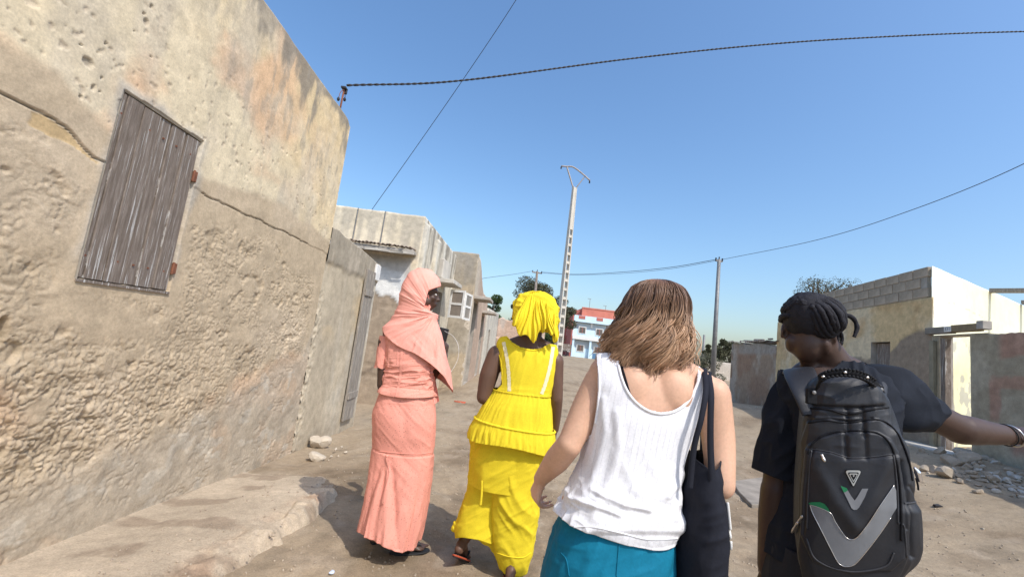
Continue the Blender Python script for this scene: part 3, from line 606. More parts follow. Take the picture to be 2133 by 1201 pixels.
# ---- yard wall with doorway, running on from the corner towards the viewer
yw = thing('yard_wall_with_doorway', 'shaded grey and red yard wall with an open doorway and number plate', 'wall', (RC[0], RC[1]-.6, .45))
def PW(s, z, d=0.):  # s metres from the corner towards the viewer
    p = RC-RD*s+RN*d; return np.array([p[0], p[1], z])
def cw(U, Z):
    z = Z+.1
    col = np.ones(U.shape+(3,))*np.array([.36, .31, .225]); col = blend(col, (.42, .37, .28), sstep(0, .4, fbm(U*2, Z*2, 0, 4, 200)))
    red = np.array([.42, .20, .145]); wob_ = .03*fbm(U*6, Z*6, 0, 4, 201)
    k = np.maximum.reduce([sstep(0, .03, z-2.28+.12*fbm(U*2, 0, 0, 3, 202)+wob_)*sstep(1.3, 1.45, U), sstep(.05, .03, np.abs(z-1.95+wob_+.04*(U-1))-.05)*sstep(1.15, 1.3, U)*.85,
        sstep(.05, .03, np.abs(U-1.27+wob_)-.05)*sstep(1.25, 1.4, z)*sstep(2.0, 1.9, z)*.9, sstep(.03, -.0, z-1.2-.1*fbm(U*3, 0, 0, 3, 203))*sstep(.8, 1.0, z+.1*fbm(U*5, Z*5, 0, 3, 204))*sstep(1.45, 1.6, U)])
    return blend(col, red, .6*k)*(1+.15*fbm(U*9, Z*9, 0, 3, 205))[..., None]
MAT['ochre_beam2'] = simple('door_post_plaster', (.27, .24, .17), .9, .25, 5, 40, .4, .005)
s_dl, s_dr = .20, .84
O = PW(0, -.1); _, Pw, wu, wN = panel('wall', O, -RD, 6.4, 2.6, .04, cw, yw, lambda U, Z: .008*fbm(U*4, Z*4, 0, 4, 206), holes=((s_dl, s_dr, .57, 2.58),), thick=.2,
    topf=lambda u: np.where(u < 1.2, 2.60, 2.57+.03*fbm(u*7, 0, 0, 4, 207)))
q = [PW(s_dl, .47), PW(s_dr, .47), PW(s_dr, 2.48), PW(s_dl, 2.48)]; r_ = [p-RN*.2 for p in q]
MB().add(q+r_, [(0, 1, 5, 4), (1, 2, 6, 5), (2, 3, 7, 6), (3, 0, 4, 7)]).obj('door_reveal', MAT['concrete'], yw)
MB().box(PW(s_dl+.045, 1.45, -.06), (.045, .05, .985), frame_R(RD, RN)).obj('door_jamb', MAT['oldwood'], yw, bevel=.006)
MB().box(PW(s_dl-.12, 1.4, .035), (.05, .03, 1.0), frame_R(RD, RN)).obj('door_post', MAT['ochre_beam2'], yw, bevel=.006)
MAT['ochre_beam'] = simple('ochre_beam', (.27, .205, .12), .9, .25, 5, 40, .4, .005); MAT['beam_grey'] = simple('beam_grey', (.21, .19, .16), .9, .25, 5, 40, .4, .005)
MB().box(PW(.22, 2.58, .012), (.30, .05, .062), frame_R(RD, RN)).obj('lintel_beam', MAT['beam_grey'], yw, bevel=.01)
MB().box(PW(.80, 2.595, .014), (.275, .05, .062), frame_R(RD, RN)).obj('lintel_beam', MAT['ochre_beam'], yw, bevel=.01)
MB().box(PW(1.15, 2.62, .03), (.06, .07, .07), frame_R(RD, RN)).obj('lintel_end', MAT['concrete'], yw, bevel=.01)
MB().box(PW(.47, 2.59, .068), (.075, .004, .048), frame_R(RD, RN)).obj('number_plate', MAT['white_paint'], yw)
def text3(s, size, mat, parent, origin, xd, yd, name='lettering', ext=.001):
    cu = bpy.data.curves.new('t', 'FONT'); cu.body = s; cu.size = size; cu.extrude = ext; cu.align_x = 'CENTER'; cu.align_y = 'CENTER'
    o = bpy.data.objects.new('t', cu); COL.objects.link(o); dg = bpy.context.evaluated_depsgraph_get(); me = bpy.data.meshes.new_from_object(o.evaluated_get(dg)); bpy.data.objects.remove(o)
    n = len(me.vertices); co = np.zeros(n*3); me.vertices.foreach_get('co', co); co = co.reshape(-1, 3); zd = np.cross(xd, yd)
    me.vertices.foreach_set('co', (np.asarray(origin)+co[:, :1]*xd+co[:, 1:2]*yd+co[:, 2:]*zd).ravel()); me.update(); me.materials.clear()
    return link(name, me, mat, parent)
text3('331', .085, MAT['metal_grey'], yw, PW(.47, 2.59, .0735), -RD, np.array([0, 0, 1.]), 'number')
MB().box(PW(.35, .44, .22), (.75, .26, .06), frame_R(RD, RN), .01).obj('door_step', MAT['concrete_pale'], yw, bevel=.015)
# ---- shed with ragged sheet roof
shd = thing('mud_shed', 'low brown shed with ragged corrugated sheets on its roof', 'shed', (9.4, 15, .2))
def csd(U, Z):
    col = np.ones(U.shape+(3,))*np.array([.37, .27, .19]); col = blend(col, (.44, .36, .28), sstep(0, .3, fbm(U*1.5, Z*1.5, 0, 4, 210))); col = blend(col, (.33, .21, .14), .8*sstep(-.1, .3, fbm(U*1, Z*1, 0, 4, 211)+.3*sstep(2, .8, Z)-.1))
    col = blend(col, (.37, .34, .30), .7*sstep(2.3, 2.45, Z)*sstep(.6, 1.2, U)); col = blend(col, (.48, .42, .35), .6*sstep(1.0, .6, U)); return col*(1+.14*fbm(U*8, Z*8, 0, 3, 212))[..., None]
SA = RC+RD*12.0; SA[2] = -.25; fs, PSd, su, sN = panel('wall', SA, -RD, 5.0, 2.9, .05, csd, shd, lambda U, Z: .02*fbm(U*2, Z*2, 0, 4, 213), topf=lambda u: 2.86-.03*u+.06*fbm(u*2, 0, 0, 3, 214))
panel('front_wall', SA+np.array([2.5, -.5, 0])*0+RD*.0-RN*3, unit(RN), 3.0, 2.8, .1, csd, shd)
MAT['tin'] = simple('old_tin', (.36, .33, .30), .7, .35, 3, 20, .3, .004, metal=.2)
for i in range(7):
    u = np.linspace(-.45, .45, 25); v = np.linspace(-.5, .5, 3); U, Vv = np.meshgrid(u, v, indexing='ij'); W_ = .018*np.cos(U*2*math.pi/.09)
    c_ = PSd(.4+.72*i, 2.90-.03*.7*i+rng.uniform(-.02, .05), -.32); P = c_ + U[..., None]*su*1.0 + Vv[..., None]*sN*rng.uniform(.8, 1.1) + (W_+.08*rng.uniform(-1, 1)*U+.06*rng.uniform(-1, 1)*Vv)[..., None]*np.array([0, 0, 1.])
    obj('roof_sheet', P.reshape(-1, 3), gridfaces(25, 3), MAT['tin'], shd)
for i in range(4):
    MB().box(PSd(.7+1.1*i, 2.95, -.15), (.3, .03, .02), rotz(rng.uniform(-.5, .5))@frame_R(su, sN), .01).obj('roof_batten', MAT['greywood'], shd)
# ------------------------------------------------------------------ blue and red block far away
BY = 92.
bb = thing('blue_building', 'pale blue two storey building with terracotta top floor across the open ground', 'building', (17, BY, 0))
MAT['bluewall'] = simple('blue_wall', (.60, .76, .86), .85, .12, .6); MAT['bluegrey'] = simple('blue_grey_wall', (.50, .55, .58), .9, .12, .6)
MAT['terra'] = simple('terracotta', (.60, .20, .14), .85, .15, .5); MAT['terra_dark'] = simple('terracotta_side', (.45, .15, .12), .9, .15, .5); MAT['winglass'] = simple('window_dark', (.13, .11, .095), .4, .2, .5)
def Z_(px, py, Y=BY): return at(px, py, Y)[2]
xl = at(1192, 700, BY)[0]; xr = xl+15.5; z1 = Z_(1190, 708); zt = Z_(1197, 655); zr = Z_(1240, 641)
ybk = BY+11
def bx(mb, x0, x1, y0, y1, z0, z1): return mb.box(((x0+x1)/2, (y0+y1)/2, (z0+z1)/2), (abs(x1-x0)/2, abs(y1-y0)/2, abs(z1-z0)/2))
s = zt/8.8
G1 = 3.9*s; F2 = 4.3*s; PAR = 7.45*s
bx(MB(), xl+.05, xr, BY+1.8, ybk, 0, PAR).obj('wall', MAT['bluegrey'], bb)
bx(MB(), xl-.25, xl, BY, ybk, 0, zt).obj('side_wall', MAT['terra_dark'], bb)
bx(MB(), xl+.02, xr, BY+.0, BY+1.8, F2, F2+.25).obj('floor_slab', MAT['bluewall'], bb)
bx(MB(), xl+.02, xr, BY-.15, BY+.1, G1-.2, F2).obj('cornice', MAT['white_paint'], bb)
bx(MB(), xl+.02, xr, BY+.4, BY+.6, F2+.0, F2+1.65*s).obj('balcony_front', MAT['bluewall'], bb)
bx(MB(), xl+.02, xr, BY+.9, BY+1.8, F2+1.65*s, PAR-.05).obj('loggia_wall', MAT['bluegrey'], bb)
bx(MB(), xl+.02, xr, BY-.05, BY+.2, PAR, zt).obj('parapet', MAT['bluewall'], bb)
bx(MB(), xl+.02, xr, BY+.2, BY+1.8, PAR, PAR+.2).obj('terrace_slab', MAT['bluewall'], bb)
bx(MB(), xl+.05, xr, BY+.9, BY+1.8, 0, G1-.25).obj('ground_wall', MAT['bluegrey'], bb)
bx(MB(), xl+.05, xr, BY+.75, BY+.9, 0, 1.9*s).obj('dado', MAT['bluewall'], bb)
for k in range(5):
    x = xl+.35+k*3.75; bx(MB(), x-.22, x+.22, BY+.05, BY+.6, 0, G1-.22).obj('column', MAT['bluewall'], bb)
    if k: bx(MB(), x-.2, x+.2, BY+.62, BY+.9, PAR-1.0, PAR-.02).obj('bracket', MAT['white_paint'], bb)
wm = None
for k in range(4):
    for (zc, y_) in ((1.95*s, BY+.74), (5.75*s, BY+.38)):
        x = xl+2.1+k*3.75
        f = bx(MB(), x-.85, x+.85, y_-.10, y_-.0, zc-.78, zc+.78); f = f.obj('window', MAT['white_paint'], bb)
        bx(MB(), x-.66, x+.66, y_-.14, y_-.10, zc-.62, zc+.62).obj('pane', MAT['winglass'], f)
        mb = MB(); bx(mb, x-.04, x+.04, y_-.17, y_-.14, zc-.62, zc+.62); mb.obj('mullion', MAT['terra_dark'], f)
    x = xl+1.7+k*3.9
    bx(MB(), x-.7, x+.7, BY-.1, BY-.05, PAR+.65, zt-.05).obj('parapet_opening', MAT['terra_dark'], bb)
bx(MB(), xl+4.9, xl+5.9, BY+.70, BY+.75, .05, 2.35).obj('door', simple('blue_door', (.10, .20, .33), .6, .1, 1), bb)
bx(MB(), xl+2.2, xr, BY+3.6, ybk, PAR, zr).obj('top_floor', MAT['terra'], bb)
bx(MB(), xl+.9, xl+2.2, BY+4.5, ybk, PAR, zr-.5).obj('stair_tower', MAT['terra_dark'], bb)
bx(MB(), xl+2.1, xr+.1, BY+3.5, BY+3.7, zr, zr+.25).obj('coping', MAT['terra'], bb)
for x, h_ in ((xl+4.2, 2.6), (xl+8.0, 1.4)):
    mb = MB(); mb.tube([(x, BY+6, zr), (x, BY+6, zr+h_)], .05, 5); mb.tube([(x-.6, BY+6, zr+h_), (x+.2, BY+6, zr+h_)], .05, 5); mb.obj('antenna', MAT['metal_grey'], bb)
rb = thing('red_building', 'narrow dark red building with a white rooftop dish left of the blue one', 'building', (14, 99, 0))
x0 = at(1176, 700, 99)[0]; x1 = at(1189, 700, 99)[0]; zt2 = Z_(1182, 669, 99)
bx(MB(), x0, x1+2, 99, 107, 0, zt2).obj('wall', MAT['terra_dark'], rb)
bx(MB(), x0+.4, x0+1.0, 98.9, 99, zt2-3.2, zt2-1.8).obj('window', MAT['white_paint'], rb); bx(MB(), x0+1.0, x0+1.7, 98.9, 99, zt2-3.3, zt2-1.7).obj('window', MAT['winglass'], rb)
bm = bmesh.new(); bmesh.ops.create_uvsphere(bm, u_segments=12, v_segments=6, radius=.7); me_ = bpy.data.meshes.new('dish'); bm.to_mesh(me_); bm.free(); o = link('water_tank', me_, MAT['white_paint'], rb); o.location += Vector((x0+1.4, 100, zt2+.3)); o.scale = (1, 1, .8)
# people / carts in front, dark clutter: a parked cart
def cart(x, y, k, lab):
    t = thing('donkey_cart', lab, 'cart', (x, y, 0)); mb = MB(); bx(mb, x-1.2, x+1.2, y-.6, y+.6, .9, 1.1); mb.obj('bed', MAT['oldwood'], t)
    for sx in (-.9, .9): MB().box((x+sx*1.2, y-.6, 1.6), (.04, .04, .5)).obj('stake', MAT['oldwood'], t)
    bx(MB(), x-1.1, x+1.1, y-.62, y-.58, 1.1, 1.9+k).obj('side_board', MAT['oldwood'], t)
    for sy in (-.65, .65):
        P = [(x+.55*math.cos(a), y+sy, .55+.55*math.sin(a)) for a in np.linspace(0, 2*math.pi, 17)]; MB().tube(P, .06, 5, False).obj('wheel', MAT['cable'], t)
p_ = at(1176, 735, 84); cart(p_[0], 84, .5, 'dark wooden cart standing left of the blue building')
# ------------------------------------------------------------------ far right wall and far ground-level things
fwl = thing('far_boundary_wall', 'pale patchy boundary wall in the distance behind the steel pole', 'wall', (24, 50, 0))
A = at(1436, 745, 52); B = at(1560, 748, 52); zt3 = A[2]
panel('wall', (A[0], 52, -.2), (1, 0, 0), B[0]-A[0], zt3+.2-.0, .12, lambda U, Z: blend(stains(U, Z, (.50, .44, .37), 220, 3, (.36, .31, .26), .6, 2), (.62, .56, .49), .5*sstep(0, .3, fbm(U*.8, Z*.9, 0, 3, 221))), fwl, topf=lambda u: zt3+.2+.05*fbm(u, 0, 0, 3, 222))
for k in range(3): MB().box((A[0]+3+k*3.1, 51.9, zt3/2), (.12, .12, zt3/2+.03)).obj('pier', MAT['concrete_pale'], fwl)
# ------------------------------------------------------------------ poles
def boxR(a, b, w0, w1, mb): # tapered square post
    a = np.array(a); b = np.array(b); q = lambda c, w: [c+[-w, -w, 0], c+[w, -w, 0], c+[w, w, 0], c+[-w, w, 0]]; return mb.hexa(q(a, w0), q(b, w1))
cpY = 26.8; cb_ = at(1161, 735, cpY)[0]; ct_ = at(1197, 390, cpY); cb0 = np.array([ct_[0], cpY, -.3])
cb0[0] = ct_[0]-.0; HP = ct_[2]
MAT['pole_concrete'] = simple('pole_concrete', (.56, .52, .45), .85, .15, 1.5, 25, .3, .01)
cp = thing('concrete_ladder_pole', 'tall pale concrete power pole with ladder openings and curved steel top', 'utility pole', (cb0[0], cpY, 0))
# slight lean read from the photograph
base = at(1163, 722, cpY); dirp = unit(ct_-base); base = ct_-dirp*(ct_[2]+.3)/dirp[2]
def PP(t, dx=0., dy=0.): return base+(ct_-base)*t+np.array([dx, dy, 0])
yawp = math.radians(35); ux = np.array([math.cos(yawp), math.sin(yawp), 0]); uy = np.array([-ux[1], ux[0], 0])
def wd(t): return .26-.115*t
for sg in (-1, 1):
    mb = MB(); q = lambda t: [PP(t)+ux*(sg*wd(t)*.82+a*.18*wd(t)*1.0)+uy*b*wd(t)*.62 for a, b in ((-1, -1), (1, -1), (1, 1), (-1, 1))]
    mb.hexa(q(0), q(1)); mb.obj('flange', MAT['pole_concrete'], cp)
k = 0; t = .02
while t < .76:
    mb = MB(); w_ = wd(t)*.64; mb.box(PP(t), (w_, wd(t)*.5, .085), np.stack([ux, uy, [0, 0, 1.]], 1)); mb.obj('rung', MAT['pole_concrete'], cp); t += .58/(HP+.3)
mb = MB(); q = lambda t: [PP(t)+ux*a*wd(t)*.64+uy*b*wd(t)*.5 for a, b in ((-1, -1), (1, -1), (1, 1), (-1, 1))]; mb.hexa(q(.765), q(.998)); mb.obj('solid_top', MAT['pole_concrete'], cp)
Lp, Rp = at(1169, 346, cpY), at(1229, 376, cpY-.1); arc = spline([Lp, at(1183, 347, cpY), at(1194, 348, cpY), at(1211, 360, cpY), Rp], 14)
MAT['polesteel'] = simple('pole_steel', (.36, .32, .29), .6, .2, 4, metal=.2)
MB().tube(arc, .05, 6).obj('curved_crossarm', MAT['polesteel'], cp, smooth=True)
MB().tube([at(1194, 392, cpY), at(1181, 348, cpY)], .05, 6).obj('brace', MAT['polesteel'], cp); MB().tube([at(1201, 390, cpY), at(1217, 369, cpY)], .04, 6).obj('brace', MAT['polesteel'], cp)
for q in ((1169, 349), (1228, 379)): MB().tube([at(*q, cpY)+[0, 0, .06], at(*q, cpY)-[0, 0, .08]], .05, 6).obj('insulator', MAT['cable'], cp)
def pole(name, lab, cat, top, Y, w0, w1, mat, arm=None, base_px=None, rnd=True):
    T = at(*top, Y); zb = float(hgt(T[0], Y))-.1
    if base_px: b = at(*base_px, Y); d = unit(T-b); B_ = T-d*(T[2]-zb)/d[2]
    else: B_ = np.array([T[0], Y, zb])
    t = thing(name, lab, cat, (B_[0], B_[1], zb)); MB().tube([B_, T], [w0, w1], 10 if rnd else 4).obj('pole_shaft', mat, t, smooth=rnd)
    if arm:
        MB().box(T-[0, 0, arm[1]], (arm[0], .05, .05), rotz(.15)).obj('crossarm', mat, t)
        for s_ in (-1, 1): MB().tube([T+[s_*arm[0]*.9, 0, -arm[1]], T+[s_*arm[0]*.9, 0, -arm[1]+.18]], .045, 6).obj('insulator', MAT['cable'], t)
        MB().tube([T+[0, 0, -.02], T+[0, 0, .16]], .035, 6).obj('top_pin', MAT['cable'], t)
    return T
wT = pole('wooden_utility_pole', 'dark wooden utility pole with a crossarm in front of the big tree', 'utility pole', (1119, 565), 37.6, .15, .11, MAT['oldwood'], (.45, .12), (1112, 640))
sT = pole('steel_wire_pole', 'slim grey steel wire pole right of the brown haired woman', 'utility pole', (1498, 540), 25.5, .155, .10, MAT['metal_grey'], (.22, .1), (1485, 776))
pole('distant_wire_pole', 'tiny distant pole above the far right trees', 'utility pole', (1467, 697), 120, .35, .28, MAT['metal_grey'])
# ------------------------------------------------------------------ wires
def sag(a, b, s, n=24): t = np.linspace(0, 1, n)[:, None]; p = np.asarray(a)*(1-t)+np.asarray(b)*t; p[:, 2] -= (4*s*t*(1-t))[:, 0]; return p
def wire(lab, pts, r): V, Fc = tubegeo(pts, r, 6, True); return tag(obj('overhead_wire', V, Fc, MAT['cable'], smooth=True), lab, 'wire')
def fitpx(ps, Ys, n=60): # smooth space curve through photographed points at true depths
    return spline([at(x, y, Y) for (x, y), Y in zip(ps, Ys)], n)
cpts = fitpx([(722, 178), (960, 168), (1300, 124), (1560, 96), (1800, 79), (2133, 66), (2600, 62)], [4.86, 5.5, 6.3, 6.7, 6.9, 7.0, 7.0], 560)
tv = thing('twisted_service_cable', 'thick black twisted cable running right from the roof bracket', 'wire', cpts[0])
Tn = np.gradient(cpts, axis=0); Tn /= np.linalg.norm(Tn, axis=1)[:, None]; Bn = np.cross(Tn, [0, 0, 1.]); Bn /= np.linalg.norm(Bn, axis=1)[:, None]; Nn = np.cross(Bn, Tn)
ln = np.concatenate([[0], np.cumsum(np.linalg.norm(np.diff(cpts, axis=0), axis=1))])
for ph in (0, math.pi):
    p = cpts+.0075*(np.cos(ln*2*math.pi/.17+ph)[:, None]*Bn+np.sin(ln*2*math.pi/.17+ph)[:, None]*Nn); V, Fc = tubegeo(p, .0078, 6); obj('strand', V, Fc, MAT['cable'], tv, True)
wire('thin black wire slanting up from the cream parapet', fitpx([(775, 436), (870, 302), (972, 155), (1075, 0), (1150, -130)], [8.95, 8.6, 8.0, 7.4, 7.0], 40), .006)
e_ = at(2133, 341, 12.0)
wire('wire rising from the steel pole to the right edge', spline([sT+[.15, 0, 0], at(1700, 500, 19), at(1900, 437, 15), e_, at(2400, 190, 9.5)], 50), .012)
wire('sagging wire between the wooden pole and the steel pole', spline([wT+[.4, 0, -.02], at(1200, 571, 35.5), at(1300, 566, 32), at(1400, 556, 28.6), sT-[.15, 0, 0.02]], 40), .018)
wire('second sagging wire just under the one between the poles', spline([wT+[.4, 0, -.1], at(1200, 572.5, 35.5), at(1300, 569, 32), at(1400, 559, 28.6), sT-[.15, 0, 0.1]], 40), .012)
wire('wire running left from the wooden pole behind the houses', spline([wT-[.4, 0, .02], at(1070, 571, 34), at(1010, 579, 30), at(960, 590, 27)], 20), .014)
# ------------------------------------------------------------------ trees
def leafmat(name, c1, c2):
    m = M(name, .8, .2); c = m.mix(c1, c2, m.ramp(m.noise(.55, 3), [(.35, 0.), (.65, 1.)])); m.base(m.mix(c, m.ramp(m.noise(9, 2), [(.3, .7), (.7, 1.3)]), 1, 'MULTIPLY')); return m.m
MAT['leaf_olive'] = leafmat('leaf_olive', (.060, .066, .036), (.105, .10, .058)); MAT['leaf_green'] = leafmat('leaf_green', (.04, .07, .022), (.075, .115, .04)); MAT['leaf_dry'] = leafmat('leaf_dry', (.09, .095, .06), (.14, .135, .09)); MAT['bark'] = simple('bark', (.13, .10, .075), .95, .3, 4, 20, .7, .02)
def tree(name, lab, x, y, h, cw, mat, nleaf, leaf, seed, crown0=.3, group=None, flat=1., cat='tree', nb=9, den=1.):
    r = np.random.default_rng(seed); z0 = float(hgt(x, y))-.05; t = thing(name, lab, cat, (x, y, z0), group)
    mb = MB(); tops = []; tr = max(.02, h*.028)
    mb.tube(spline([(x, y, z0), (x+r.normal(0, .02*h), y, z0+h*.3), (x+r.normal(0, .04*h), y, z0+h*.62)], 7), np.linspace(tr, tr*.55, 7), 8)
    cl = []
    for i in range(nb):
        a = r.uniform(0, 6.28); el = r.uniform(0, 1); rad = cw*.5*r.uniform(.45, .98)*(1-.55*el*el*flat); zz = z0+h*(crown0+(.97-crown0)*el)
        p = np.array([x+rad*math.cos(a), y+rad*math.sin(a), zz]); cl.append((p, cw*r.uniform(.13, .24)))
        st = np.array([x, y, z0+h*min(.6, crown0*.9+.25*el)]); mb.tube(spline([st, (st+p)/2+r.normal(0, .04*h, 3), p], 6), np.linspace(tr*.45, tr*.1, 6), 5)
    cl.append((np.array([x, y, z0+h*.86]), cw*.2)); cl.append((np.array([x, y, z0+h*.6]), cw*.26))
    mb.obj('trunk', MAT['bark'], t, smooth=True)
    P = []; 
    w = np.array([c[1]**2 for c in cl]); w /= w.sum(); idx = r.choice(len(cl), nleaf, p=w)
    d = r.normal(0, 1, (nleaf, 3)); d /= np.linalg.norm(d, axis=1)[:, None]; rr = r.uniform(.35, 1.05, nleaf)**.6
    cen = np.array([c[0] for c in cl])[idx]; cr_ = np.array([c[1] for c in cl])[idx]; pos = cen+d*(rr*cr_)[:, None]*np.array([1, 1, .72])
    pos[:, 2] = np.minimum(pos[:, 2], z0+h*1.02); A_ = r.normal(0, 1, (nleaf, 3)); A_ /= np.linalg.norm(A_, axis=1)[:, None]; B_ = np.cross(A_, r.normal(0, 1, (nleaf, 3))); B_ /= np.linalg.norm(B_, axis=1)[:, None]
    sz = (leaf*r.uniform(.6, 1.4, nleaf))[:, None]; V = np.stack([pos-A_*sz, pos+B_*sz*.45, pos+A_*sz, pos-B_*sz*.45], 1).reshape(-1, 3)
    Fc = np.arange(nleaf*4).reshape(-1, 4); obj('crown', V, Fc, mat, t)
bt = at(1112, 640, 62); tree('broad_tree', 'big dark olive tree behind the wooden pole and yellow headscarf', bt[0]+.3, 62, at(1112, 580, 62)[2], 8.6, MAT['leaf_olive'], 26000, .115, 3, .2, nb=26)
bt = at(1150, 640, 64); tree('broad_tree', 'thinner olive tree showing right of the concrete pole', bt[0]+1.2, 64, at(1165, 608, 64)[2], 6., MAT['leaf_olive'], 8000, .12, 5, .25, nb=9)
bt = at(1085, 640, 60); tree('broad_tree', 'small olive tree at the left foot of the big tree', bt[0], 60, at(1075, 612, 60)[2], 3.8, MAT['leaf_olive'], 6000, .11, 6, .2, nb=8)
bt = at(1034, 640, 38); tree('round_tree', 'small round green tree above the far left roofs', bt[0], 38, at(1033, 608, 38)[2], 2.3, MAT['leaf_green'], 4200, .075, 8, .45, nb=8)
bt = at(1137, 705, 40); tree('green_shrub', 'bright green shrub seen between headscarf and ladder pole', at(1137, 700, 40)[0], 40, at(1137, 688, 40)[2], 1.6, MAT['leaf_green'], 2200, .075, 9, .1, cat='shrub')
for k, (px, h_, w_, lab) in enumerate([(1476, 712, 3.2, 'leftmost small tree of the far right row'), (1500, 716, 6., 'dark tree just right of the steel pole in the far row'), (1512, 706, 3.6, 'pointed tree rising highest in the far right row'), (1535, 711, 6.2, 'broad tree in the far row near the shed'), (1560, 713, 6., 'rightmost tree of the far row partly behind the shed')]):
    p = at(px, 720, 105); tree('far_tree', lab, p[0], 105+k, at(px, h_, 105)[2], w_, MAT['leaf_olive'], 1500, .3, 20+k, .1, 'trees beyond the far boundary wall')
p = at(1470, 750, 49); tree('dusty_bush', 'grey green dusty bush in front of the far boundary wall', p[0], 49, at(1470, 733, 49)[2], 3.2, MAT['leaf_dry'], 2500, .1, 31, .05, cat='bush')
p = at(1452, 760, 47); tree('dusty_bush', 'lower dusty bush beside the brown hair, left of the steel pole', p[0], 47, at(1450, 752, 47)[2], 2.4, MAT['leaf_dry'], 1500, .1, 32, .05, cat='bush')
p = at(1727, 600, 19); tree('acacia_tree', 'bare spiky acacia crown showing above the block topped house', p[0], 19, at(1727, 573, 19)[2], 2.3, MAT['leaf_dry'], 3000, .036, 33, .80, flat=.2, nb=26)
# ------------------------------------------------------------------ stones, rubble, litter
def stonegeo(r, seed, flat=.7, n=2):
    rr = np.random.default_rng(seed); bm = bmesh.new(); bmesh.ops.create_icosphere(bm, subdivisions=n, radius=1.)
    V = np.array([v.co[:] for v in bm.verts]); Fc = [tuple(v.index for v in f.verts) for f in bm.faces]; bm.free()
    N = rr.normal(0, 1, (9, 3)); N /= np.linalg.norm(N, axis=1)[:, None]
    for k in range(9):
        d = V@N[k]; c = rr.uniform(.45, .8); V = V-np.maximum(0, d-c)[:, None]*N[k]
    V = V*(1+.08*fbm(V[:, 0]*2+seed, V[:, 1]*2, V[:, 2]*2, 3, seed))[:, None]
    return V*r*np.array([1, rr.uniform(.6, .95), flat]), Fc
def stone(name, lab, x, y, r, seed, mat='stone', flat=.7, z=None, group=None, cat='stone', rot=None):
    V, Fc = stonegeo(r, seed, flat); me = pymesh(name, V, Fc); o = link(name, me, MAT[mat])
    o.location = (x, y, (float(hgt(x, y)) if z is None else z)+r*flat*.42); o.rotation_euler = rot or (rng.uniform(-.3, .3), rng.uniform(-.3, .3), rng.uniform(0, 6)); return tag(o, lab, cat, group)
MAT['limestone'] = simple('limestone', (.48, .41, .32), .95, .2, 6, 30, .7, .01)
def lz(x, y): return float(hleft(y)*sstep(-1.2, -2.2, x)+.01)
q = gnd(658, 950, -.06); stone('stone', 'largest pale flat stone at the foot of the big wall corner', q[0], q[1], .13, 1, 'limestone', .5, -.09, rot=(0, .1, .2))
q = gnd(675, 922, -.09); stone('stone', 'blocky pale stone leaning behind the largest one at the wall corner', q[0]+.0, q[1]-.03, .10, 2, 'limestone', .85, -.1)
q = gnd(655, 922, -.09); stone('stone', 'pale stone squeezed between the wall corner and the other two', q[0]+.02, q[1]-.02, .11, 3, 'limestone', .7, -.1)
for k, (a, b, r_) in enumerate([(700, 935, .03), (712, 930, .022), (690, 949, .02), (705, 948, .018), (720, 940, .026)]):
    q = gnd(a, b, -.06); stone('pebble', 'small pale pebble right of the stones at the wall corner', q[0], q[1], r_, 10+k, 'limestone', .7, -.07, 'pebbles at the wall corner', 'pebble')
# rubble heap by the doorway
rub = [(2030, 958, .13), (2005, 966, .11), (2062, 958, .12), (2018, 978, .12), (1985, 975, .12), (1958, 958, .08), (1972, 985, .10), (2050, 975, .08), (1945, 975, .07), (2080, 965, .05), (1920, 950, .05), (1928, 972, .06), (2038, 988, .05)]
for k, (a, b, r_) in enumerate(rub):
    q = gnd(a, b, .40); labs = ['large grey block on top of the rubble beside the doorway', 'rounded rubble stone just below the doorway wall', 'slanting slab stone at the right of the big rubble stones', 'biggest faceted stone in the middle of the big rubble stones', 'broad pale stone at the left front of the big rubble stones', 'stone at the left end of the rubble near the door step', 'low wide stone at the front left of the rubble', 'pale stone right of the middle rubble block']
    stone('rubble_stone', labs[k] if k < 8 else 'small loose stone around the big rubble stones', q[0], q[1], r_*1.3, 30+k, 'stone_dark', .8, group=None if k < 8 else 'small loose rubble stones', cat='stone')
r2 = np.random.default_rng(5)
for k in range(95):
    t = r2.uniform(0, 1); a = 1995+150*t+r2.normal(0, 12); b = 992+48*t+r2.normal(0, 9)+4; q = gnd(a, b, .28)
    stone('rubble_stone', 'small broken stone in the long rubble spill under the reddish wall', q[0], q[1], r2.uniform(.03, .075), 100+k % 25, 'stone' if k % 3 else 'concrete_pale', r2.uniform(.45, .8), group='broken stones spilled below the reddish wall', cat='stone')
# loose stones on the street
for k, (a, b, r_, lab) in enumerate([(1934, 1022, .03, 'single pale stone on the sunlit dirt right of the backpack'), (2070, 1055, .03, 'pale stone at the edge of the shade lower right'), (2048, 1062, .02, 'small stone lower right beside a shadow edge'), (2047, 1113, .022, 'lone whitish pebble near the bottom right'), (1600, 880, .05, 'stone in the shade behind the man in black, near the shed'), (1575, 872, .05, 'broken stone in the shade left of the backpack man')]):
    q = gnd(a, b, .1 if a > 1900 else .15); stone('loose_stone', lab, q[0], q[1], r_, 140+k, 'limestone', .7)
q = gnd(1953, 1075, .08); MB().box((q[0], q[1], float(hgt(q[0], q[1]))+.015), (.06, .02, .008), rotz(.4)@rotx(.3), .006).obj('t', MAT['cable']); o = COL.objects[-1]; o.name = 'dark_scrap'; tag(o, 'dark scrap of rubber on the dirt right of the backpack', 'litter')
q = gnd(958, 838, 0.); o = MB().box((q[0], q[1], float(hgt(q[0], q[1]))+.02), (.13, .02, .008), rotz(-.15), .006).obj('plastic_strip', simple('red_plastic', (.55, .13, .07), .5, .1)); tag(o, 'thin red plastic strip lying on the street', 'litter')
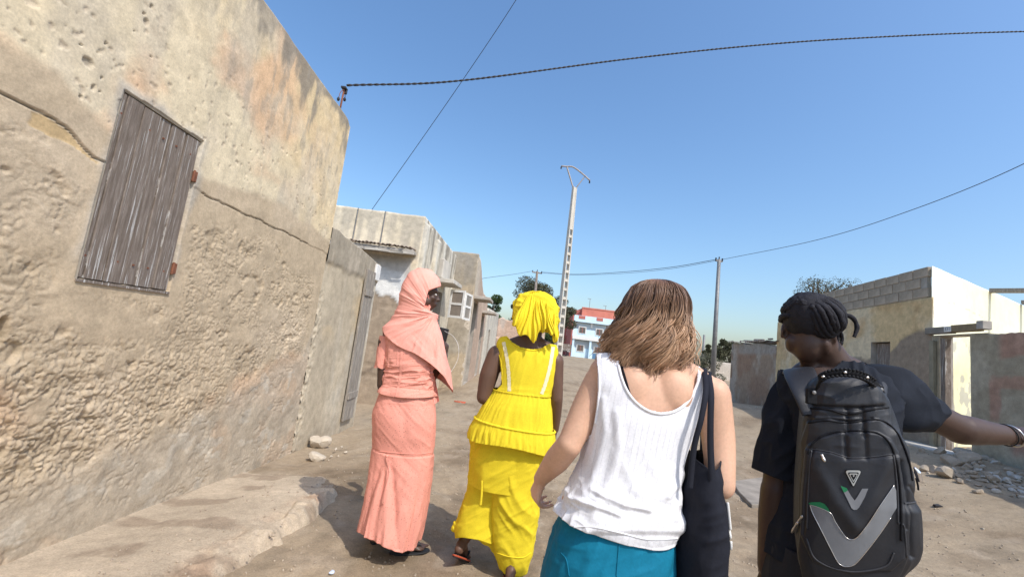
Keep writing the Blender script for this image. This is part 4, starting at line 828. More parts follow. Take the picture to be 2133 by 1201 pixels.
V, Fc = stonegeo(.018, 77, .6); o = obj('paper_scrap', V, Fc, simple('paper', (.55, .62, .75), .8, .3, 30)); q = gnd(690, 1194, .01); o.location = (q[0], q[1], .02); tag(o, 'crumpled pale blue wrapper at the bottom left of the path', 'litter')
# cement slab in the street
q = [gnd(1525, 1003, .02), gnd(1590, 994, .02), gnd(1598, 1052, .02), gnd(1566, 1052, .02), gnd(1538, 1024, .02)]
top = [p+[0, 0, .012] for p in q]; bot = [p-[0, 0, .06] for p in q]; n = 5
o = MB().add(bot+top, [tuple(range(5))[::-1], tuple(range(5, 10))]+[(i, (i+1) % n, n+(i+1) % n, n+i) for i in range(5)]).obj('cement_slab', simple('slab_cement', (.29, .25, .205), .9, .3, 5, 30, .5, .006), None, bevel=.006); tag(o, 'flat broken cement slab on the street left of the backpack man', 'slab')
# scattered gravel: nobody could count it
r3 = np.random.default_rng(9); V0, F0 = stonegeo(1., 55, .7, 1); V0 = np.array(V0); F0 = np.array(F0); VV = []; FF = []; n0 = len(V0)
N_ = 4200
for k in range(N_):
    y = 1.8+11*r3.uniform()**1.7; x = r3.uniform(-1.9, 1+y*.95)
    s_ = r3.uniform(.003, .010)*(1+.12*y) if r3.uniform() < .97 else r3.uniform(.010, .016)
    VV.append((x, y, s_, r3.uniform(0, 6.28)))
A_ = np.array(VV); zz = hgt(A_[:, 0], A_[:, 1]); on = (A_[:, 0] < -1.25) & (A_[:, 1] < 4.1); zz = np.where(on, np.maximum(zz, hleft(A_[:, 1])*sstep(-1.2, -2.2, A_[:, 0])+.085*sstep(4.2, 3.2, A_[:, 1])*sstep(-2.2, -1.5, A_[:, 0])+.004), zz)
c_, s_ = np.cos(A_[:, 3]), np.sin(A_[:, 3]); X = V0[None, :, 0]*A_[:, 2:3]; Y_ = V0[None, :, 1]*A_[:, 2:3]
P = np.stack([A_[:, 0:1]+X*c_[:, None]-Y_*s_[:, None], A_[:, 1:2]+X*s_[:, None]+Y_*c_[:, None], zz[:, None]+V0[None, :, 2]*A_[:, 2:3]+A_[:, 2:3]*.25], -1).reshape(-1, 3)
Fg = (F0[None]+np.arange(N_)[:, None, None]*n0).reshape(-1, 3)
tag(obj('gravel', P, Fg, MAT['stone']), 'fine gravel and crumbs scattered over the dirt', kind='stuff')
# ------------------------------------------------------------------ people: shared tools
def proj(P):
    v = np.asarray(P, float)-CAM; z = v@_f; return np.stack([1066.5+F*(v@_r)/z, 600.5-F*(v@_u)/z], -1)
class Prof:
    """a stack of horizontal superellipse rings; rows (px, py, width px, half depth m, exponent, forward shift)"""
    def __init__(s, rows, Y, yaw=0., vis=0.):
        A = []
        for r in rows:
            px, py, w, b = r[:4]; n = r[4] if len(r) > 4 else 2.3; dy = r[5] if len(r) > 5 else 0.
            p = at(px, py, Y+dy+vis); k_ = 1/(math.cos(yaw)-math.sin(yaw)*p[0]/p[1]); A.append((p[2], p[0]+math.sin(yaw)*vis, p[1]-math.cos(yaw)*vis, w/2/S(Y+dy+vis)*k_, b, n))
        A = np.array(sorted(A)); z = np.linspace(A[0, 0], A[-1, 0], 260); K = [np.interp(z, A[:, 0], A[:, k]) for k in range(1, 6)]
        ker = np.hanning(27); ker /= ker.sum(); K = [np.convolve(np.pad(k, 13, 'reflect', reflect_type='odd'), ker, 'valid') for k in K]
        s.z, s.K, s.yaw = z, K, yaw; s.z0, s.z1 = z[0], z[-1]
    def ev(s, th, z, off=0.):
        cx, cy, a, b, n = [np.interp(z, s.z, k) for k in s.K]; c, q = np.cos(th), np.sin(th)
        a = np.maximum(a+off, .002); b = np.maximum(b+off, .002)
        x = a*np.sign(c)*np.abs(c)**(2/n); y = b*np.sign(q)*np.abs(q)**(2/n); cw, sw = math.cos(s.yaw), math.sin(s.yaw)
        return np.stack([cx+x*cw-y*sw, cy+x*sw+y*cw, z+0*x], -1)
def gnormals(P, wrap=True):
    du = (np.roll(P, -1, 0)-np.roll(P, 1, 0)) if wrap else np.gradient(P, axis=0); dv = np.gradient(P, axis=1)
    n = np.cross(du, dv); n /= np.linalg.norm(n, axis=-1)[..., None]+1e-9; return n
def shell(P, D, thick=.003):
    """wrapped grid P (nu,nv,3) pushed out by D -> closed double skin"""
    N = gnormals(P)
    cen = P.mean(0, keepdims=True); sg = np.sign(((P-cen)*N).sum()); N = N*sg
    A = P+N*D[..., None]; nu, nv = P.shape[:2]; f = gridfaces(nu, nv, True); n = nu*nv; B = (A-N*thick)[:, [0, 3, -4, -1]]   # turned-in hems at both rims
    i = np.arange(nu); i2 = (i+1) % nu; q = lambda a, b: np.stack([n+i*4+a, n+i2*4+a, n+i2*4+b, n+i*4+b], -1)
    top = np.stack([i*nv+nv-1, i2*nv+nv-1, n+i2*4+3, n+i*4+3], -1); bot = np.stack([i2*nv, i*nv, n+i*4, n+i2*4], -1)
    fo = f if sg > 0 else f[:, ::-1]; return np.vstack([A.reshape(-1, 3), B.reshape(-1, 3)]), np.vstack([fo, q(0, 1), q(2, 3), top, bot])
def loftgrid(T, zb, zt, nu, nv, off=0.):
    if nu > 150: nu, nv = int(nu*.50), max(30, int(nv*.45))
    th = np.linspace(0, 2*math.pi, nu, endpoint=False); v = np.linspace(0, 1, nv); TH, V_ = np.meshgrid(th, v, indexing='ij')
    ZB = zb(TH) if callable(zb) else zb; ZT = zt(TH) if callable(zt) else zt
    Z = ZB+(ZT-ZB)*V_; return T.ev(TH, Z, off), TH, Z
def folds(P, d, k1, k2, seed, warp=.5, o=2):
    """cloth creases running along direction d"""
    d = unit(d); e = unit(np.cross(d, [0, 1., 0.])); g = np.cross(d, e)
    a, b, c = P@d, P@e, P@g; w = warp*vnoise(a*3, b*3, c*3, seed+5)
    r = 0; am = 1
    for i in range(o): r = r+am*(1-2*np.abs(vnoise(b*k1*2**i+w, a*k2*2**i, c*k1*2**i, seed+i))); am *= .45
    return r
# closed solids to be fused into one skin
def limb(pts, rad, n=14, m=None):
    m = m or max(8, 5*len(pts)); P = spline(pts, m); R = np.interp(np.linspace(0, 1, m), np.linspace(0, 1, len(rad)), rad)
    d0 = unit(P[0]-P[1]); d1 = unit(P[-1]-P[-2]); h = [(.94, .35), (.75, .68), (.42, .92)]
    Pa = [P[0]+d0*R[0]*b for a, b in h[::-1]]; Ra = [R[0]*a for a, b in h[::-1]]; Pb = [P[-1]+d1*R[-1]*b for a, b in h]; Rb = [R[-1]*a for a, b in h]
    return tubegeo(np.array(Pa+list(P)+Pb), np.array(Ra+list(R)+Rb), n)
_ico = None
def ell(c, r, R=None):
    global _ico
    if _ico is None:
        bm = bmesh.new(); bmesh.ops.create_icosphere(bm, subdivisions=3, radius=1.); _ico = (np.array([v.co[:] for v in bm.verts]), [tuple(v.index for v in f.verts) for f in bm.faces]); bm.free()
    V = _ico[0]*np.asarray(r)
    if R is not None: V = V@np.asarray(R).T
    return V+np.asarray(c), _ico[1]
def solid(T, z0, z1, off=0., nu=48, nv=40):
    P, TH, Z = loftgrid(T, z0, z1, nu, nv, off); V = P.reshape(-1, 3); f = gridfaces(nu, nv, True).tolist()
    f += [tuple(i*nv for i in range(nu))[::-1], tuple(i*nv+nv-1 for i in range(nu))]; return V, f
def fuse(name, prims, mat, parent, voxel=.006, smooth=6, fac=.5, disp=None, col=None):
    mb = MB()
    for V, Fc in prims:
        V = np.asarray(V, float); Fc = [tuple(f) for f in Fc]
        t = pymesh('t', V, Fc); bm = bmesh.new(); bm.from_mesh(t); bmesh.ops.recalc_face_normals(bm, faces=bm.faces); V = [v.co[:] for v in bm.verts]; Fc = [tuple(v.index for v in f.verts) for f in bm.faces]; bm.free(); bpy.data.meshes.remove(t); mb.add(V, Fc)
    me = pymesh(name, mb.V, mb.F); o = bpy.data.objects.new('tmp', me); COL.objects.link(o)
    r = o.modifiers.new('r', 'REMESH'); r.mode = 'VOXEL'; r.voxel_size = voxel; r.use_smooth_shade = True
    s = o.modifiers.new('s', 'SMOOTH'); s.factor = fac; s.iterations = smooth
    dg = bpy.context.evaluated_depsgraph_get(); dg.update(); m2 = bpy.data.meshes.new_from_object(o.evaluated_get(dg)); bpy.data.objects.remove(o); bpy.data.meshes.remove(me)
    m2.name = name; m2.materials.clear(); n = len(m2.vertices); co = np.zeros(n*3); m2.vertices.foreach_get('co', co); co = co.reshape(-1, 3)
    if disp is not None:
        no = np.zeros(n*3); m2.vertices.foreach_get('normal', no); no = no.reshape(-1, 3); co = co+no*disp(co)[:, None]; m2.vertices.foreach_set('co', co.ravel())
    if col is not None: setcol(m2, col(co))
    m2.polygons.foreach_set('use_smooth', np.ones(len(m2.polygons), bool)); m2.update()
    return link(name, m2, mat, parent)
def bvh_of(o):
    me = o.data; n = len(me.vertices); co = np.zeros(n*3); me.vertices.foreach_get('co', co); co = co.reshape(-1, 3)
    return BVHTree.FromPolygons([tuple(v) for v in co], [tuple(p.vertices) for p in me.polygons])
def hit(bvh, px, py):
    d = Vector(ray(px, py)).normalized(); r = bvh.ray_cast(Vector(CAM), d, 30.)
    return (np.array(r[0]), np.array(r[1])) if r[0] is not None else (None, None)
def densify(q, step):
    q = np.asarray(q, float); o = []
    for a, b in zip(q[:-1], q[1:]):
        n = max(1, int(np.linalg.norm(b-a)/step)); o += [a+(b-a)*k/n for k in range(n)]
    return np.array(o+[q[-1]])
def cord_on(bvh, q, r, name, mat, parent, n=6, lift=.5, smooth=True, step=3):
    if smooth and len(q) > 2: q = spline(np.array([(a, b, 0) for a, b in q], float), max(8, int(sum(np.hypot(*np.subtract(q[i+1], q[i])) for i in range(len(q)-1))/step)))[:, :2]
    else: q = densify(q, step)
    P = []; 
    for a, b in q:
        h, nn = hit(bvh, a, b)
        if h is not None:
            if nn@(h-CAM) > 0: nn = -nn
            if P and np.linalg.norm(h-P[-1]) > .05: continue
            P.append(h+nn*r*lift)
    if len(P) < 3: return None
    P = np.array(P); P[1:-1] = (P[:-2]+2*P[1:-1]+P[2:])/4
    V, Fc = tubegeo(P, r, n); return obj(name, V, Fc, mat, parent, True)
def ribbon_on(bvh, q, wpx, name, mat, parent, lift=.0015, wob=0.):
    q = spline(np.array([(a, b, 0) for a, b in q], float), max(6, int(sum(np.hypot(*np.subtract(q[i+1], q[i])) for i in range(len(q)-1))/4)))[:, :2]
    t = np.gradient(q, axis=0); t /= np.linalg.norm(t, axis=1)[:, None]; s = np.stack([-t[:, 1], t[:, 0]], 1); G = []
    for k in (-1, -.33, .33, 1):
        row = []
        for i, (a, b) in enumerate(q):
            w = wpx/2*(1+wob*math.sin(i*2.2)); h, nn = hit(bvh, a+s[i, 0]*k*w, b+s[i, 1]*k*w)
            if h is None: row.append(row[-1] if row else None); continue
            if nn@(h-CAM) > 0: nn = -nn
            row.append(h+nn*lift)
        G.append(row)
    good = [i for i in range(len(q)) if all(G[k][i] is not None for k in range(4))]
    P = np.array([[G[k][i] for i in good] for k in range(4)]); return obj(name, P.reshape(-1, 3), gridfaces(4, len(good)), mat, parent, True)
def poly_on(bvh, poly, name, mat, parent, lift=.002, cell=3.):
    """flat emblem cut to a pixel outline and laid on the surface"""
    from mathutils.geometry import delaunay_2d_cdt
    q = densify(list(poly)+[poly[0]], cell)[:-1]; n = len(q); lo, hi = q.min(0), q.max(0); X, Y = np.meshgrid(np.arange(lo[0], hi[0], cell), np.arange(lo[1], hi[1], cell)); X, Y = X.ravel(), Y.ravel()
    ok = polydist(X, Y, poly) > cell*.5; pts = [Vector(p) for p in q]+[Vector((a, b)) for a, b in zip(X[ok], Y[ok])]
    vo, _e, fo, _1, _2, _3 = delaunay_2d_cdt(pts, [(k, (k+1) % n) for k in range(n)], [], 1, 1e-4)
    V = []
    for v in vo:
        h, nn = hit(bvh, v.x, v.y)
        if h is None: V.append(V[-1] if V else np.zeros(3)); continue
        if nn@(h-CAM) > 0: nn = -nn
        V.append(h+nn*lift)
    Fc = [tuple(f) for f in fo]; return obj(name, np.array(V), Fc, mat, parent)
def polydist(X, Y, poly, closed=True):
    """signed distance (inside positive) of px points to a polygon, or plain distance to an open line"""
    poly = np.asarray(poly, float); d = np.full(X.shape, 1e9); ins = np.zeros(X.shape, bool); m = len(poly)
    for i in range(m if closed else m-1):
        a, b = poly[i], poly[(i+1) % m]; e = b-a; t = np.clip(((X-a[0])*e[0]+(Y-a[1])*e[1])/(e@e+1e-9), 0, 1)
        d = np.minimum(d, np.hypot(X-a[0]-t*e[0], Y-a[1]-t*e[1]))
        if closed: ins ^= ((a[1] > Y) != (b[1] > Y)) & (X < (b[0]-a[0])*(Y-a[1])/(b[1]-a[1]+1e-12)+a[0])
    return np.where(ins, d, -d) if closed else d
def headprims(c, R, s=1.):
    """skull, jaw and features; local x right, y face, z up"""
    c = np.asarray(c); P = lambda *v: c+R@(np.array(v)*s); E = lambda v, r: ell(P(*v), np.array(r)*s, R)
    o = [E((0, -.012, .034), (.073, .093, .086)), E((0, .022, -.03), (.056, .066, .078)), E((0, .062, -.088), (.024, .022, .018)), E((0, .072, .034), (.048, .018, .016)),
         E((0, .078, -.055), (.030, .020, .026)), E((0, .094, -.049), (.023, .011, .0075)), E((0, .091, -.064), (.019, .011, .008)), E((0, .103, -.020), (.016, .012, .010)),
         limb([P(0, .086, .022), P(0, .098, 0), P(0, .110, -.016)], [.008*s, .009*s, .011*s], 10, 7)]
    for k in (-1, 1): o += [E((.034*k, .056, -.018), (.024, .026, .024)), E((.050*k, .012, -.052), (.018, .040, .028)), E((.076*k, -.008, -.006), (.007, .018, .030)), E((.078*k, .0, -.028), (.006, .010, .012))]
    return o, P
def eyes(P, R, s, parent):
    for k in (-1, 1):
        V, Fc = ell(P(.031*k, .072, .010), np.array((.0135, .009, .0085))*s, R); e = obj('eye', V, Fc, MAT['eye_white'], parent, True)
        V, Fc = ell(P(.031*k, .079, .010), np.array((.0055, .004, .0055))*s, R); obj('iris', V, Fc, MAT['eye_dark'], e, True)
MAT['eye_white'] = simple('eye_white', (.6, .57, .52), .3, 0, spec=.6); MAT['eye_dark'] = simple('eye_dark', (.02, .012, .01), .2, 0, spec=.6)
def hand(W, D, N, s=1., curl=(.5, .6, .4), thumb=1, spread=.0215, tcurl=.5, each=(0, 0, 0, 0), cc=None):
    """palm, four fingers of unequal length, thumb. D wrist->knuckles, N out of the palm, thumb=+1/-1 side"""
    W = np.asarray(W, float); D = unit(D); N = unit(np.asarray(N, float)-D*(np.asarray(N, float)@D)); Sd = np.cross(D, N)*thumb; o = []
    for i, (of, ml, fl) in enumerate(((1.5, .080, .95), (.5, .086, 1.06), (-.5, .082, .99), (-1.5, .073, .80))):
        k = W+D*ml*s+Sd*of*spread*s; o.append(limb([W+Sd*of*.010*s+D*.004, (W+k)/2+Sd*of*.001, k], [.015*s, .014*s, .0105*s], 12, 7))
        p = k; a = each[i]
        for j, (L, r) in enumerate(((.043, .0092), (.027, .0082), (.021, .0072))):
            a += curl[j]; q = p+(D*math.cos(a)+N*math.sin(a)+Sd*of*.03)*L*fl*s; o.append(limb([p, (p+q)/2, q], [r*s*1.02, r*s*.94, r*s*.96], 10, 5)); p = q
    b = W+D*.018*s+Sd*.020*s+N*.006*s; m1 = b+(D*.62+Sd*.66+N*.35)*.040*s; m2 = m1+(D*.80+Sd*(.5-tcurl*.6)+N*(.3+tcurl))*.030*s; m3 = m2+(D*.85+Sd*(.3-tcurl)+N*(.3+tcurl))*.024*s
    o += [limb([b, m1], [.015*s, .0115*s], 10, 5), limb([m1, m2], [.0108*s, .0095*s], 10, 5), limb([m2, m3], [.0095*s, .0078*s], 10, 5)]; return o
def foot(A, D, s=1., pitch=0.):
    """bare foot: ankle A, toe direction D (horizontal)"""
    A = np.asarray(A, float); D = unit(np.array([D[0], D[1], 0])); Sd = np.array([D[1], -D[0], 0]); c, q = math.cos(pitch), math.sin(pitch)
    f = D*c-np.array([0, 0, q]); u = D*q+np.array([0, 0, c])
    G = lambda x, y, z: A+f*x*s+Sd*y*s+u*z*s
    o = [ell(G(-.035, 0, -.055), (.036*s, .030*s, .032*s), np.stack([f, Sd, u], 1)), limb([G(-.02, 0, -.03), G(.05, 0, -.045), G(.11, 0, -.068)], [.035*s, .030*s, .018*s], 12), limb([G(.06, -.018, -.062), G(.13, -.026, -.07)], [.022*s, .018*s], 12), limb([G(.06, .015, -.064), G(.13, .018, -.072)], [.020*s, .014*s], 12)]
    for i in range(5): x = .135-.011*i; y = -.032+.017*i; o.append(limb([G(x, y, -.072), G(x+.028-.002*i, y, -.074), G(x+.042-.004*i, y, -.077)], [.011*s if i == 0 else .0075*s]*3, 8, 6))
    return o, G, f, u, Sd
def sandal(G, f, u, Sd, s, mat, rim, parent, label=None):
    t = np.linspace(0, 2*math.pi, 40, endpoint=False); x = .048+.135*np.cos(t); w = .040+.008*np.cos(t); y = w*np.sin(t)
    zt, zb = -.086, -.104; n = 40; V = [G(a, b, zt) for a, b in zip(x, y)]+[G(a, b, zb) for a, b in zip(x, y)]
    so_ = obj('sandal', np.array(V), [tuple(range(n))[::-1], tuple(range(n, 2*n))]+[(i, (i+1) % n, n+(i+1) % n, n+i) for i in range(n)], mat, parent)
    if label: so_['label'] = label
    V, Fc = tubegeo([G(a*1.0, b*1.03, -.094) for a, b in zip(np.append(x, x[0]), np.append(y, y[0]))], .0055*s, 6, False); obj('sole_rim', V, Fc, rim, so_, True)
    for sg in (-1, 1):
        V, Fc = tubegeo(spline([G(.135, 0, -.075), G(.10, sg*.022, -.045), G(.055, sg*.040, -.05), G(.03, sg*.043, -.085)], 12), .006*s, 6); obj('strap', V, Fc, mat, so_, True)
def cloth(name, c, rough=.85, weave=900, amt=.06, wb=.25, wd=.0006, sheen=.0, extra=None, trans=0.):
    m = M(name, rough, .15); b = m.vary(c, amt, 7)
    b = m.mix(b, m.ramp(m.noise(160, 3), [(.35, .93), (.65, 1.05)]), 1, 'MULTIPLY'); 
    if extra: b = extra(m, b)
    m.base(b); m.bump(m.noise(weave, 2), wb, wd); m.bump(m.noise(45, 5, .6), .25, .003)
    if trans:
        tr = m.N.new('ShaderNodeBsdfTranslucent'); tr.inputs[0].default_value = (*c, 1); mx = m.N.new('ShaderNodeMixShader'); mx.inputs[0].default_value = trans
        out = m.N['Material Output']; m.L(m.p.outputs[0], mx.inputs[1]); m.L(tr.outputs[0], mx.inputs[2]); m.L(mx.outputs[0], out.inputs[0])
    return m.m
def skin(name, c, rough=.5, sss=.0, spec=.35):
    m = M(name, rough, spec); b = m.vary(c, .15, 7); m.base(m.mix(b, m.ramp(m.noise(120, 4), [(.3, .93), (.7, 1.06)]), 1, 'MULTIPLY')); m.bump(m.noise(260, 4), .2, .0012)
    if sss: m.p.inputs['Subsurface Weight'].default_value = sss; m.p.inputs['Subsurface Radius'].default_value = (.9, .35, .2); m.p.inputs['Subsurface Scale'].default_value = .012
    return m.m
MAT['skin_dark'] = skin('skin_deep_brown', (.072, .040, .028), .46); MAT['skin_brown'] = skin('skin_brown', (.125, .068, .045), .5); MAT['skin_fair'] = skin('skin_fair', (.62, .37, .25), .55, .12)
# ------------------------------------------------------------------ woman in peach dress and headscarf
YP = 2.85
P_ = gnd(845, 1160, 0); peach = thing('person', 'person in a long salmon pink lace dress and matching headscarf walking by the wall', 'person', (-.45, YP, 0))
def eyelet(m, b):
    v = m.ramp(m.vor(62), [(.10, .60), (.24, 1.0)]); return m.mix(b, v, 1, 'MULTIPLY')
PEACH = (.77, .325, .25); MAT['peach_lace'] = cloth('peach_lace', PEACH, .85, 700, .06, .3, .0006, extra=eyelet); MAT['peach_jersey'] = cloth('peach_jersey', (.84, .38, .305), .8, 1500, .04, .1, .0004)
torsoP = Prof([(868, 672, 62, .055), (860, 690, 96, .065), (856, 705, 108, .078), (852, 740, 100, .095), (851, 768, 92, .095), (848, 795, 96, .09), (844, 830, 108, .105), (839, 870, 126, .125, 2.2), (838, 905, 122, .125, 2.2), (836, 945, 118, .115), (830, 1000, 118, .135), (820, 1060, 114, .16), (803, 1135, 108, .18)], YP, vis=-.05)
hdP = at(884, 612, YP+.01); RP = rotz(-math.radians(72))@rotx(math.radians(-6)); hp, PPh = headprims(hdP, RP, .98)
zs = lambda y, x=850, Y=YP-.05: at(x, y, Y)[..., 2]
body = hp + [solid(torsoP, zs(1120), zs(690), -.012), limb([at(868, 700, YP), at(873, 665, YP+.01), hdP], [.055, .050, .05])]
# left arm hangs, hand in front of the hip; right arm bent, holding a phone
sl_ = at(803, 712, YP); el_ = at(797, 800, YP-.02); wl_ = at(806, 850, YP+.17)
sr_ = at(905, 712, YP); er_ = at(897, 786, YP-.0); wr_ = at(926, 742, YP+.20)
body += [limb([sl_, (sl_+el_)/2, el_], [.050, .043, .036]), limb([el_, (el_*.6+wl_*.4), wl_], [.037, .036, .025]), limb([sr_, (sr_+er_)/2, er_], [.050, .043, .037]), limb([er_, er_*.6+wr_*.4, wr_], [.038, .036, .024])]
body += hand(wl_, wl_-el_, [1, .2, 0], .95, (.3, .4, .3), 1) + hand(wr_, [.02, .03, 1], [-.9, .3, 0], .95, (.9, 1.0, .5), -1, tcurl=.6)
aR = gnd(846, 1160, 0); aR = np.array([aR[0]-.03, aR[1]+.02, .108]); fr, Gr, f1_, u1_, s1_ = foot(aR, (.9, .35), .93); aL = np.array([-.70, 3.02, .108]); fl_, Gl, f2_, u2_, s2_ = foot(aL, (-.1, 1), .93)
body += fr+fl_+[limb([aR+[0, 0, -.02], aR+[-.02, .05, .25], aR+[-.03, .03, .45]], [.034, .045, .05]), limb([aL+[0, 0, -.02], aL+[0, 0, .25], aL+[.03, 0, .45]], [.034, .045, .05])]
fuse('body', body, MAT['skin_dark'], peach, .0072, 5); eyes(PPh, RP, .98, peach)
MAT['black_rubber'] = simple('black_rubber', (.02, .02, .022), .6, .1); MAT['orange_rim'] = simple('orange_rim', (.42, .08, .035), .6, .1)
sandal(Gr, f1_, u1_, s1_, .93, MAT['black_rubber'], MAT['black_rubber'], peach); sandal(Gl, f2_, u2_, s2_, .93, MAT['black_rubber'], MAT['black_rubber'], peach)
# skirt: smooth over the hips, seam below the seat, flared pleats to the hem
hem = lambda th: zs(1117, 800) + .035*np.cos(th-.3)*-1 + .012*np.sin(3*th+1)
G, TH, Z = loftgrid(torsoP, hem, zs(806, 845), 520, 420, .008)
zseam = zs(942, 842); tt = np.clip((zseam-Z)/(zseam-zs(1128, 800)), 0, 1)
ple = np.abs(np.sin(TH*4.5+.9+.5*np.sin(TH*2)))**.6; D = tt**1.1*(.019*ple-.008) + tt*.010*folds(G, (.12, 0, 1), 26, 2.5, 300)
# kick pleat fan at the left of the back
px = proj(G); fan = polydist(px[..., 0], px[..., 1], [(805, 945), (800, 1000), (788, 1060), (776, 1135)], False); fan2 = polydist(px[..., 0], px[..., 1], [(812, 948), (818, 1010), (822, 1060), (826, 1140)], False); fan3 = polydist(px[..., 0], px[..., 1], [(800, 950), (775, 1020), (755, 1120)], False)
bk = (np.sin(TH) < .2)*sstep(942, 990, px[..., 1]); D += bk*(-.016*np.exp(-(fan/6)**2)-.014*np.exp(-(fan2/7)**2)-.012*np.exp(-(fan3/6)**2)+.010*np.exp(-(polydist(px[..., 0], px[..., 1], [(808, 945), (808, 1020), (800, 1135)], False)/8)**2))
D += (1-tt)*(.0028*folds(G, (1, 0, .12), 30, 4, 301)*sstep(zs(870), zs(820), Z) + .0022*folds(G, (.7, 0, -.6), 22, 4, 302)) - .004*np.exp(-((Z-zseam+.004*np.sin(TH*3))/.004)**2)+.003*sstep(zseam, zseam-.006, Z)
gl = sstep(.17, .0, np.abs(Z-zs(880)))*(np.sin(TH) < 0); X_ = px[..., 0]; D += gl*(.010*np.exp(-((X_-812)/30)**2)+.012*np.exp(-((X_-868)/26)**2)-.006*np.exp(-((X_-842)/9)**2))
V, Fc = shell(G, D); sk_ = obj('skirt', V, Fc, MAT['peach_lace'], peach, True); bs = bvh_of(sk_)
cord_on(bs, [(782, 938), (830, 943), (870, 945), (901, 941)], .0022, 'skirt_seam', MAT['peach_lace'], sk_)
V_, F_ = ell(*[hit(bs, 806, 949)[0], (.009, .009, .009)]); obj('cloth_button', V_, F_, MAT['peach_lace'], sk_, True)
for q in ([(806, 950), (812, 985), (800, 1040), (798, 1048)],): ribbon_on(bs, q, 5, 'hanging_tie', MAT['peach_lace'], sk_, .006)
# blouse: fitted, ruched, peplum
hemb = lambda th: np.where(np.sin(th) < .3, zs(822, 838), zs(826, 838)) + .010*np.sin(2*th+2.2)
G, TH, Z = loftgrid(torsoP, hemb, zs(694, 862), 420, 300, .012)
px = proj(G); ru = sstep(zs(838), zs(805), Z); D = .0055*folds(G, (1, 0, .22), 34, 3.5, 310, 1.2)*sstep(zs(828), zs(790), Z)*sstep(zs(735), zs(765), Z)*1.5 + .003*folds(G, (1, .2, .5), 22, 5, 311) + .018*sstep(zs(802, 845), zs(824, 838), Z)+.006*sstep(zs(800), zs(820), Z)*np.sin(TH*7)
D += -.004*np.exp(-((Z-zs(806, 845)-.0)/.005)**2)
V, Fc = shell(G, D); bl_ = obj('blouse', V, Fc, MAT['peach_lace'], peach, True); bb_ = bvh_of(bl_)
ribbon_on(bb_, [(838, 716), (836, 752), (834, 785), (826, 826)], 5, 'zip_placket', MAT['peach_lace'], bl_, .004)
cord_on(bb_, [(829, 722), (828, 760)], .0016, 'zip', MAT['peach_jersey'], bl_)
def sleeve(name, a, b, r0, r1, mat, parent, seed, flare=0, amp=.004, nu=120, nv=110, bell=1.0, wave=.003):
    a, b = np.array(a), np.array(b); d = unit(b-a); e = unit(np.cross(d, [0, 1., .1])); g = np.cross(d, e); th = np.linspace(0, 2*math.pi, nu, endpoint=False); v = np.linspace(0, 1, nv); TH, Vv = np.meshgrid(th, v, indexing='ij')
    R_ = r0+(r1-r0)*Vv; L = np.linalg.norm(b-a); P = a+d*(Vv*L)[..., None]+(e*(np.cos(TH)*R_)[..., None]+g*(np.sin(TH)*R_*bell)[..., None])
    P = P + d*(wave*np.sin(TH*6)*(Vv > .9))[..., None]; D = amp*folds(P, d+.5*e, 26, 6, seed)*(.4+.6*Vv)+flare*Vv**3
    V, Fc = shell(P, D); return obj(name, V, Fc, mat, parent, True)
sleeve('sleeve', at(806, 700, YP), at(796, 766, YP-.005), .046, .050, MAT['peach_lace'], bl_, 320); sleeve('sleeve', at(899, 700, YP), at(897, 768, YP), .052, .052, MAT['peach_lace'], bl_, 321)
# headscarf
scarf = Prof([(881, 560, 30, .045), (880, 570, 60, .075), (877, 590, 76, .100), (873, 615, 82, .108), (868, 645, 82, .098, 2.2), (862, 665, 90, .095, 2.2), (856, 685, 118, .105, 2.2), (856, 705, 128, .115, 2.3), (860, 740, 134, .122, 2.4), (864, 770, 138, .128, 2.4), (868, 812, 140, .13, 2.4)], YP+.005, vis=-.05)
def scarfhem(TH):
    # hem height read round the body: high at the left back, falling to the right front tip
    t = np.degrees((TH+2*math.pi) % (2*math.pi))   # 0 right, 90 front, 180 left, 270 back
    k = [0, 20, 60, 90, 130, 180, 200, 225, 250, 275, 300, 322, 340, 360]; y = [806, 812, 790, 780, 750, 692, 690, 706, 722, 734, 752, 772, 792, 806]
    return zs(np.interp(t, k, y), 862)
P, TH, Z = loftgrid(scarf, scarfhem, zs(558.5, 881), 560, 420, .006)
px = proj(P); X_, Y_ = px[..., 0], px[..., 1]
# swept folds: fan round the chin on the right
vx, vy = X_-905, Y_-655; ang = np.arctan2(vy, -vx); rad = np.hypot(vx, vy)
fld = (1-2*np.abs(vnoise(ang*6.5+.4*vnoise(X_*.03, Y_*.03, 0, 331), rad*.012, 0, 330)))+.5*(1-2*np.abs(vnoise(ang*15, rad*.02, 0, 332)))
back = sstep(.5, -.2, np.sin(TH)); D = fld*.0055*sstep(0, 22, rad)*(.35+.65*sstep(575, 640, Y_))*np.where(Y_ > 745, .6, 1.)
D += .004*folds(P, (.75, 0, -.65), 16, 3, 333)*sstep(680, 720, Y_) - .010*np.exp(-((ang-1.15)/.08)**2)*sstep(20, 60, rad)*0
D += .010*sstep(1.02, .8, np.hypot((X_-874)/60, (Y_-600)/60))*0
# face opening: the cloth turns in against the cheeks there
loc = (P-hdP)@RP; fo = np.hypot(loc[..., 0]/.060, (loc[..., 2]+.022)/.092); opn = sstep(.006, .020, loc[..., 1])*sstep(.012, -.002, loc[..., 2]-(.004+.66*loc[..., 1]))*sstep(-.118, -.100, loc[..., 2])
D = D-.06*opn
V, Fc = shell(P, D, .002); obj('headscarf', V, Fc, MAT['peach_jersey'], peach, True)
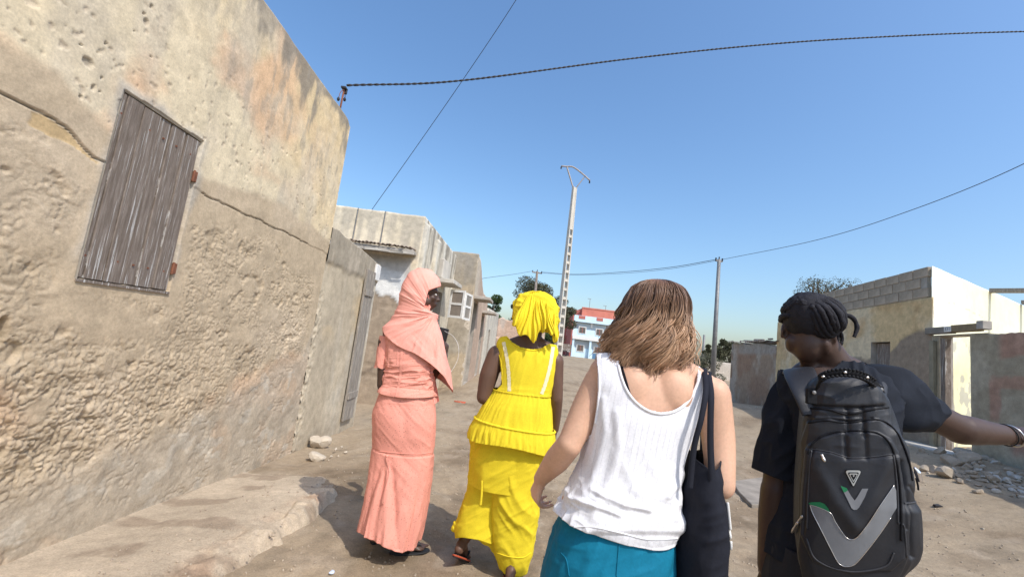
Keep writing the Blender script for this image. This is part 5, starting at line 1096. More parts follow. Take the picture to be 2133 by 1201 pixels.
# loose end hanging at the right hip
a = at(893, 770, YP-.06); G = []
for i, s_ in enumerate(np.linspace(0, 1, 14)):
    tp = at(886+18*s_, 772, YP-.02+.02*math.sin(s_*9)); bt_ = at(893+22*s_, 828+14*(1-abs(s_-.5)), YP-.0+.03*math.sin(s_*9)); G.append([tp+(bt_-tp)*v for v in np.linspace(0, 1, 18)])
G = np.array(G); obj('scarf_end', G.reshape(-1, 3), gridfaces(14, 18), MAT['peach_jersey'], peach, True)
# phone in the right hand
ph = at(921, 703, YP+.215); mb = MB(); mb.box(ph, (.036, .006, .07), rotz(.5)@roty(.12)); o = mb.obj('mobile_phone', simple('phone_black', (.02, .018, .02), .3, 0, spec=.5), None, bevel=.004); tag(o, 'dark mobile phone held up by the person in salmon pink', 'phone')
V, Fc = tubegeo(spline([ph+[.01, 0, .05], at(944, 700, YP+.21), at(955, 722, YP+.2), at(952, 752, YP+.2), at(930, 788, YP+.15), at(915, 812, YP+.05)], 40), .0015, 6); tag(obj('charging_cable', V, Fc, MAT['white_paint'], None, True), 'thin white cable looping from the dark phone', 'cable')
# ------------------------------------------------------------------ woman in yellow
YY = 2.8
yel = thing('person', 'person in a bright yellow sleeveless tunic, wide trousers and yellow headwrap', 'person', (.1, YY, 0))
YEL = (.87, .68, .035); MAT['yellow_cotton'] = cloth('yellow_cotton', YEL, .85, 900, .05, .3, .0007, trans=.12); MAT['yellow_trim'] = simple('lace_trim', (.80, .72, .45), .8, .2, 120, 500, .5, .001)
zy = lambda y, x=1090, Y=YY-.06: at(x, y, Y)[..., 2]
tY = Prof([(1102, 700, 96, .06), (1100, 716, 128, .075), (1099, 735, 124, .10), (1098, 770, 114, .115), (1094, 800, 112, .115), (1088, 822, 112, .12), (1076, 870, 130, .14, 2.2), (1068, 920, 150, .15, 2.2), (1058, 990, 148, .15), (1045, 1060, 146, .16), (1038, 1110, 140, .16), (1030, 1180, 120, .15)], YY, vis=-.06)
hdY = at(1117, 662, YY+.02); RY = rotz(math.radians(24))@rotx(math.radians(-8)); hp, PYh = headprims(hdY, RY, 1.0)
body = hp+[solid(tY, zy(960, 1060), zy(712), -.022), limb([at(1104, 735, YY), at(1108, 708, YY), hdY+[0, 0, -.05]], [.075, .060, .055]), limb([at(1060, 722, YY), at(1104, 712, YY), at(1148, 732, YY)], [.05, .055, .05])]
sl_ = at(1034, 738, YY); el_ = at(1008, 826, YY-.02); wl_ = at(1040, 842, YY+.22); sr_ = at(1156, 752, YY); er_ = at(1159, 830, YY-.01); wr_ = at(1156, 893, YY+.06)
body += [limb([sl_, sl_*.5+el_*.5+[-.008, 0, 0], el_], [.060, .062, .048]), limb([el_, el_*.6+wl_*.4, wl_], [.048, .044, .028]), limb([sr_, (sr_+er_)/2, er_], [.058, .050, .042]), limb([er_, er_*.5+wr_*.5, wr_], [.042, .038, .027])]
body += hand(wl_, [.6, .5, .1], [0, .1, 1], .95, (.3, .4, .3), 1)+hand(wr_, wr_-er_, [-1, .2, 0], .95, (.3, .4, .3), -1)
aL = np.array([-.13, 3.0, .15]); aL[:2] = gnd(962, 1150, .10)[:2]; aL[1] += .05; fL, GL, a_, b_, c_ = foot(aL, (.35, 1), .98, .5); aR = np.array([.20, 2.72, .11]); fR, GR, d_, e_, g_ = foot(aR, (.15, 1), .98)
kn = at(1010, 1050, YY+.09); kn2 = at(1084, 1060, YY+.02)
body += fL+fR+[limb([aL, (aL+kn)/2+[0, -.01, 0], kn], [.034, .046, .05]), limb([aR, aR+[0, .02, .22], kn2+[0, .02, 0]], [.034, .042, .045])]
fuse('body', body, MAT['skin_brown'], yel, .0074, 5); eyes(PYh, RY, 1., yel)
sandal(GL, a_, b_, c_, .98, MAT['black_rubber'], MAT['orange_rim'], yel); sandal(GR, d_, e_, g_, .98, MAT['black_rubber'], MAT['orange_rim'], yel)
# trousers: two wide legs; the left one swings out low
def tube_rows(rows, Y, yawf=0): return Prof(rows, Y)
legR = Prof([(1078, 930, 104, .13), (1078, 990, 90, .12), (1074, 1050, 90, .12), (1071, 1100, 86, .11), (1068, 1150, 74, .10), (1070, 1196, 42, .07)], YY-.01, vis=-.05)
legL = Prof([(1036, 925, 104, .13), (1032, 980, 98, .12), (1022, 1030, 88, .11), (1010, 1070, 90, .11), (1000, 1105, 96, .12), (1000, 1128, 90, .13)], YY+.06, vis=-.05)
def pant(T, top, bot, off, seed, fd, amp=.012, lab=None):
    G, TH, Z = loftgrid(T, bot, top, 300, 300, off); D = amp*folds(G, fd, 12, 2.2, seed, .8)+amp*.35*folds(G, (1, 0, .6), 24, 5, seed+3); V, Fc = shell(G, D); return obj('trouser_leg', V, Fc, MAT['yellow_cotton'], yel, True)
pR = pant(legR, zy(925, 1078), zy(1192, 1070), .006, 400, (-.55, 0, .85), .007)
pL = pant(legL, zy(925, 1036), lambda th: zy(1122, 1000)+.06*np.cos(th+.3)*-1*np.clip(np.cos(th+.3), -1, 0)-.045*np.clip(np.cos(th), 0, 1), .006, 410, (.75, 0, .65), .008)
# hem swoosh of the left leg
q0 = [(944, 1092), (938, 1104), (950, 1112), (980, 1118), (1010, 1132), (1032, 1152)]; pts = [at(a, b, YY+.02-.004*i) for i, (a, b) in enumerate(q0)]
V, Fc = tubegeo(spline([p+[.02, .02, .01] for p in pts], 40), np.linspace(.016, .030, 40)+.004*np.sin(np.arange(40)*.9), 12); obj('rolled_hem', V, Fc, MAT['yellow_cotton'], pL, True)
bR = bvh_of(pR); cord_on(bR, [(1034, 1150), (1060, 1158), (1088, 1160), (1106, 1150)], .003, 'hem_seam', MAT['yellow_cotton'], pR)
seat = pant(Prof([(1072, 905, 130, .14, 2.2), (1062, 950, 138, .145, 2.2), (1056, 990, 136, .145, 2.2), (1050, 1030, 130, .14, 2.2)], YY+.01, vis=-.06), zy(905, 1072), zy(1022, 1052), .004, 420, (.8, 0, .6), .005); seat.name = 'trouser_seat'
bt_ = bvh_of(seat); tie = spline([at(1004, 1000, YY-.17), at(1003, 1030, YY-.175), at(1000, 1052, YY-.17)], 14); V, Fc = tubegeo(tie, np.linspace(.004, .009, 14), 8); obj('waist_tie', V, Fc, MAT['yellow_cotton'], yel, True)
# tunic: yoke, gathered tier, ruffle
def arm(TH, px, poly): return 0
yoke_top = zy(706, 1100)
G, TH, Z = loftgrid(tY, zy(820, 1088)-.0, zy(700, 1100), 520, 240, .010); px = proj(G)
D = .003*folds(G, (.2, 0, 1), 24, 4, 430)+.0035*folds(G, (1, 0, .1), 20, 4, 431)*sstep(zy(790), zy(820), Z)
V, Fc = shell(G, D, .003)
keep_poly = [(990, 860), (1046, 800), (1044, 770), (1041, 745), (1032, 720), (1027, 704), (1056, 700), (1066, 712), (1084, 723), (1108, 728), (1128, 725), (1143, 716), (1164, 719), (1163, 745), (1160, 762), (1152, 800), (1190, 860)]
def cutmesh(V, Fc, n, poly, nu, nv, Yc):
    """cut garment panels along an outline: faces outside go, boundary vertices slide onto it"""
    pxv = proj(V); sd_ = polydist(pxv[:, 0], pxv[:, 1], poly); fr = V[:, 1] > Yc
    Vc = V.copy(); Vc[:, 1] = Yc; pf = proj(Vc); sd2 = polydist(pf[:, 0], pf[:, 1], poly); sd_ = np.where(fr, sd2, sd_)
    keep = (sd_[Fc] > -1.2).all(1)
    return V, Fc[keep]
V, Fc = cutmesh(V, Fc, 0, keep_poly, 0, 0, YY+.01); yk = obj('tunic_yoke', V, Fc, MAT['yellow_cotton'], yel, True); by = bvh_of(yk)
for q in ([(1049, 712), (1056, 745), (1060, 780), (1061, 814)], [(1152, 722), (1146, 760), (1137, 795), (1128, 820)]):
    ribbon_on(by, q, 7, 'lace_stripe', MAT['yellow_trim'], yk, .002, .12)
cord_on(by, [(1057, 703), (1066, 714), (1084, 725), (1108, 730), (1128, 727), (1143, 718)], .003, 'neck_binding', MAT['yellow_cotton'], yk)
cord_on(by, [(1031, 716), (1042, 745), (1046, 772), (1044, 800)], .003, 'armhole_binding', MAT['yellow_cotton'], yk)
t2 = Prof([(1088, 812, 110, .118, 2.2), (1087, 824, 118, .128, 2.2), (1078, 852, 138, .15, 2.2), (1070, 886, 156, .165, 2.2)], YY, vis=-.06)
G, TH, Z = loftgrid(t2, lambda th: zy(888, 1072)+.015*np.cos(th)*-1, zy(818, 1088), 560, 200, .008); vv = sstep(zy(818), zy(850), Z)
D = .0045*(1-2*np.abs(vnoise(TH*8+.6*vnoise(TH*3, Z*9, 0, 4), Z*4, 0, 440)))*vv+.0025*(1-2*np.abs(vnoise(TH*24+.8*vnoise(TH*5, Z*14, 0, 6), Z*12, 0, 441)))*(1-.6*vv)+.006*np.exp(-((Z-zy(819, 1088))/.006)**2); V, Fc = shell(G, D); tr_ = obj('tunic_tier', V, Fc, MAT['yellow_cotton'], yel, True)
t3 = Prof([(1072, 880, 158, .166, 2.2), (1068, 900, 170, .178, 2.2), (1065, 925, 178, .19, 2.2), (1064, 945, 182, .192, 2.2)], YY, vis=-.06)
G, TH, Z = loftgrid(t3, lambda th: zy(926, 1065)+.012*np.sin(3*th)+.02*np.cos(th)*-1, lambda th: zy(884, 1072)+.015*np.cos(th)*-1, 640, 130, .006); vv = sstep(zy(884), zy(915), Z)
D = .006*(1-2*np.abs(vnoise(TH*11+.5*vnoise(TH*4, Z*9, 0, 7), Z*4, 0, 450)))*vv+.003*(1-2*np.abs(vnoise(TH*32, Z*14, 0, 451)))+.008*np.exp(-((Z-zy(887, 1072)-.015*np.cos(TH)*-1)/.006)**2); V, Fc = shell(G, D); obj('tunic_ruffle', V, Fc, MAT['yellow_cotton'], yel, True)
# headwrap: wound cap and hanging tails
cap = Prof([(1122, 607, 30, .05), (1121, 616, 68, .085), (1118, 632, 88, .110), (1116, 655, 92, .118), (1117, 678, 88, .112), (1118, 700, 78, .10)], YY+.01, vis=-.04)
P, TH, Z = loftgrid(cap, lambda th: zy(684, 1118)-.02*np.sin(th)*-1+.055*np.clip(np.sin(th), 0, 1), zy(605.5, 1121), 360, 240, .004); lc = (P-hdY)@RY
D = .010*folds(P, (1, 0, -.35), 14, 2.5, 460, 1.)+.004*folds(P, (1, 0, -.3), 34, 5, 461); opn = sstep(1.1, .85, np.hypot(lc[..., 0]/.062, (lc[..., 2]+.035)/.085))*(lc[..., 1] > .03); D -= .07*opn
V, Fc = shell(P, D); obj('headwrap', V, Fc, MAT['yellow_cotton'], yel, True)
def tail(top, bot, Y0, Y1, npl, amp, seed, nu=64, nv=40, sag_=0., bulge=.06):
    """hanging pleated cloth between a top and a bottom pixel edge"""
    top = spline(np.array([(a, b, 0) for a, b in top], float), nu)[:, :2]; bot = spline(np.array([(a, b, 0) for a, b in bot], float), nu)[:, :2]; G = np.zeros((nu, nv, 3)); u = np.linspace(0, 1, nu)
    for j, v in enumerate(np.linspace(0, 1, nv)):
        for i in range(nu):
            q = top[i]*(1-v)+bot[i]*v; q[0] += 3*math.sin(7*v+9*u[i])*v; q[1] += 5*v*v*math.sin(u[i]*math.pi*npl*2+seed)
            y = Y0+(Y1-Y0)*v - bulge*math.sin(v*math.pi*.75)+amp*(.25+.75*v)*math.sin(u[i]*math.pi*2*npl+seed+1.5*v)+.5*amp*float(math.sin(u[i]*math.pi*5*npl+seed*2)); G[i, j] = at(q[0], q[1], y)
    N = gnormals(G, False); G2 = G+N*.0035; f = gridfaces(nu, nv); n = nu*nv; V = np.vstack([G.reshape(-1, 3), G2.reshape(-1, 3)])
    ed = []; idx = lambda i, j: i*nv+j
    for i in range(nu-1): ed += [(idx(i, 0), idx(i+1, 0), n+idx(i+1, 0), n+idx(i, 0)), (idx(i, nv-1), idx(i+1, nv-1), n+idx(i+1, nv-1), n+idx(i, nv-1))]
    for j in range(nv-1): ed += [(idx(0, j), idx(0, j+1), n+idx(0, j+1), n+idx(0, j)), (idx(nu-1, j), idx(nu-1, j+1), n+idx(nu-1, j+1), n+idx(nu-1, j))]
    return obj('headwrap_tail', V, np.vstack([f, f+n, np.array(ed)]), MAT['yellow_cotton'], yel, True)
tail([(1100, 612), (1110, 607), (1122, 607)], [(1064, 672), (1078, 688), (1098, 704), (1117, 713)], YY-.06, YY-.13, 2.5, .012, 1)
tail([(1112, 608), (1126, 610), (1140, 618)], [(1113, 700), (1128, 690), (1142, 690), (1150, 697), (1158, 706)], YY-.055, YY-.12, 3, .013, 2)
tail([(1126, 611), (1146, 622), (1158, 640)], [(1146, 690), (1152, 700), (1158, 712), (1163, 704)], YY-.03, YY-.07, 1.5, .010, 3)
# ------------------------------------------------------------------ woman in white tank top
YC = 1.36
wh = thing('person', 'person with long wavy brown hair in a white tank top and teal trousers', 'person', (.45, YC, 0))
zc = lambda y, x=1340, Y=YC-.06: at(x, y, Y)[..., 2]
tC = Prof([(1366, 748, 190, .030), (1365, 760, 232, .052), (1363, 780, 254, .075), (1359, 815, 250, .095), (1349, 875, 218, .108), (1332, 945, 200, .105), (1318, 1000, 206, .108), (1303, 1060, 238, .120), (1292, 1110, 246, .128), (1284, 1160, 250, .135), (1276, 1215, 248, .135), (1262, 1300, 240, .12)], YC, math.radians(3), -.06)
hdC = at(1376, 662, YC+.02); RC_ = rotz(math.radians(-6))@rotx(math.radians(-6)); hp, PCh = headprims(hdC, RC_, .97)
shl = at(1252, 796, YC); shr = at(1484, 820, YC)
body = hp+[solid(tC, zc(1100, 1290), zc(752, 1366), -.006, 64, 60), solid(tC, zc(1290, 1265), zc(1080, 1296), -.026, 48, 20), limb([at(1360, 800, YC), at(1367, 748, YC-.0), hdC+[0, -.01, -.04]], [.070, .054, .052]),
    limb([at(1266, 778, YC), at(1320, 757, YC), at(1366, 744, YC), at(1415, 770, YC), at(1466, 800, YC)], [.040, .042, .048, .042, .040]),
    ell(at(1318, 812, YC-.055), (.062, .042, .075)), ell(at(1402, 820, YC-.055), (.062, .042, .075))]
eL = at(1186, 925, YC-.03); wL = at(1127, 996, YC+.13); eR = at(1501, 1008, YC-.04); wR = at(1462, 1010, YC+.2)
body += [limb([shl, at(1222, 850, YC-.01), eL], [.054, .047, .037], 18), limb([eL, at(1160, 957, YC+.03), wL], [.0385, .040, .0255], 18), limb([shr, at(1496, 915, YC-.01), eR], [.054, .049, .041], 18), limb([eR, eR*.6+wR*.4, wR], [.041, .038, .026], 18)]
body += hand(wL, [-.16, .35, -.92], [.9, .35, -.2], .92, (.75, .85, .5), -1, tcurl=.35, each=(-.1, 0, .05, .15)) + hand(wR, wR-eR+[-.05, 0, 0], [-.3, -.2, -1], .92, (.6, .7, .4), 1)
gC = 0.; aL = np.array([.22, 1.5, .10]); aR = np.array([.38, 1.25, .10]); fL, GL, a_, b_, c_ = foot(aL, (0, 1), .98); fR, GR, d_, e_, g_ = foot(aR, (.05, 1), .98)
body += fL+fR+[limb([aL, aL+[0, 0, .3], [aL[0]+.02, 1.42, .5]], [.035, .055, .06]), limb([aR, aR+[0, 0, .3], [aR[0], 1.33, .5]], [.035, .055, .06])]
fuse('body', body, MAT['skin_fair'], wh, .0056, 6); eyes(PCh, RC_, .97, wh)
sandal(GL, a_, b_, c_, .98, MAT['black_rubber'], MAT['black_rubber'], wh); sandal(GR, d_, e_, g_, .98, MAT['black_rubber'], MAT['black_rubber'], wh)
# trousers
TEAL = (.006, .150, .245); MAT['teal'] = cloth('teal_cotton', TEAL, .8, 900, .12, .3, .0006)
hipT = Prof([(1298, 1095, 206, .116), (1292, 1135, 226, .130), (1285, 1180, 238, .140), (1278, 1230, 242, .145), (1262, 1310, 250, .14), (1258, 1340, 240, .13)], YC, math.radians(3), -.06)
G, TH, Z = loftgrid(hipT, zc(1335, 1258), zc(1098, 1296), 360, 200, .006); D = .0045*folds(G, (.3, 0, 1), 16, 3, 500)+.003*folds(G, (1, 0, .4), 24, 6, 501); V, Fc = shell(G, D); tr1 = obj('trouser_seat', V, Fc, MAT['teal'], wh, True)
for (A_, B_) in ((at(1222, 1300, YC), aL+[0, 0, .06]), (at(1312, 1310, YC), aR+[0, 0, .06])): sleeve('trouser_leg', A_, B_, .105, .085, MAT['teal'], wh, 505, amp=.01)
bt_ = bvh_of(tr1); cord_on(bt_, [(1168, 1150), (1180, 1165), (1186, 1199)], .002, 'pocket_seam', MAT['teal'], tr1); cord_on(bt_, [(1290, 1120), (1284, 1199)], .0018, 'centre_seam', MAT['teal'], tr1)
# tank top
def pointelle(m, b):
    # knitted ladder lines running down the cloth
    sx = m.N.new('ShaderNodeSeparateXYZ'); m.L(m.co, sx.inputs[0]); w = m.noise(6, 2); u = m.math('ADD', m.math('ADD', sx.outputs[0], m.math('MULTIPLY', sx.outputs[2], -.13)), m.math('MULTIPLY', w, .010))
    s1 = m.math('ABSOLUTE', m.math('SINE', m.math('MULTIPLY', u, 3.14159/.0175))); line = m.ramp(s1, [(.05, 1.), (.13, 0.)])
    s2 = m.math('ABSOLUTE', m.math('SINE', m.math('MULTIPLY', sx.outputs[2], 3.14159/.0052))); dots = m.ramp(s2, [(.35, 1.), (.6, .3)]); f = m.math('MULTIPLY', line, dots)
    m.bump(m.math('SUBTRACT', 1., f), .6, .002); return m.mix(b, (.50, .49, .52), m.math('MULTIPLY', f, .58))
MAT['white_knit'] = cloth('white_knit', (.80, .79, .81), .9, 800, .03, .25, .0006, extra=pointelle, trans=.05)
tT = Prof([(1366, 742, 186, .030), (1365, 756, 228, .052), (1363, 780, 254, .078), (1359, 815, 250, .099), (1349, 875, 220, .113), (1335, 940, 198, .112), (1324, 985, 190, .115), (1312, 1035, 210, .130), (1305, 1070, 228, .138), (1299, 1092, 238, .140), (1296, 1108, 230, .134)], YC, math.radians(3), -.06)
G, TH, Z = loftgrid(tT, lambda th: zc(1104, 1291)-.008*np.cos(th)+.010*np.sin(2*th+.6), zc(745, 1366), 900, 640, .004); px = proj(G); X_, Y_ = px[..., 0], px[..., 1]
lo = sstep(900, 1010, Y_); bot = sstep(1000, 1040, Y_)*sstep(1125, 1095, Y_)
D = .0032*folds(G, (.35, 0, 1), 15, 3.0, 510, .8)*(.5+.5*sstep(820, 900, Y_)) + .0026*folds(G, (-.55, 0, .8), 13, 3, 511)*lo
D += .008*folds(G, (1, 0, -.18), 20, 4, 512, 1.)*bot*sstep(1330, 1200, X_) + .003*folds(G, (1, 0, -.25), 18, 4, 513)*bot + .008*sstep(1060, 1085, Y_)*sstep(1115, 1100, Y_)
for ln, w, h_ in (([(1256, 830), (1262, 900), (1245, 980), (1215, 1040)], 9, .006), ([(1285, 860), (1290, 930), (1268, 1010), (1240, 1060)], 10, .006), ([(1450, 800), (1425, 880), (1400, 960)], 10, -.006), ([(1238, 1020), (1260, 1032), (1300, 1050), (1350, 1060)], 7, .009), ([(1195, 1040), (1240, 1052), (1290, 1070)], 6, .009), ([(1385, 1030), (1405, 1010), (1420, 985)], 8, .008), ([(1400, 1075), (1412, 1040), (1424, 1010)], 8, .007)):
    D += h_*np.exp(-(polydist(X_, Y_, ln, False)/w)**2)*(np.sin(TH) < .2)
V, Fc = shell(G, D, .0022)
poly = [(1100, 1300), (1120, 960), (1232, 905), (1238, 880), (1243, 850), (1246, 815), (1246, 780), (1243, 735), (1286, 735), (1290, 760), (1296, 788), (1308, 815), (1326, 838), (1350, 853), (1376, 859), (1402, 855), (1424, 842), (1441, 820), (1452, 795), (1456, 762), (1482, 762), (1484, 800), (1480, 840), (1474, 880), (1470, 905), (1600, 960), (1600, 1300)]
V, Fc = cutmesh(V, Fc, 0, poly, 0, 0, YC); tk = obj('tank_top', V, Fc, MAT['white_knit'], wh, True); bk_ = bvh_of(tk)
MAT['white_rib'] = cloth('white_rib', (.80, .79, .81), .9, 800, .03, .25, .0006)
cord_on(bk_, [(1288, 760), (1295, 788), (1307, 815), (1325, 838), (1350, 855), (1376, 861), (1402, 857), (1425, 843), (1442, 821), (1453, 796), (1457, 775)], .0042, 'neck_binding', MAT['white_rib'], tk, 8, .3)
cord_on(bk_, [(1247, 762), (1249, 790), (1248, 820), (1245, 852), (1240, 882)], .0036, 'armhole_binding', MAT['white_rib'], tk, 8, .3)
cord_on(bk_, [(1180, 1098), (1230, 1096), (1290, 1108), (1350, 1122), (1412, 1120)], .0022, 'hem_stitching', MAT['white_rib'], tk, 6, .1)
bo = [o for o in wh.children if o.name.startswith('body')][0]; bbo = bvh_of(bo); MAT['black_cloth'] = cloth('black_cloth', (.013, .013, .016), .85, 900, .1)
ribbon_on(bbo, [(1291, 752), (1300, 780), (1307, 805), (1316, 836)], 5, 'bra_strap', MAT['black_cloth'], wh, .003)
# hair: a dark under-layer and a few thousand wavy strands gathered in locks
hr = Prof([(1385, 579, 20, .03), (1384, 584, 62, .065), (1381, 596, 94, .095), (1379, 618, 110, .110), (1374, 645, 122, .112), (1368, 680, 136, .108), (1360, 715, 154, .102), (1353, 745, 162, .094), (1348, 778, 132, .08)], YC+.015, vis=-.06)
def hairmat(name, c0, c1):
    m = M(name, .42, .45); a = m.attr(); m.base(m.mix(a, m.ramp(m.noise(20, 4), [(.3, .8), (.7, 1.2)]), 1, 'MULTIPLY')); return m.m
MAT['hair_brown'] = hairmat('hair_brown', 0, 0)
G, TH, Z = loftgrid(hr, lambda th: zc(728, 1350)+.13*np.clip(np.sin(th), 0, 1), zc(580, 1385), 160, 120, -.016); zt_ = zc(580, 1385)
lc = (G-hdC)@RC_; opn = sstep(1.15, .9, np.hypot(lc[..., 0]/.058, (lc[..., 2]+.03)/.095))*(lc[..., 1] > .02)
V, Fc = shell(G, -.06*opn+.004*folds(G, (.2, 0, 1), 22, 3, 520)); obj('hair_underlayer', V, Fc, MAT['hair_brown'], wh, True, col=np.array([.070, .042, .026])*np.ones((len(V), 3)))
rr = np.random.default_rng(77); NL = 190; NS = 16; SEG = 27; zbot = zc(760, 1350); Vs = []; Cs = []
part = math.radians(-75)
for L_ in range(NL):
    th0 = math.radians(rr.uniform(-200, 20)); ln_ = rr.uniform(.76, 1.10)+.06*(rr.uniform() < .2); ph = rr.uniform(0, 6.28); wv = rr.uniform(.010, .022); wf = rr.uniform(1.3, 2.3); rho = rr.uniform(.84, 1.08); drift = rr.normal(0, .22); tone = rr.uniform(.85, 1.2); blond = rr.uniform(0, 1)
    for s_ in range(NS):
        t = np.linspace(0, 1, SEG); fly = rr.uniform() < .07
        z = zt_+(zbot-zt_)*t*(ln_+rr.normal(0, .03)+(.05 if fly else 0)); dth = rr.normal(0, .07)*(1-.72*t); th = th0+drift*t+dth+.05*np.sin(t*9+ph)
        off = (rho-1)*.15*sstep(.0, .3, t)+rr.normal(0, .0035)*(1.2-t)+(.012*t*rr.uniform() if fly else 0); P = hr.ev(th, z, off)
        wa = wv*sstep(.25, .7, t)*(1+.3*rr.normal()); P = P+np.stack([wa*np.sin(t*wf*6.28+ph+.2*rr.normal()), wa*.8*np.cos(t*wf*6.28+ph), wa*.5*np.sin(t*wf*6.28+ph+1)], -1)+(rr.normal(0, .006, 3)*t[:, None] if fly else 0)
        P[:, 0] += .010*t**3*rr.normal()
        r = rr.uniform(.0011, .0020)*(1-.55*t**3); T_ = np.gradient(P, axis=0); T_ /= np.linalg.norm(T_, axis=1)[:, None]; A_ = np.cross(T_, [0, 1., 0]); A_ /= np.linalg.norm(A_, axis=1)[:, None]+1e-9; B_ = np.cross(T_, A_)
        ring = np.stack([P+(A_*math.cos(a)+B_*math.sin(a))*r[:, None] for a in (0, 2.09, 4.19)], 1)
        Vs.append(ring.reshape(-1, 3)); k = np.clip(sstep(.15, .85, t)*(.30+.8*blond)+rr.normal(0, .05), 0, 1)[:, None]
        c_ = (np.array([.17, .090, .052])*(1-k)+np.array([.66, .42, .26])*k)*tone*rr.uniform(.8, 1.2); Cs.append(np.repeat(c_, 3, 0))
Vs = np.concatenate(Vs); Cs = np.concatenate(Cs); n_ = NL*NS; i = np.arange(SEG-1)[:, None]; j = np.arange(3)[None]; j2 = (j+1) % 3; f = np.stack([i*3+j, i*3+j2, (i+1)*3+j2, (i+1)*3+j], -1).reshape(-1, 4)
Fh = (f[None]+(np.arange(n_)*SEG*3)[:, None, None]).reshape(-1, 4); ho = obj('hair', Vs, Fh, MAT['hair_brown'], wh, True, col=Cs); ho['kind'] = 'stuff'
# ------------------------------------------------------------------ tote bag on her right shoulder
tb = thing('tote_bag', 'black cloth tote bag with white lettering hanging from the shoulder of the tank top wearer', 'bag', (.65, 1.36, .6))
MAT['tote'] = cloth('tote_black', (.016, .017, .024), .85, 700, .15)
tg = Prof([(1466, 962, 50, .13, 2.4), (1464, 985, 62, .15, 2.4), (1458, 1015, 76, .165, 2.3), (1459, 1060, 82, .175, 2.3), (1458, 1110, 96, .175, 2.2), (1454, 1160, 100, .17, 2.2), (1450, 1201, 98, .16, 2.4), (1446, 1240, 80, .14, 2.6), (1445, 1248, 60, .13, 2.6)], YC+.02, math.radians(-8), -.05)
G, TH, Z = loftgrid(tg, zc(1246, 1445), lambda th: zc(960, 1465)+.014*np.cos(th*2)-.004*np.sin(th), 300, 220, 0.); D = .006*folds(G, (.15, 0, 1), 12, 2.5, 540)+.003*folds(G, (1, 0, .5), 20, 5, 541); V, Fc = shell(G, D); tbm = obj('bag_body', V, Fc, MAT['tote'], tb, True)
V, Fc = solid(tg, zc(1249, 1445), zc(1238, 1446), -.004, 40, 4); obj('bag_bottom', V, Fc, MAT['tote'], tb)
def strap(pts, w, name, mat, parent, side=(1, 0, 0), th_=.0015):
    P = spline(pts, 60); T_ = np.gradient(P, axis=0); T_ /= np.linalg.norm(T_, axis=1)[:, None]; s_ = np.asarray(side, float); s_ = s_-T_*(T_@s_)[:, None]; s_ /= np.linalg.norm(s_, axis=1)[:, None]; N = np.cross(T_, s_)
    R_ = np.stack([P-s_*w/2+N*th_, P+s_*w/2+N*th_, P+s_*w/2-N*th_, P-s_*w/2-N*th_], 0); V = R_.reshape(-1, 3); m = 60; i = np.arange(m-1); Fc = np.concatenate([np.stack([a*m+i, b*m+i, b*m+i+1, a*m+i+1], -1) for a, b in ((0, 1), (1, 2), (2, 3), (3, 0))]); return obj(name, V, Fc, mat, parent, True)
strap([at(1437, 1015, YC-.125), at(1446, 930, YC-.125), at(1461, 870, YC-.13), at(1470, 815, YC-.10), at(1468, 776, YC-.03), at(1466, 772, YC+.03), at(1466, 830, YC+.11), at(1462, 960, YC+.16)], .016, 'handle', MAT['tote'], tb)
strap([at(1484, 1010, YC-.125), at(1480, 930, YC-.12), at(1480, 870, YC-.115), at(1481, 820, YC-.095), at(1476, 782, YC-.03), at(1476, 778, YC+.03), at(1478, 830, YC+.11), at(1480, 960, YC+.16)], .018, 'handle', MAT['tote'], tb)
btb = bvh_of(tbm)
# lettering on the outer face, seen almost edge on
def letter(pts, name='lettering'): 
    th = [p[0] for p in pts]; P = np.array([tg.ev(np.array(a), np.array(zc(b, 1458)), .012) for a, b in pts]); V, Fc = tubegeo(spline(P, 30), .0042, 6); return obj(name, V, Fc, MAT['white_paint'], tb, True)
letter([(-.62, 1030), (-.60, 1050), (-.57, 1084)]); letter([(-.50, 1080), (-.42, 1092), (-.46, 1104), (-.34, 1112), (-.12, 1118), (-.12, 1128), (-.30, 1132), (-.46, 1128), (-.48, 1112)])
letter([(.1, 1050), (.35, 1050), (.35, 1090), (.1, 1092)]); letter([(.6, 1050), (.6, 1095)])
# ------------------------------------------------------------------ man in black with backpack
YD = 1.60
mn = thing('person', 'person with tied up dreadlocks in a black t-shirt stretching out the right arm', 'person', (1.1, YD, 0))
zd = lambda y, x=1760, Y=YD-.08: at(x, y, Y)[..., 2]
TEE = (.016, .019, .027); MAT['black_tee'] = cloth('black_tee', TEE, .85, 900, .12, .25, .0006)
tD = Prof([(1748, 752, 130, .045), (1750, 770, 196, .075), (1756, 795, 236, .10), (1756, 830, 246, .115), (1754, 880, 240, .125), (1748, 950, 226, .125), (1740, 1030, 216, .125), (1732, 1100, 216, .13), (1722, 1180, 218, .135), (1708, 1300, 214, .13)], YD, math.radians(-22), -.08)
hdD = at(1683, 690, YD-.02); RD_ = rotz(math.radians(-36))@rotx(math.radians(-32)); hp, PDh = headprims(hdD, RD_, 1.04)
body = hp+[solid(tD, zd(1290, 1710), zd(758, 1748), -.01, 56, 50), limb([at(1742, 775, YD), at(1722, 738, YD-.01), at(1700, 706, YD-.02)], [.070, .060, .058]), limb([at(1666, 792, YD+.03), at(1735, 758, YD), at(1815, 792, YD-.03)], [.040, .050, .042])]
sL = at(1648, 835, YD+.05); eL = at(1616, 1020, YD+.03); wL = at(1600, 1180, YD+.07); sR = at(1850, 822, YD-.05); eR = at(2000, 893, YD-.05); wR = at(2100, 906, YD-.03)
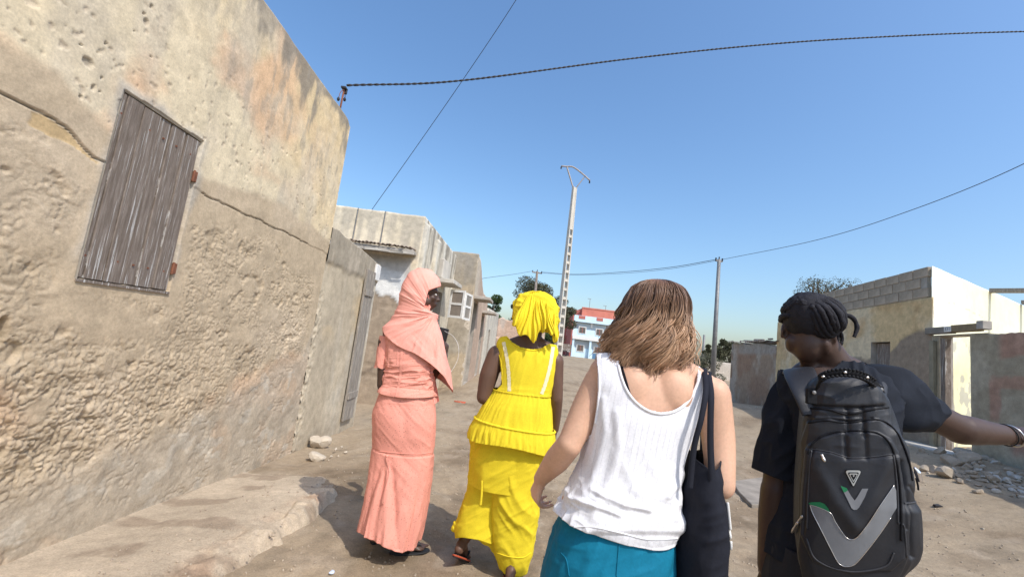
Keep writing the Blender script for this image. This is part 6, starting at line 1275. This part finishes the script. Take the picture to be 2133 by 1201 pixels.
body += [limb([sL, (sL+eL)/2, eL], [.056, .052, .047], 18), limb([eL, eL*.65+wL*.35, wL], [.050, .050, .036], 18), limb([sR, (sR+eR)/2, eR], [.052, .052, .050], 18), limb([eR, eR*.72+wR*.28, wR], [.054, .050, .034], 18)]
body += hand(wL, [-.05, .1, -1], [.95, .2, 0], 1.05, (.3, .4, .3), -1)+hand(wR, unit(np.array([1, .08, .18])), [.05, .3, -.95], 1.06, (.0, .25, .2), -1, each=(-.15, -.02, .05, .1), tcurl=.1)
aL = np.array([.90, 1.78, .10]); aR = np.array([1.12, 1.50, .10]); fL, GL, a_, b_, c_ = foot(aL, (0, 1), 1.05); fR, GR, d_, e_, g_ = foot(aR, (0, 1), 1.05)
body += fL+fR+[limb([aL, aL+[0, 0, .3], aL+[0, -.05, .5]], [.038, .06, .07]), limb([aR, aR+[0, 0, .3], aR+[0, .03, .5]], [.038, .06, .07])]
MAT['skin_mid'] = skin('skin_mid', (.068, .038, .028), .5); fuse('body', body, MAT['skin_mid'], mn, .0064, 5); eyes(PDh, RD_, 1.04, mn)
sandal(GL, a_, b_, c_, 1.05, MAT['black_rubber'], MAT['black_rubber'], mn); sandal(GR, d_, e_, g_, 1.05, MAT['black_rubber'], MAT['black_rubber'], mn)
MAT['dark_trouser'] = cloth('dark_trouser', (.03, .03, .035), .85)
G, TH, Z = loftgrid(Prof([(1722, 1150, 222, .14), (1716, 1220, 224, .14), (1708, 1330, 214, .13)], YD, math.radians(-22), -.08), zd(1320, 1709), zd(1156, 1722), 160, 60, .004); V, Fc = shell(G, .004*folds(G, (.2, 0, 1), 16, 3, 600)); obj('trouser_seat', V, Fc, MAT['dark_trouser'], mn, True)
for (A_, B_) in ((at(1670, 1290, YD), aL+[0, 0, .06]), (at(1750, 1300, YD), aR+[0, 0, .06])): sleeve('trouser_leg', A_, B_, .105, .075, MAT['dark_trouser'], mn, 605, amp=.01)
# t-shirt
G, TH, Z = loftgrid(tD, zd(1190, 1720), zd(752, 1748), 420, 380, .012); px = proj(G); X_, Y_ = px[..., 0], px[..., 1]
D = .009*folds(G, (.5, 0, 1), 12, 2.6, 610)+.003*folds(G, (1, 0, .5), 24, 6, 611)
for ln in ([(1775, 750), (1782, 790), (1790, 830)], [(1790, 742), (1800, 780), (1812, 820)], [(1805, 740), (1822, 780), (1838, 820)]): D += .008*np.exp(-(polydist(X_, Y_, ln, False)/5)**2)
V, Fc = shell(G, D); V, Fc = cutmesh(V, Fc, 0, [(1400, 1400), (1400, 700), (1650, 772), (1690, 787), (1712, 778), (1735, 766), (1752, 752), (1768, 738), (2100, 600), (2100, 1400)], 0, 0, YD); ts = obj('t_shirt', V, Fc, MAT['black_tee'], mn, True)
def bsleeve(pts, rad, bells, seed, amp=.010, nu=150, nv=130):
    P0 = spline(pts, nv); R_ = np.interp(np.linspace(0, 1, nv), np.linspace(0, 1, len(rad)), rad); T_ = np.gradient(P0, axis=0); T_ /= np.linalg.norm(T_, axis=1)[:, None]
    th = np.linspace(0, 2*math.pi, nu, endpoint=False); e = np.cross(T_, [0, 1., 0]); e /= np.linalg.norm(e, axis=1)[:, None]; g = np.cross(T_, e)
    P = P0[None]+np.cos(th)[:, None, None]*e[None]*R_[None, :, None]+np.sin(th)[:, None, None]*g[None]*R_[None, :, None]*bells
    D = amp*folds(P, T_.mean(0)+[.0, 0, .5], 13, 3, seed); V, Fc = shell(P, D, .003); return obj('t_shirt_sleeve', V, Fc, MAT['black_tee'], ts, True)
bsleeve([at(1770, 806, YD-.0), at(1800, 808, YD-.03), at(1840, 820, YD-.05), at(1888, 846, YD-.05), at(1948, 863, YD-.05)], [.05, .092, .108, .094, .056], .8, 620)
bsleeve([at(1672, 800, YD+.04), at(1648, 832, YD+.04), at(1632, 910, YD+.04), at(1618, 990, YD+.04)], [.050, .066, .072, .070], 1.1, 630)
bts = bvh_of(ts); cord_on(bts, [(1690, 785), (1712, 779), (1735, 767), (1752, 754), (1768, 741)], .004, 'neck_band', MAT['black_tee'], ts)
# bracelets
def ring_at(c, ax, r, t, name, mat, parent, sq=1.):
    ax = unit(ax); e = unit(np.cross(ax, [0, 0, 1.])); g = np.cross(ax, e); P = [c+e*r*math.cos(a)+g*r*sq*math.sin(a) for a in np.linspace(0, 2*math.pi, 40)]; V, Fc = tubegeo(P, t, 6, False); return obj(name, V, Fc, mat, parent, True)
MAT['silver'] = simple('silver', (.6, .57, .55), .3, 0, metal=.9); dW = unit(wR-eR)
tag(ring_at(wR+dW*.012, dW+[0, 0, .35], .038, .0032, 'bangle', MAT['silver'], None), 'thin silver bangle on the outstretched wrist', 'bracelet')
tag(ring_at(wR+dW*-.012, dW+[0, 0, .2], .038, .0022, 'bracelet', MAT['black_rubber'], None), 'dark cord bracelet beside the silver bangle', 'bracelet')
# dreadlocks swept back into a bun
MAT['dread'] = simple('dreadlock', (.016, .015, .020), .75, .3, 60, 240, .8, .004)
cbun = at(1718, 664, YD-.07); rd = np.random.default_rng(4); hairc = hdD+RD_@np.array([0, -.012, .036])*1.04; rads = np.array([.081, .101, .094])*1.04
caps = [ell(hairc+RD_@np.array([0, -.012, .008]), rads, RD_), ell(cbun, (.062, .055, .066)), ell(at(1700, 650, YD-.06), (.075, .06, .065))]
hc = fuse('hair_cap', caps, MAT['dread'], mn, .006, 4, disp=lambda c: .002*vnoise(c[:, 0]*80, c[:, 1]*80, c[:, 2]*80, 5))
co = np.zeros(len(hc.data.vertices)*3); hc.data.vertices.foreach_get('co', co); co = co.reshape(-1, 3); lc = (co-hdD)@RD_ # keep the face clear
m_ = (lc[:, 1] > .035) & (lc[:, 2] < .045*1.04+.0); sh_ = m_*.035; co = co-((co-hairc)/(np.linalg.norm(co-hairc, axis=1)[:, None]))*sh_[:, None]; hc.data.vertices.foreach_set('co', co.ravel())
def dread(pts, r0, r1, seed):
    P = spline(pts, 34); t = np.linspace(0, 1, 34); r = (r0+(r1-r0)*t)*(1+.16*vnoise(t*22, seed, 0, seed)); V, Fc = tubegeo(P, r, 8); return obj('dreadlock', V, Fc, MAT['dread'], mn, True)
for k in range(46):
    # start on the hairline, run over the scalp to the bun, then curl round it
    a = rd.uniform(0, 2*math.pi); el = rd.uniform(-.15, 1.25); u = np.array([math.cos(a)*math.cos(el), math.sin(a)*math.cos(el), math.sin(el)])
    p0 = hairc+RD_@(u*rads*1.03)
    if ((p0-hdD)@RD_)[1] > .05 and ((p0-hdD)@RD_)[2] < .04: continue
    ang = rd.uniform(0, 6.28); pb = cbun+np.array([-.045, 0, .02])+.022*np.array([math.cos(ang)*.5, math.sin(ang*1.7), math.sin(ang)])
    mid_ = [p0*(1-t)+pb*t for t in (.33, .66)]; mid_ = [hairc+(m-hairc)*max(1., 1/np.linalg.norm(((m-hairc)@RD_)/rads)*1.04) for m in mid_]
    ex = []
    dread([p0]+mid_+[pb]+ex, .0105, .0085, k)
ax_ = unit(np.array([.80, -.10, -.59])); e1 = unit(np.cross(ax_, [0, 1., 0])); e2 = np.cross(ax_, e1); rB = np.array([.064, .058, .066])
for k in range(24):
    ph_ = 2*math.pi*k/24+rd.uniform(-.08, .08); P = [cbun-np.array([.010, .006, -.004])+rB*(ax_*-math.cos(t)+(e1*math.cos(ph_+.5*t)+e2*math.sin(ph_+.5*t))*math.sin(t))*(1+.05*math.sin(3*t+k)) for t in np.linspace(.35, 2.9, 10)]
    dread(P, .0098, .0088, 50+k)
dread([at(1748, 657, YD-.10), at(1764, 656, YD-.10), at(1778, 664, YD-.10), at(1785, 680, YD-.10), at(1782, 694, YD-.10), at(1779, 701, YD-.10)], .0085, .006, 90)
dread([at(1738, 690, YD-.06), at(1745, 700, YD-.05), at(1744, 712, YD-.05), at(1740, 722, YD-.05)], .0085, .005, 91); dread([at(1750, 690, YD-.06), at(1754, 704, YD-.05), at(1752, 716, YD-.05), at(1750, 722, YD-.05)], .0075, .005, 92)
# ------------------------------------------------------------------ backpack
YB = 1.395
bp = thing('backpack', 'large black backpack with grey and green V stripe worn by the dreadlocked person', 'backpack', (1.1, YB, .9))
zb_ = lambda y, x=1780: at(x, y, YB-.09)[..., 2]
MAT['pack'] = cloth('pack_nylon', (.013, .0135, .018), .55, 1100, .1, .35, .0006); MAT['pack'].node_tree.nodes['Principled BSDF'].inputs['Specular IOR Level'].default_value = .5
MAT['pack_dark'] = cloth('pack_dark', (.010, .010, .012), .6, 1100, .1); MAT['reflect_grey'] = simple('reflective_grey', (.20, .205, .215), .45, .08, 20, 700, .2, .0006); MAT['green_print'] = simple('green_print', (.02, .20, .08), .6, .08, 30); MAT['piping'] = simple('piping', (.045, .045, .05), .5, 0)
tp = Prof([(1770, 786, 96, .05, 2.4), (1772, 796, 140, .075, 2.6), (1772, 815, 176, .08, 2.8), (1774, 850, 196, .09, 3.), (1779, 905, 216, .10, 3.2), (1784, 960, 234, .105, 3.2), (1786, 1030, 246, .110, 3.2), (1786, 1090, 248, .110, 3.2), (1780, 1150, 234, .108, 3.2), (1772, 1205, 200, .105, 3.), (1764, 1240, 176, .09, 2.6), (1762, 1250, 110, .05, 2.4)], YB, math.radians(-28), -.10)
G, TH, Z = loftgrid(tp, zb_(1248, 1760), zb_(787, 1770), 760, 620, 0.); px = proj(G); X_, Y_ = px[..., 0], px[..., 1]; bk = sstep(-.12, -.5, np.sin(TH))
pocket = [(1683, 940), (1690, 925), (1712, 908), (1745, 898), (1790, 896), (1825, 900), (1848, 915), (1862, 940), (1872, 985), (1878, 1060), (1878, 1130), (1868, 1180), (1840, 1260), (1690, 1260), (1672, 1150), (1676, 1030)]
panel2 = [(1688, 934), (1730, 940), (1770, 952), (1815, 950), (1860, 944), (1868, 1000), (1872, 1080), (1866, 1150), (1845, 1178), (1770, 1188), (1700, 1165), (1678, 1110), (1682, 1020)]
upper = [(1684, 880), (1700, 868), (1760, 868), (1830, 872), (1868, 900), (1895, 960), (1900, 1000), (1905, 1300), (1660, 1300), (1668, 1000), (1672, 920)]
D = bk*(.012*sstep(-3, 5, polydist(X_, Y_, pocket))+.007*sstep(-3, 5, polydist(X_, Y_, upper))+.005*sstep(-2, 3, polydist(X_, Y_, panel2)))
bulge = np.exp(-((X_-1775)/70)**2-((Y_-1060)/110)**2); D += bk*.014*bulge
D += bk*(.0055*folds(G, (1, 0, .1), 13, 3, 640)*sstep(1010, 900, Y_)+.0022*folds(G, (.5, 0, .8), 14, 3, 644)+.004*folds(G, (.2, 0, 1), 15, 4, 641)*sstep(980, 880, Y_))
for ln, w, h_ in (([(1690, 845), (1740, 848), (1790, 850), (1840, 846)], 4, -.008), ([(1764, 850), (1766, 900)], 4, -.009), ([(1796, 850), (1797, 905)], 5, -.006), ([(1690, 875), (1730, 872), (1765, 878), (1815, 872)], 3, -.006), ([(1758, 900), (1760, 950)], 4, -.009), ([(1797, 900), (1799, 950)], 5, -.006), ([(1870, 960), (1882, 1040), (1884, 1150)], 4, -.007), ([(1885, 1010), (1905, 1040)], 3, -.004), ([(1700, 935), (1688, 1020), (1684, 1110)], 2.5, -.004), ([(1860, 945), (1866, 1010), (1868, 1090)], 2.5, -.004), ([(1700, 960), (1740, 1040), (1775, 1088)], 14, .006), ([(1840, 960), (1810, 1040), (1775, 1088)], 14, .004)):
    D += bk*h_*np.exp(-(polydist(X_, Y_, ln, False)/w)**2)
sideR = sstep(.2, .6, np.cos(TH)); D += sideR*.011*sstep(zb_(1035, 1900), zb_(1055, 1900), Z)*sstep(zb_(1190, 1900), zb_(1140, 1900), Z)+sideR*.004*folds(G, (.1, 0, 1), 16, 3, 642)
V, Fc = shell(G, D, .004); pk = obj('pack_body', V, Fc, MAT['pack'], bp, True); bpk = bvh_of(pk)
V, Fc = solid(tp, zb_(1250, 1760), zb_(1238, 1762), -.006, 40, 5); obj('pack_bottom', V, Fc, MAT['pack_dark'], bp); V, Fc = solid(tp, zb_(800, 1771), zb_(786, 1770), -.004, 40, 5); obj('pack_top', V, Fc, MAT['pack'], bp, True)
c = lambda q, r=.0022, n='piping', mt='piping', lift=.4: cord_on(bpk, q, r, n, MAT[mt], pk, 6, lift)
c([(1683, 945), (1692, 925), (1714, 908), (1748, 899), (1790, 897), (1824, 901), (1847, 915), (1861, 940), (1871, 985), (1877, 1060), (1877, 1125)], .0030, 'pocket_zip', 'pack_dark')
c([(1689, 934), (1730, 941), (1770, 953), (1815, 951), (1858, 945)], .0020); c([(1690, 938), (1684, 1020), (1681, 1100)]); c([(1861, 946), (1868, 1010), (1871, 1090)]); c([(1684, 880), (1720, 876), (1765, 880), (1830, 874), (1866, 898), (1890, 950), (1900, 1000)], .0028, 'main_zip', 'pack_dark')
c([(1688, 850), (1725, 853), (1765, 862), (1800, 856), (1850, 848)], .003, 'top_zip', 'pack_dark'); c([(1680, 1120), (1702, 1166), (1770, 1189), (1842, 1179), (1862, 1150)]); c([(1884, 1047), (1900, 1046), (1916, 1040)], .0025, 'side_pocket_edge'); c([(1870, 1090), (1876, 1088), (1884, 1100), (1888, 1160)], .002)
# big V, small V, green tips, emblem
sc_ = lambda q: [(1680+a/4.983, 960+b/4.983) for a, b in q]
def pol(q, n, mt, lift=.0022, cell=3.): return poly_on(bpk, sc_(q), n, MAT[mt], pk, lift, cell)
pol([(38, 450), (120, 472), (245, 530), (300, 630), (380, 760), (425, 800), (470, 812), (515, 795), (560, 745), (650, 630), (760, 460), (905, 250), (925, 300), (932, 480), (870, 580), (760, 740), (640, 900), (540, 1020), (490, 1065), (430, 1083), (370, 1075), (320, 1030), (240, 880), (130, 660), (60, 520)], 'large_v_stripe', 'reflect_grey')
pol([(22, 432), (60, 422), (140, 420), (190, 440), (225, 480), (247, 528), (120, 470), (40, 450)], 'green_tip', 'green_print', .0024)
pol([(352, 252), (415, 275), (460, 355), (498, 405), (530, 360), (575, 282), (640, 282), (600, 380), (545, 478), (520, 500), (490, 502), (465, 485), (425, 400)], 'small_v_stripe', 'reflect_grey'); pol([(352, 252), (415, 275), (428, 298), (402, 318), (384, 318)], 'green_tip', 'green_print', .003)
c_ = sc_([(42, 452), (122, 474), (250, 534), (300, 625), (385, 755), (425, 795), (470, 808), (515, 790), (560, 740), (650, 625), (760, 455), (905, 245)]); cord_on(bpk, c_, .0011, 'stripe_edge', MAT['silver'], pk, 5, 1.8); c_ = sc_([(40, 455), (62, 525), (130, 662), (240, 882), (320, 1033), (370, 1078), (430, 1087), (490, 1069), (540, 1024), (640, 904), (760, 744), (870, 584)]); cord_on(bpk, c_, .0011, 'stripe_edge', MAT['silver'], pk, 5, 1.8)
def rtri(cx, cy, w, h, r=.22, n=5):
    P = []; cor = [(-w, -h*.72), (w, -h*.72), (.08*w, h), (-.02*w, h)]; m = len(cor)
    for i in range(m):
        a, b, d = np.array(cor[i-1], float), np.array(cor[i], float), np.array(cor[(i+1) % m], float); p = b+(a-b)*r*(1 if i < 2 else .3); q = b+(d-b)*r*(1 if i < 2 else .3)
        for t in np.linspace(0, 1, n): P.append((1-t)**2*p+2*t*(1-t)*b+t*t*q)
    return [(cx+a, cy+b) for a, b in P]
pol(rtri(478, 160, 98, 108), 'emblem_base', 'pack_dark', .004, 4); 
for (w, h, mt, l, nm) in ((86, 94, 'silver', .0065, 'emblem_frame'), (62, 66, 'pack_dark', .0075, 'emblem_inset'), (48, 52, 'silver', .0085, 'emblem_triangle'), (34, 36, 'pack_dark', .0095, 'emblem_inset'), (11, 12, 'silver', .0105, 'emblem_dot')): pol(rtri(480, 158-(0 if w > 20 else 12), w, h), nm, mt, l, 4)
# zip pulls, handle, straps
def pull(q0, q1, nm='zip_pull', mt='silver', r=.004, lb=None):
    a, na = hit(bpk, *q0); b, nb = hit(bpk, *q1)
    if a is None or b is None: return
    na = -na if na@(a-CAM) > 0 else na
    V, Fc = tubegeo(np.linspace(a+na*.008, b+na*.010, 8), [r*.5, r, r*.8, r*.9, r*1.1, r*1.2, r*1.1, r*.6], 8); o = obj(nm, V, Fc, MAT[mt], bp, True)
    if lb: o['label'] = lb
pull((1711, 945), (1719, 962)); pull((1672, 1072), (1660, 1092)); pull((1668, 1088), (1657, 1110)); 
V, Fc = limb([at(1905, 974, YB-.09), at(1911, 983, YB-.09), at(1916, 999, YB-.09)], [.003, .0085, .007]); o = obj('zip_pull', V, Fc, simple('shiny_tag', (.8, .8, .85), .12, 0, metal=1.), bp, True); o['label'] = 'shiny metal tag catching the sun'
V, Fc = tubegeo(spline([at(1908, 995, YB-.09), at(1912, 1010, YB-.09), at(1913, 1020, YB-.09)], 8), .0025, 6); obj('pull_cord', V, Fc, MAT['pack_dark'], bp, True)
hp_ = [at(1697, 820, YB-.07), at(1704, 800, YB-.09), at(1716, 782, YB-.11), at(1750, 776, YB-.12), at(1785, 780, YB-.12), at(1812, 792, YB-.11), at(1828, 808, YB-.09), at(1837, 822, YB-.075)]
hs = spline(hp_, 60); strap(hp_, .022, 'carry_handle', MAT['pack_dark'], bp, (0, -.4, 1.), .003)
for k in range(15, 47, 2):
    for off_, mt in ((.011, 'pack_dark'), (-.008, 'pack_dark'), (.002, 'silver')):
        if mt == 'silver' and k % 12 != 3: continue
        V, Fc = ell(hs[k]+np.array([0, -.006, off_]), (.0055, .004, .0045)); obj('handle_link' if mt != 'silver' else 'handle_bead', V, Fc, MAT[mt], bp, True)
for q in ((1696, 817), (1836, 811)):
    p = at(*q, YB-.095); V, Fc = ell(p, (.006, .004, .006)); obj('rivet', V, Fc, MAT['metal_grey'], bp, True); MB().box(p+[0, .012, -.012], (.016, .006, .024)).obj('handle_tab', MAT['pack_dark'], bp, bevel=.003)
def pad(pts, w, name, side=(1, .0, 0)): 
    P = spline(pts, 60); T_ = np.gradient(P, axis=0); T_ /= np.linalg.norm(T_, axis=1)[:, None]; s_ = np.asarray(side, float); s_ = s_-T_*(T_@s_)[:, None]; s_ /= np.linalg.norm(s_, axis=1)[:, None]; N = np.cross(T_, s_); th = np.linspace(0, 2*math.pi, 20, endpoint=False)
    R_ = np.stack([P+s_*(w/2*np.sign(math.cos(t))*abs(math.cos(t))**.6)+N*(.009*math.sin(t)) for t in th], 0); f = gridfaces(20, 60, True); return obj(name, R_.reshape(-1, 3), f, MAT['pack'], bp, True)
pad([at(1704, 862, YB-.03), at(1686, 822, YB+.0), at(1670, 788, YB+.07), at(1662, 770, YD-.03), at(1656, 790, YD+.08), at(1654, 850, YD+.13), at(1668, 950, YD+.14), at(1690, 1040, YD+.10)], .098, 'shoulder_strap', (1, -.1, .25))
pad([at(1822, 850, YB+.02), at(1826, 815, YB+.05), at(1828, 786, YB+.12), at(1832, 775, YD+.02), at(1838, 800, YD+.10), at(1840, 850, YD+.14), at(1830, 950, YD+.14), at(1810, 1040, YD+.10)], .06, 'shoulder_strap', (1, 0, 0))
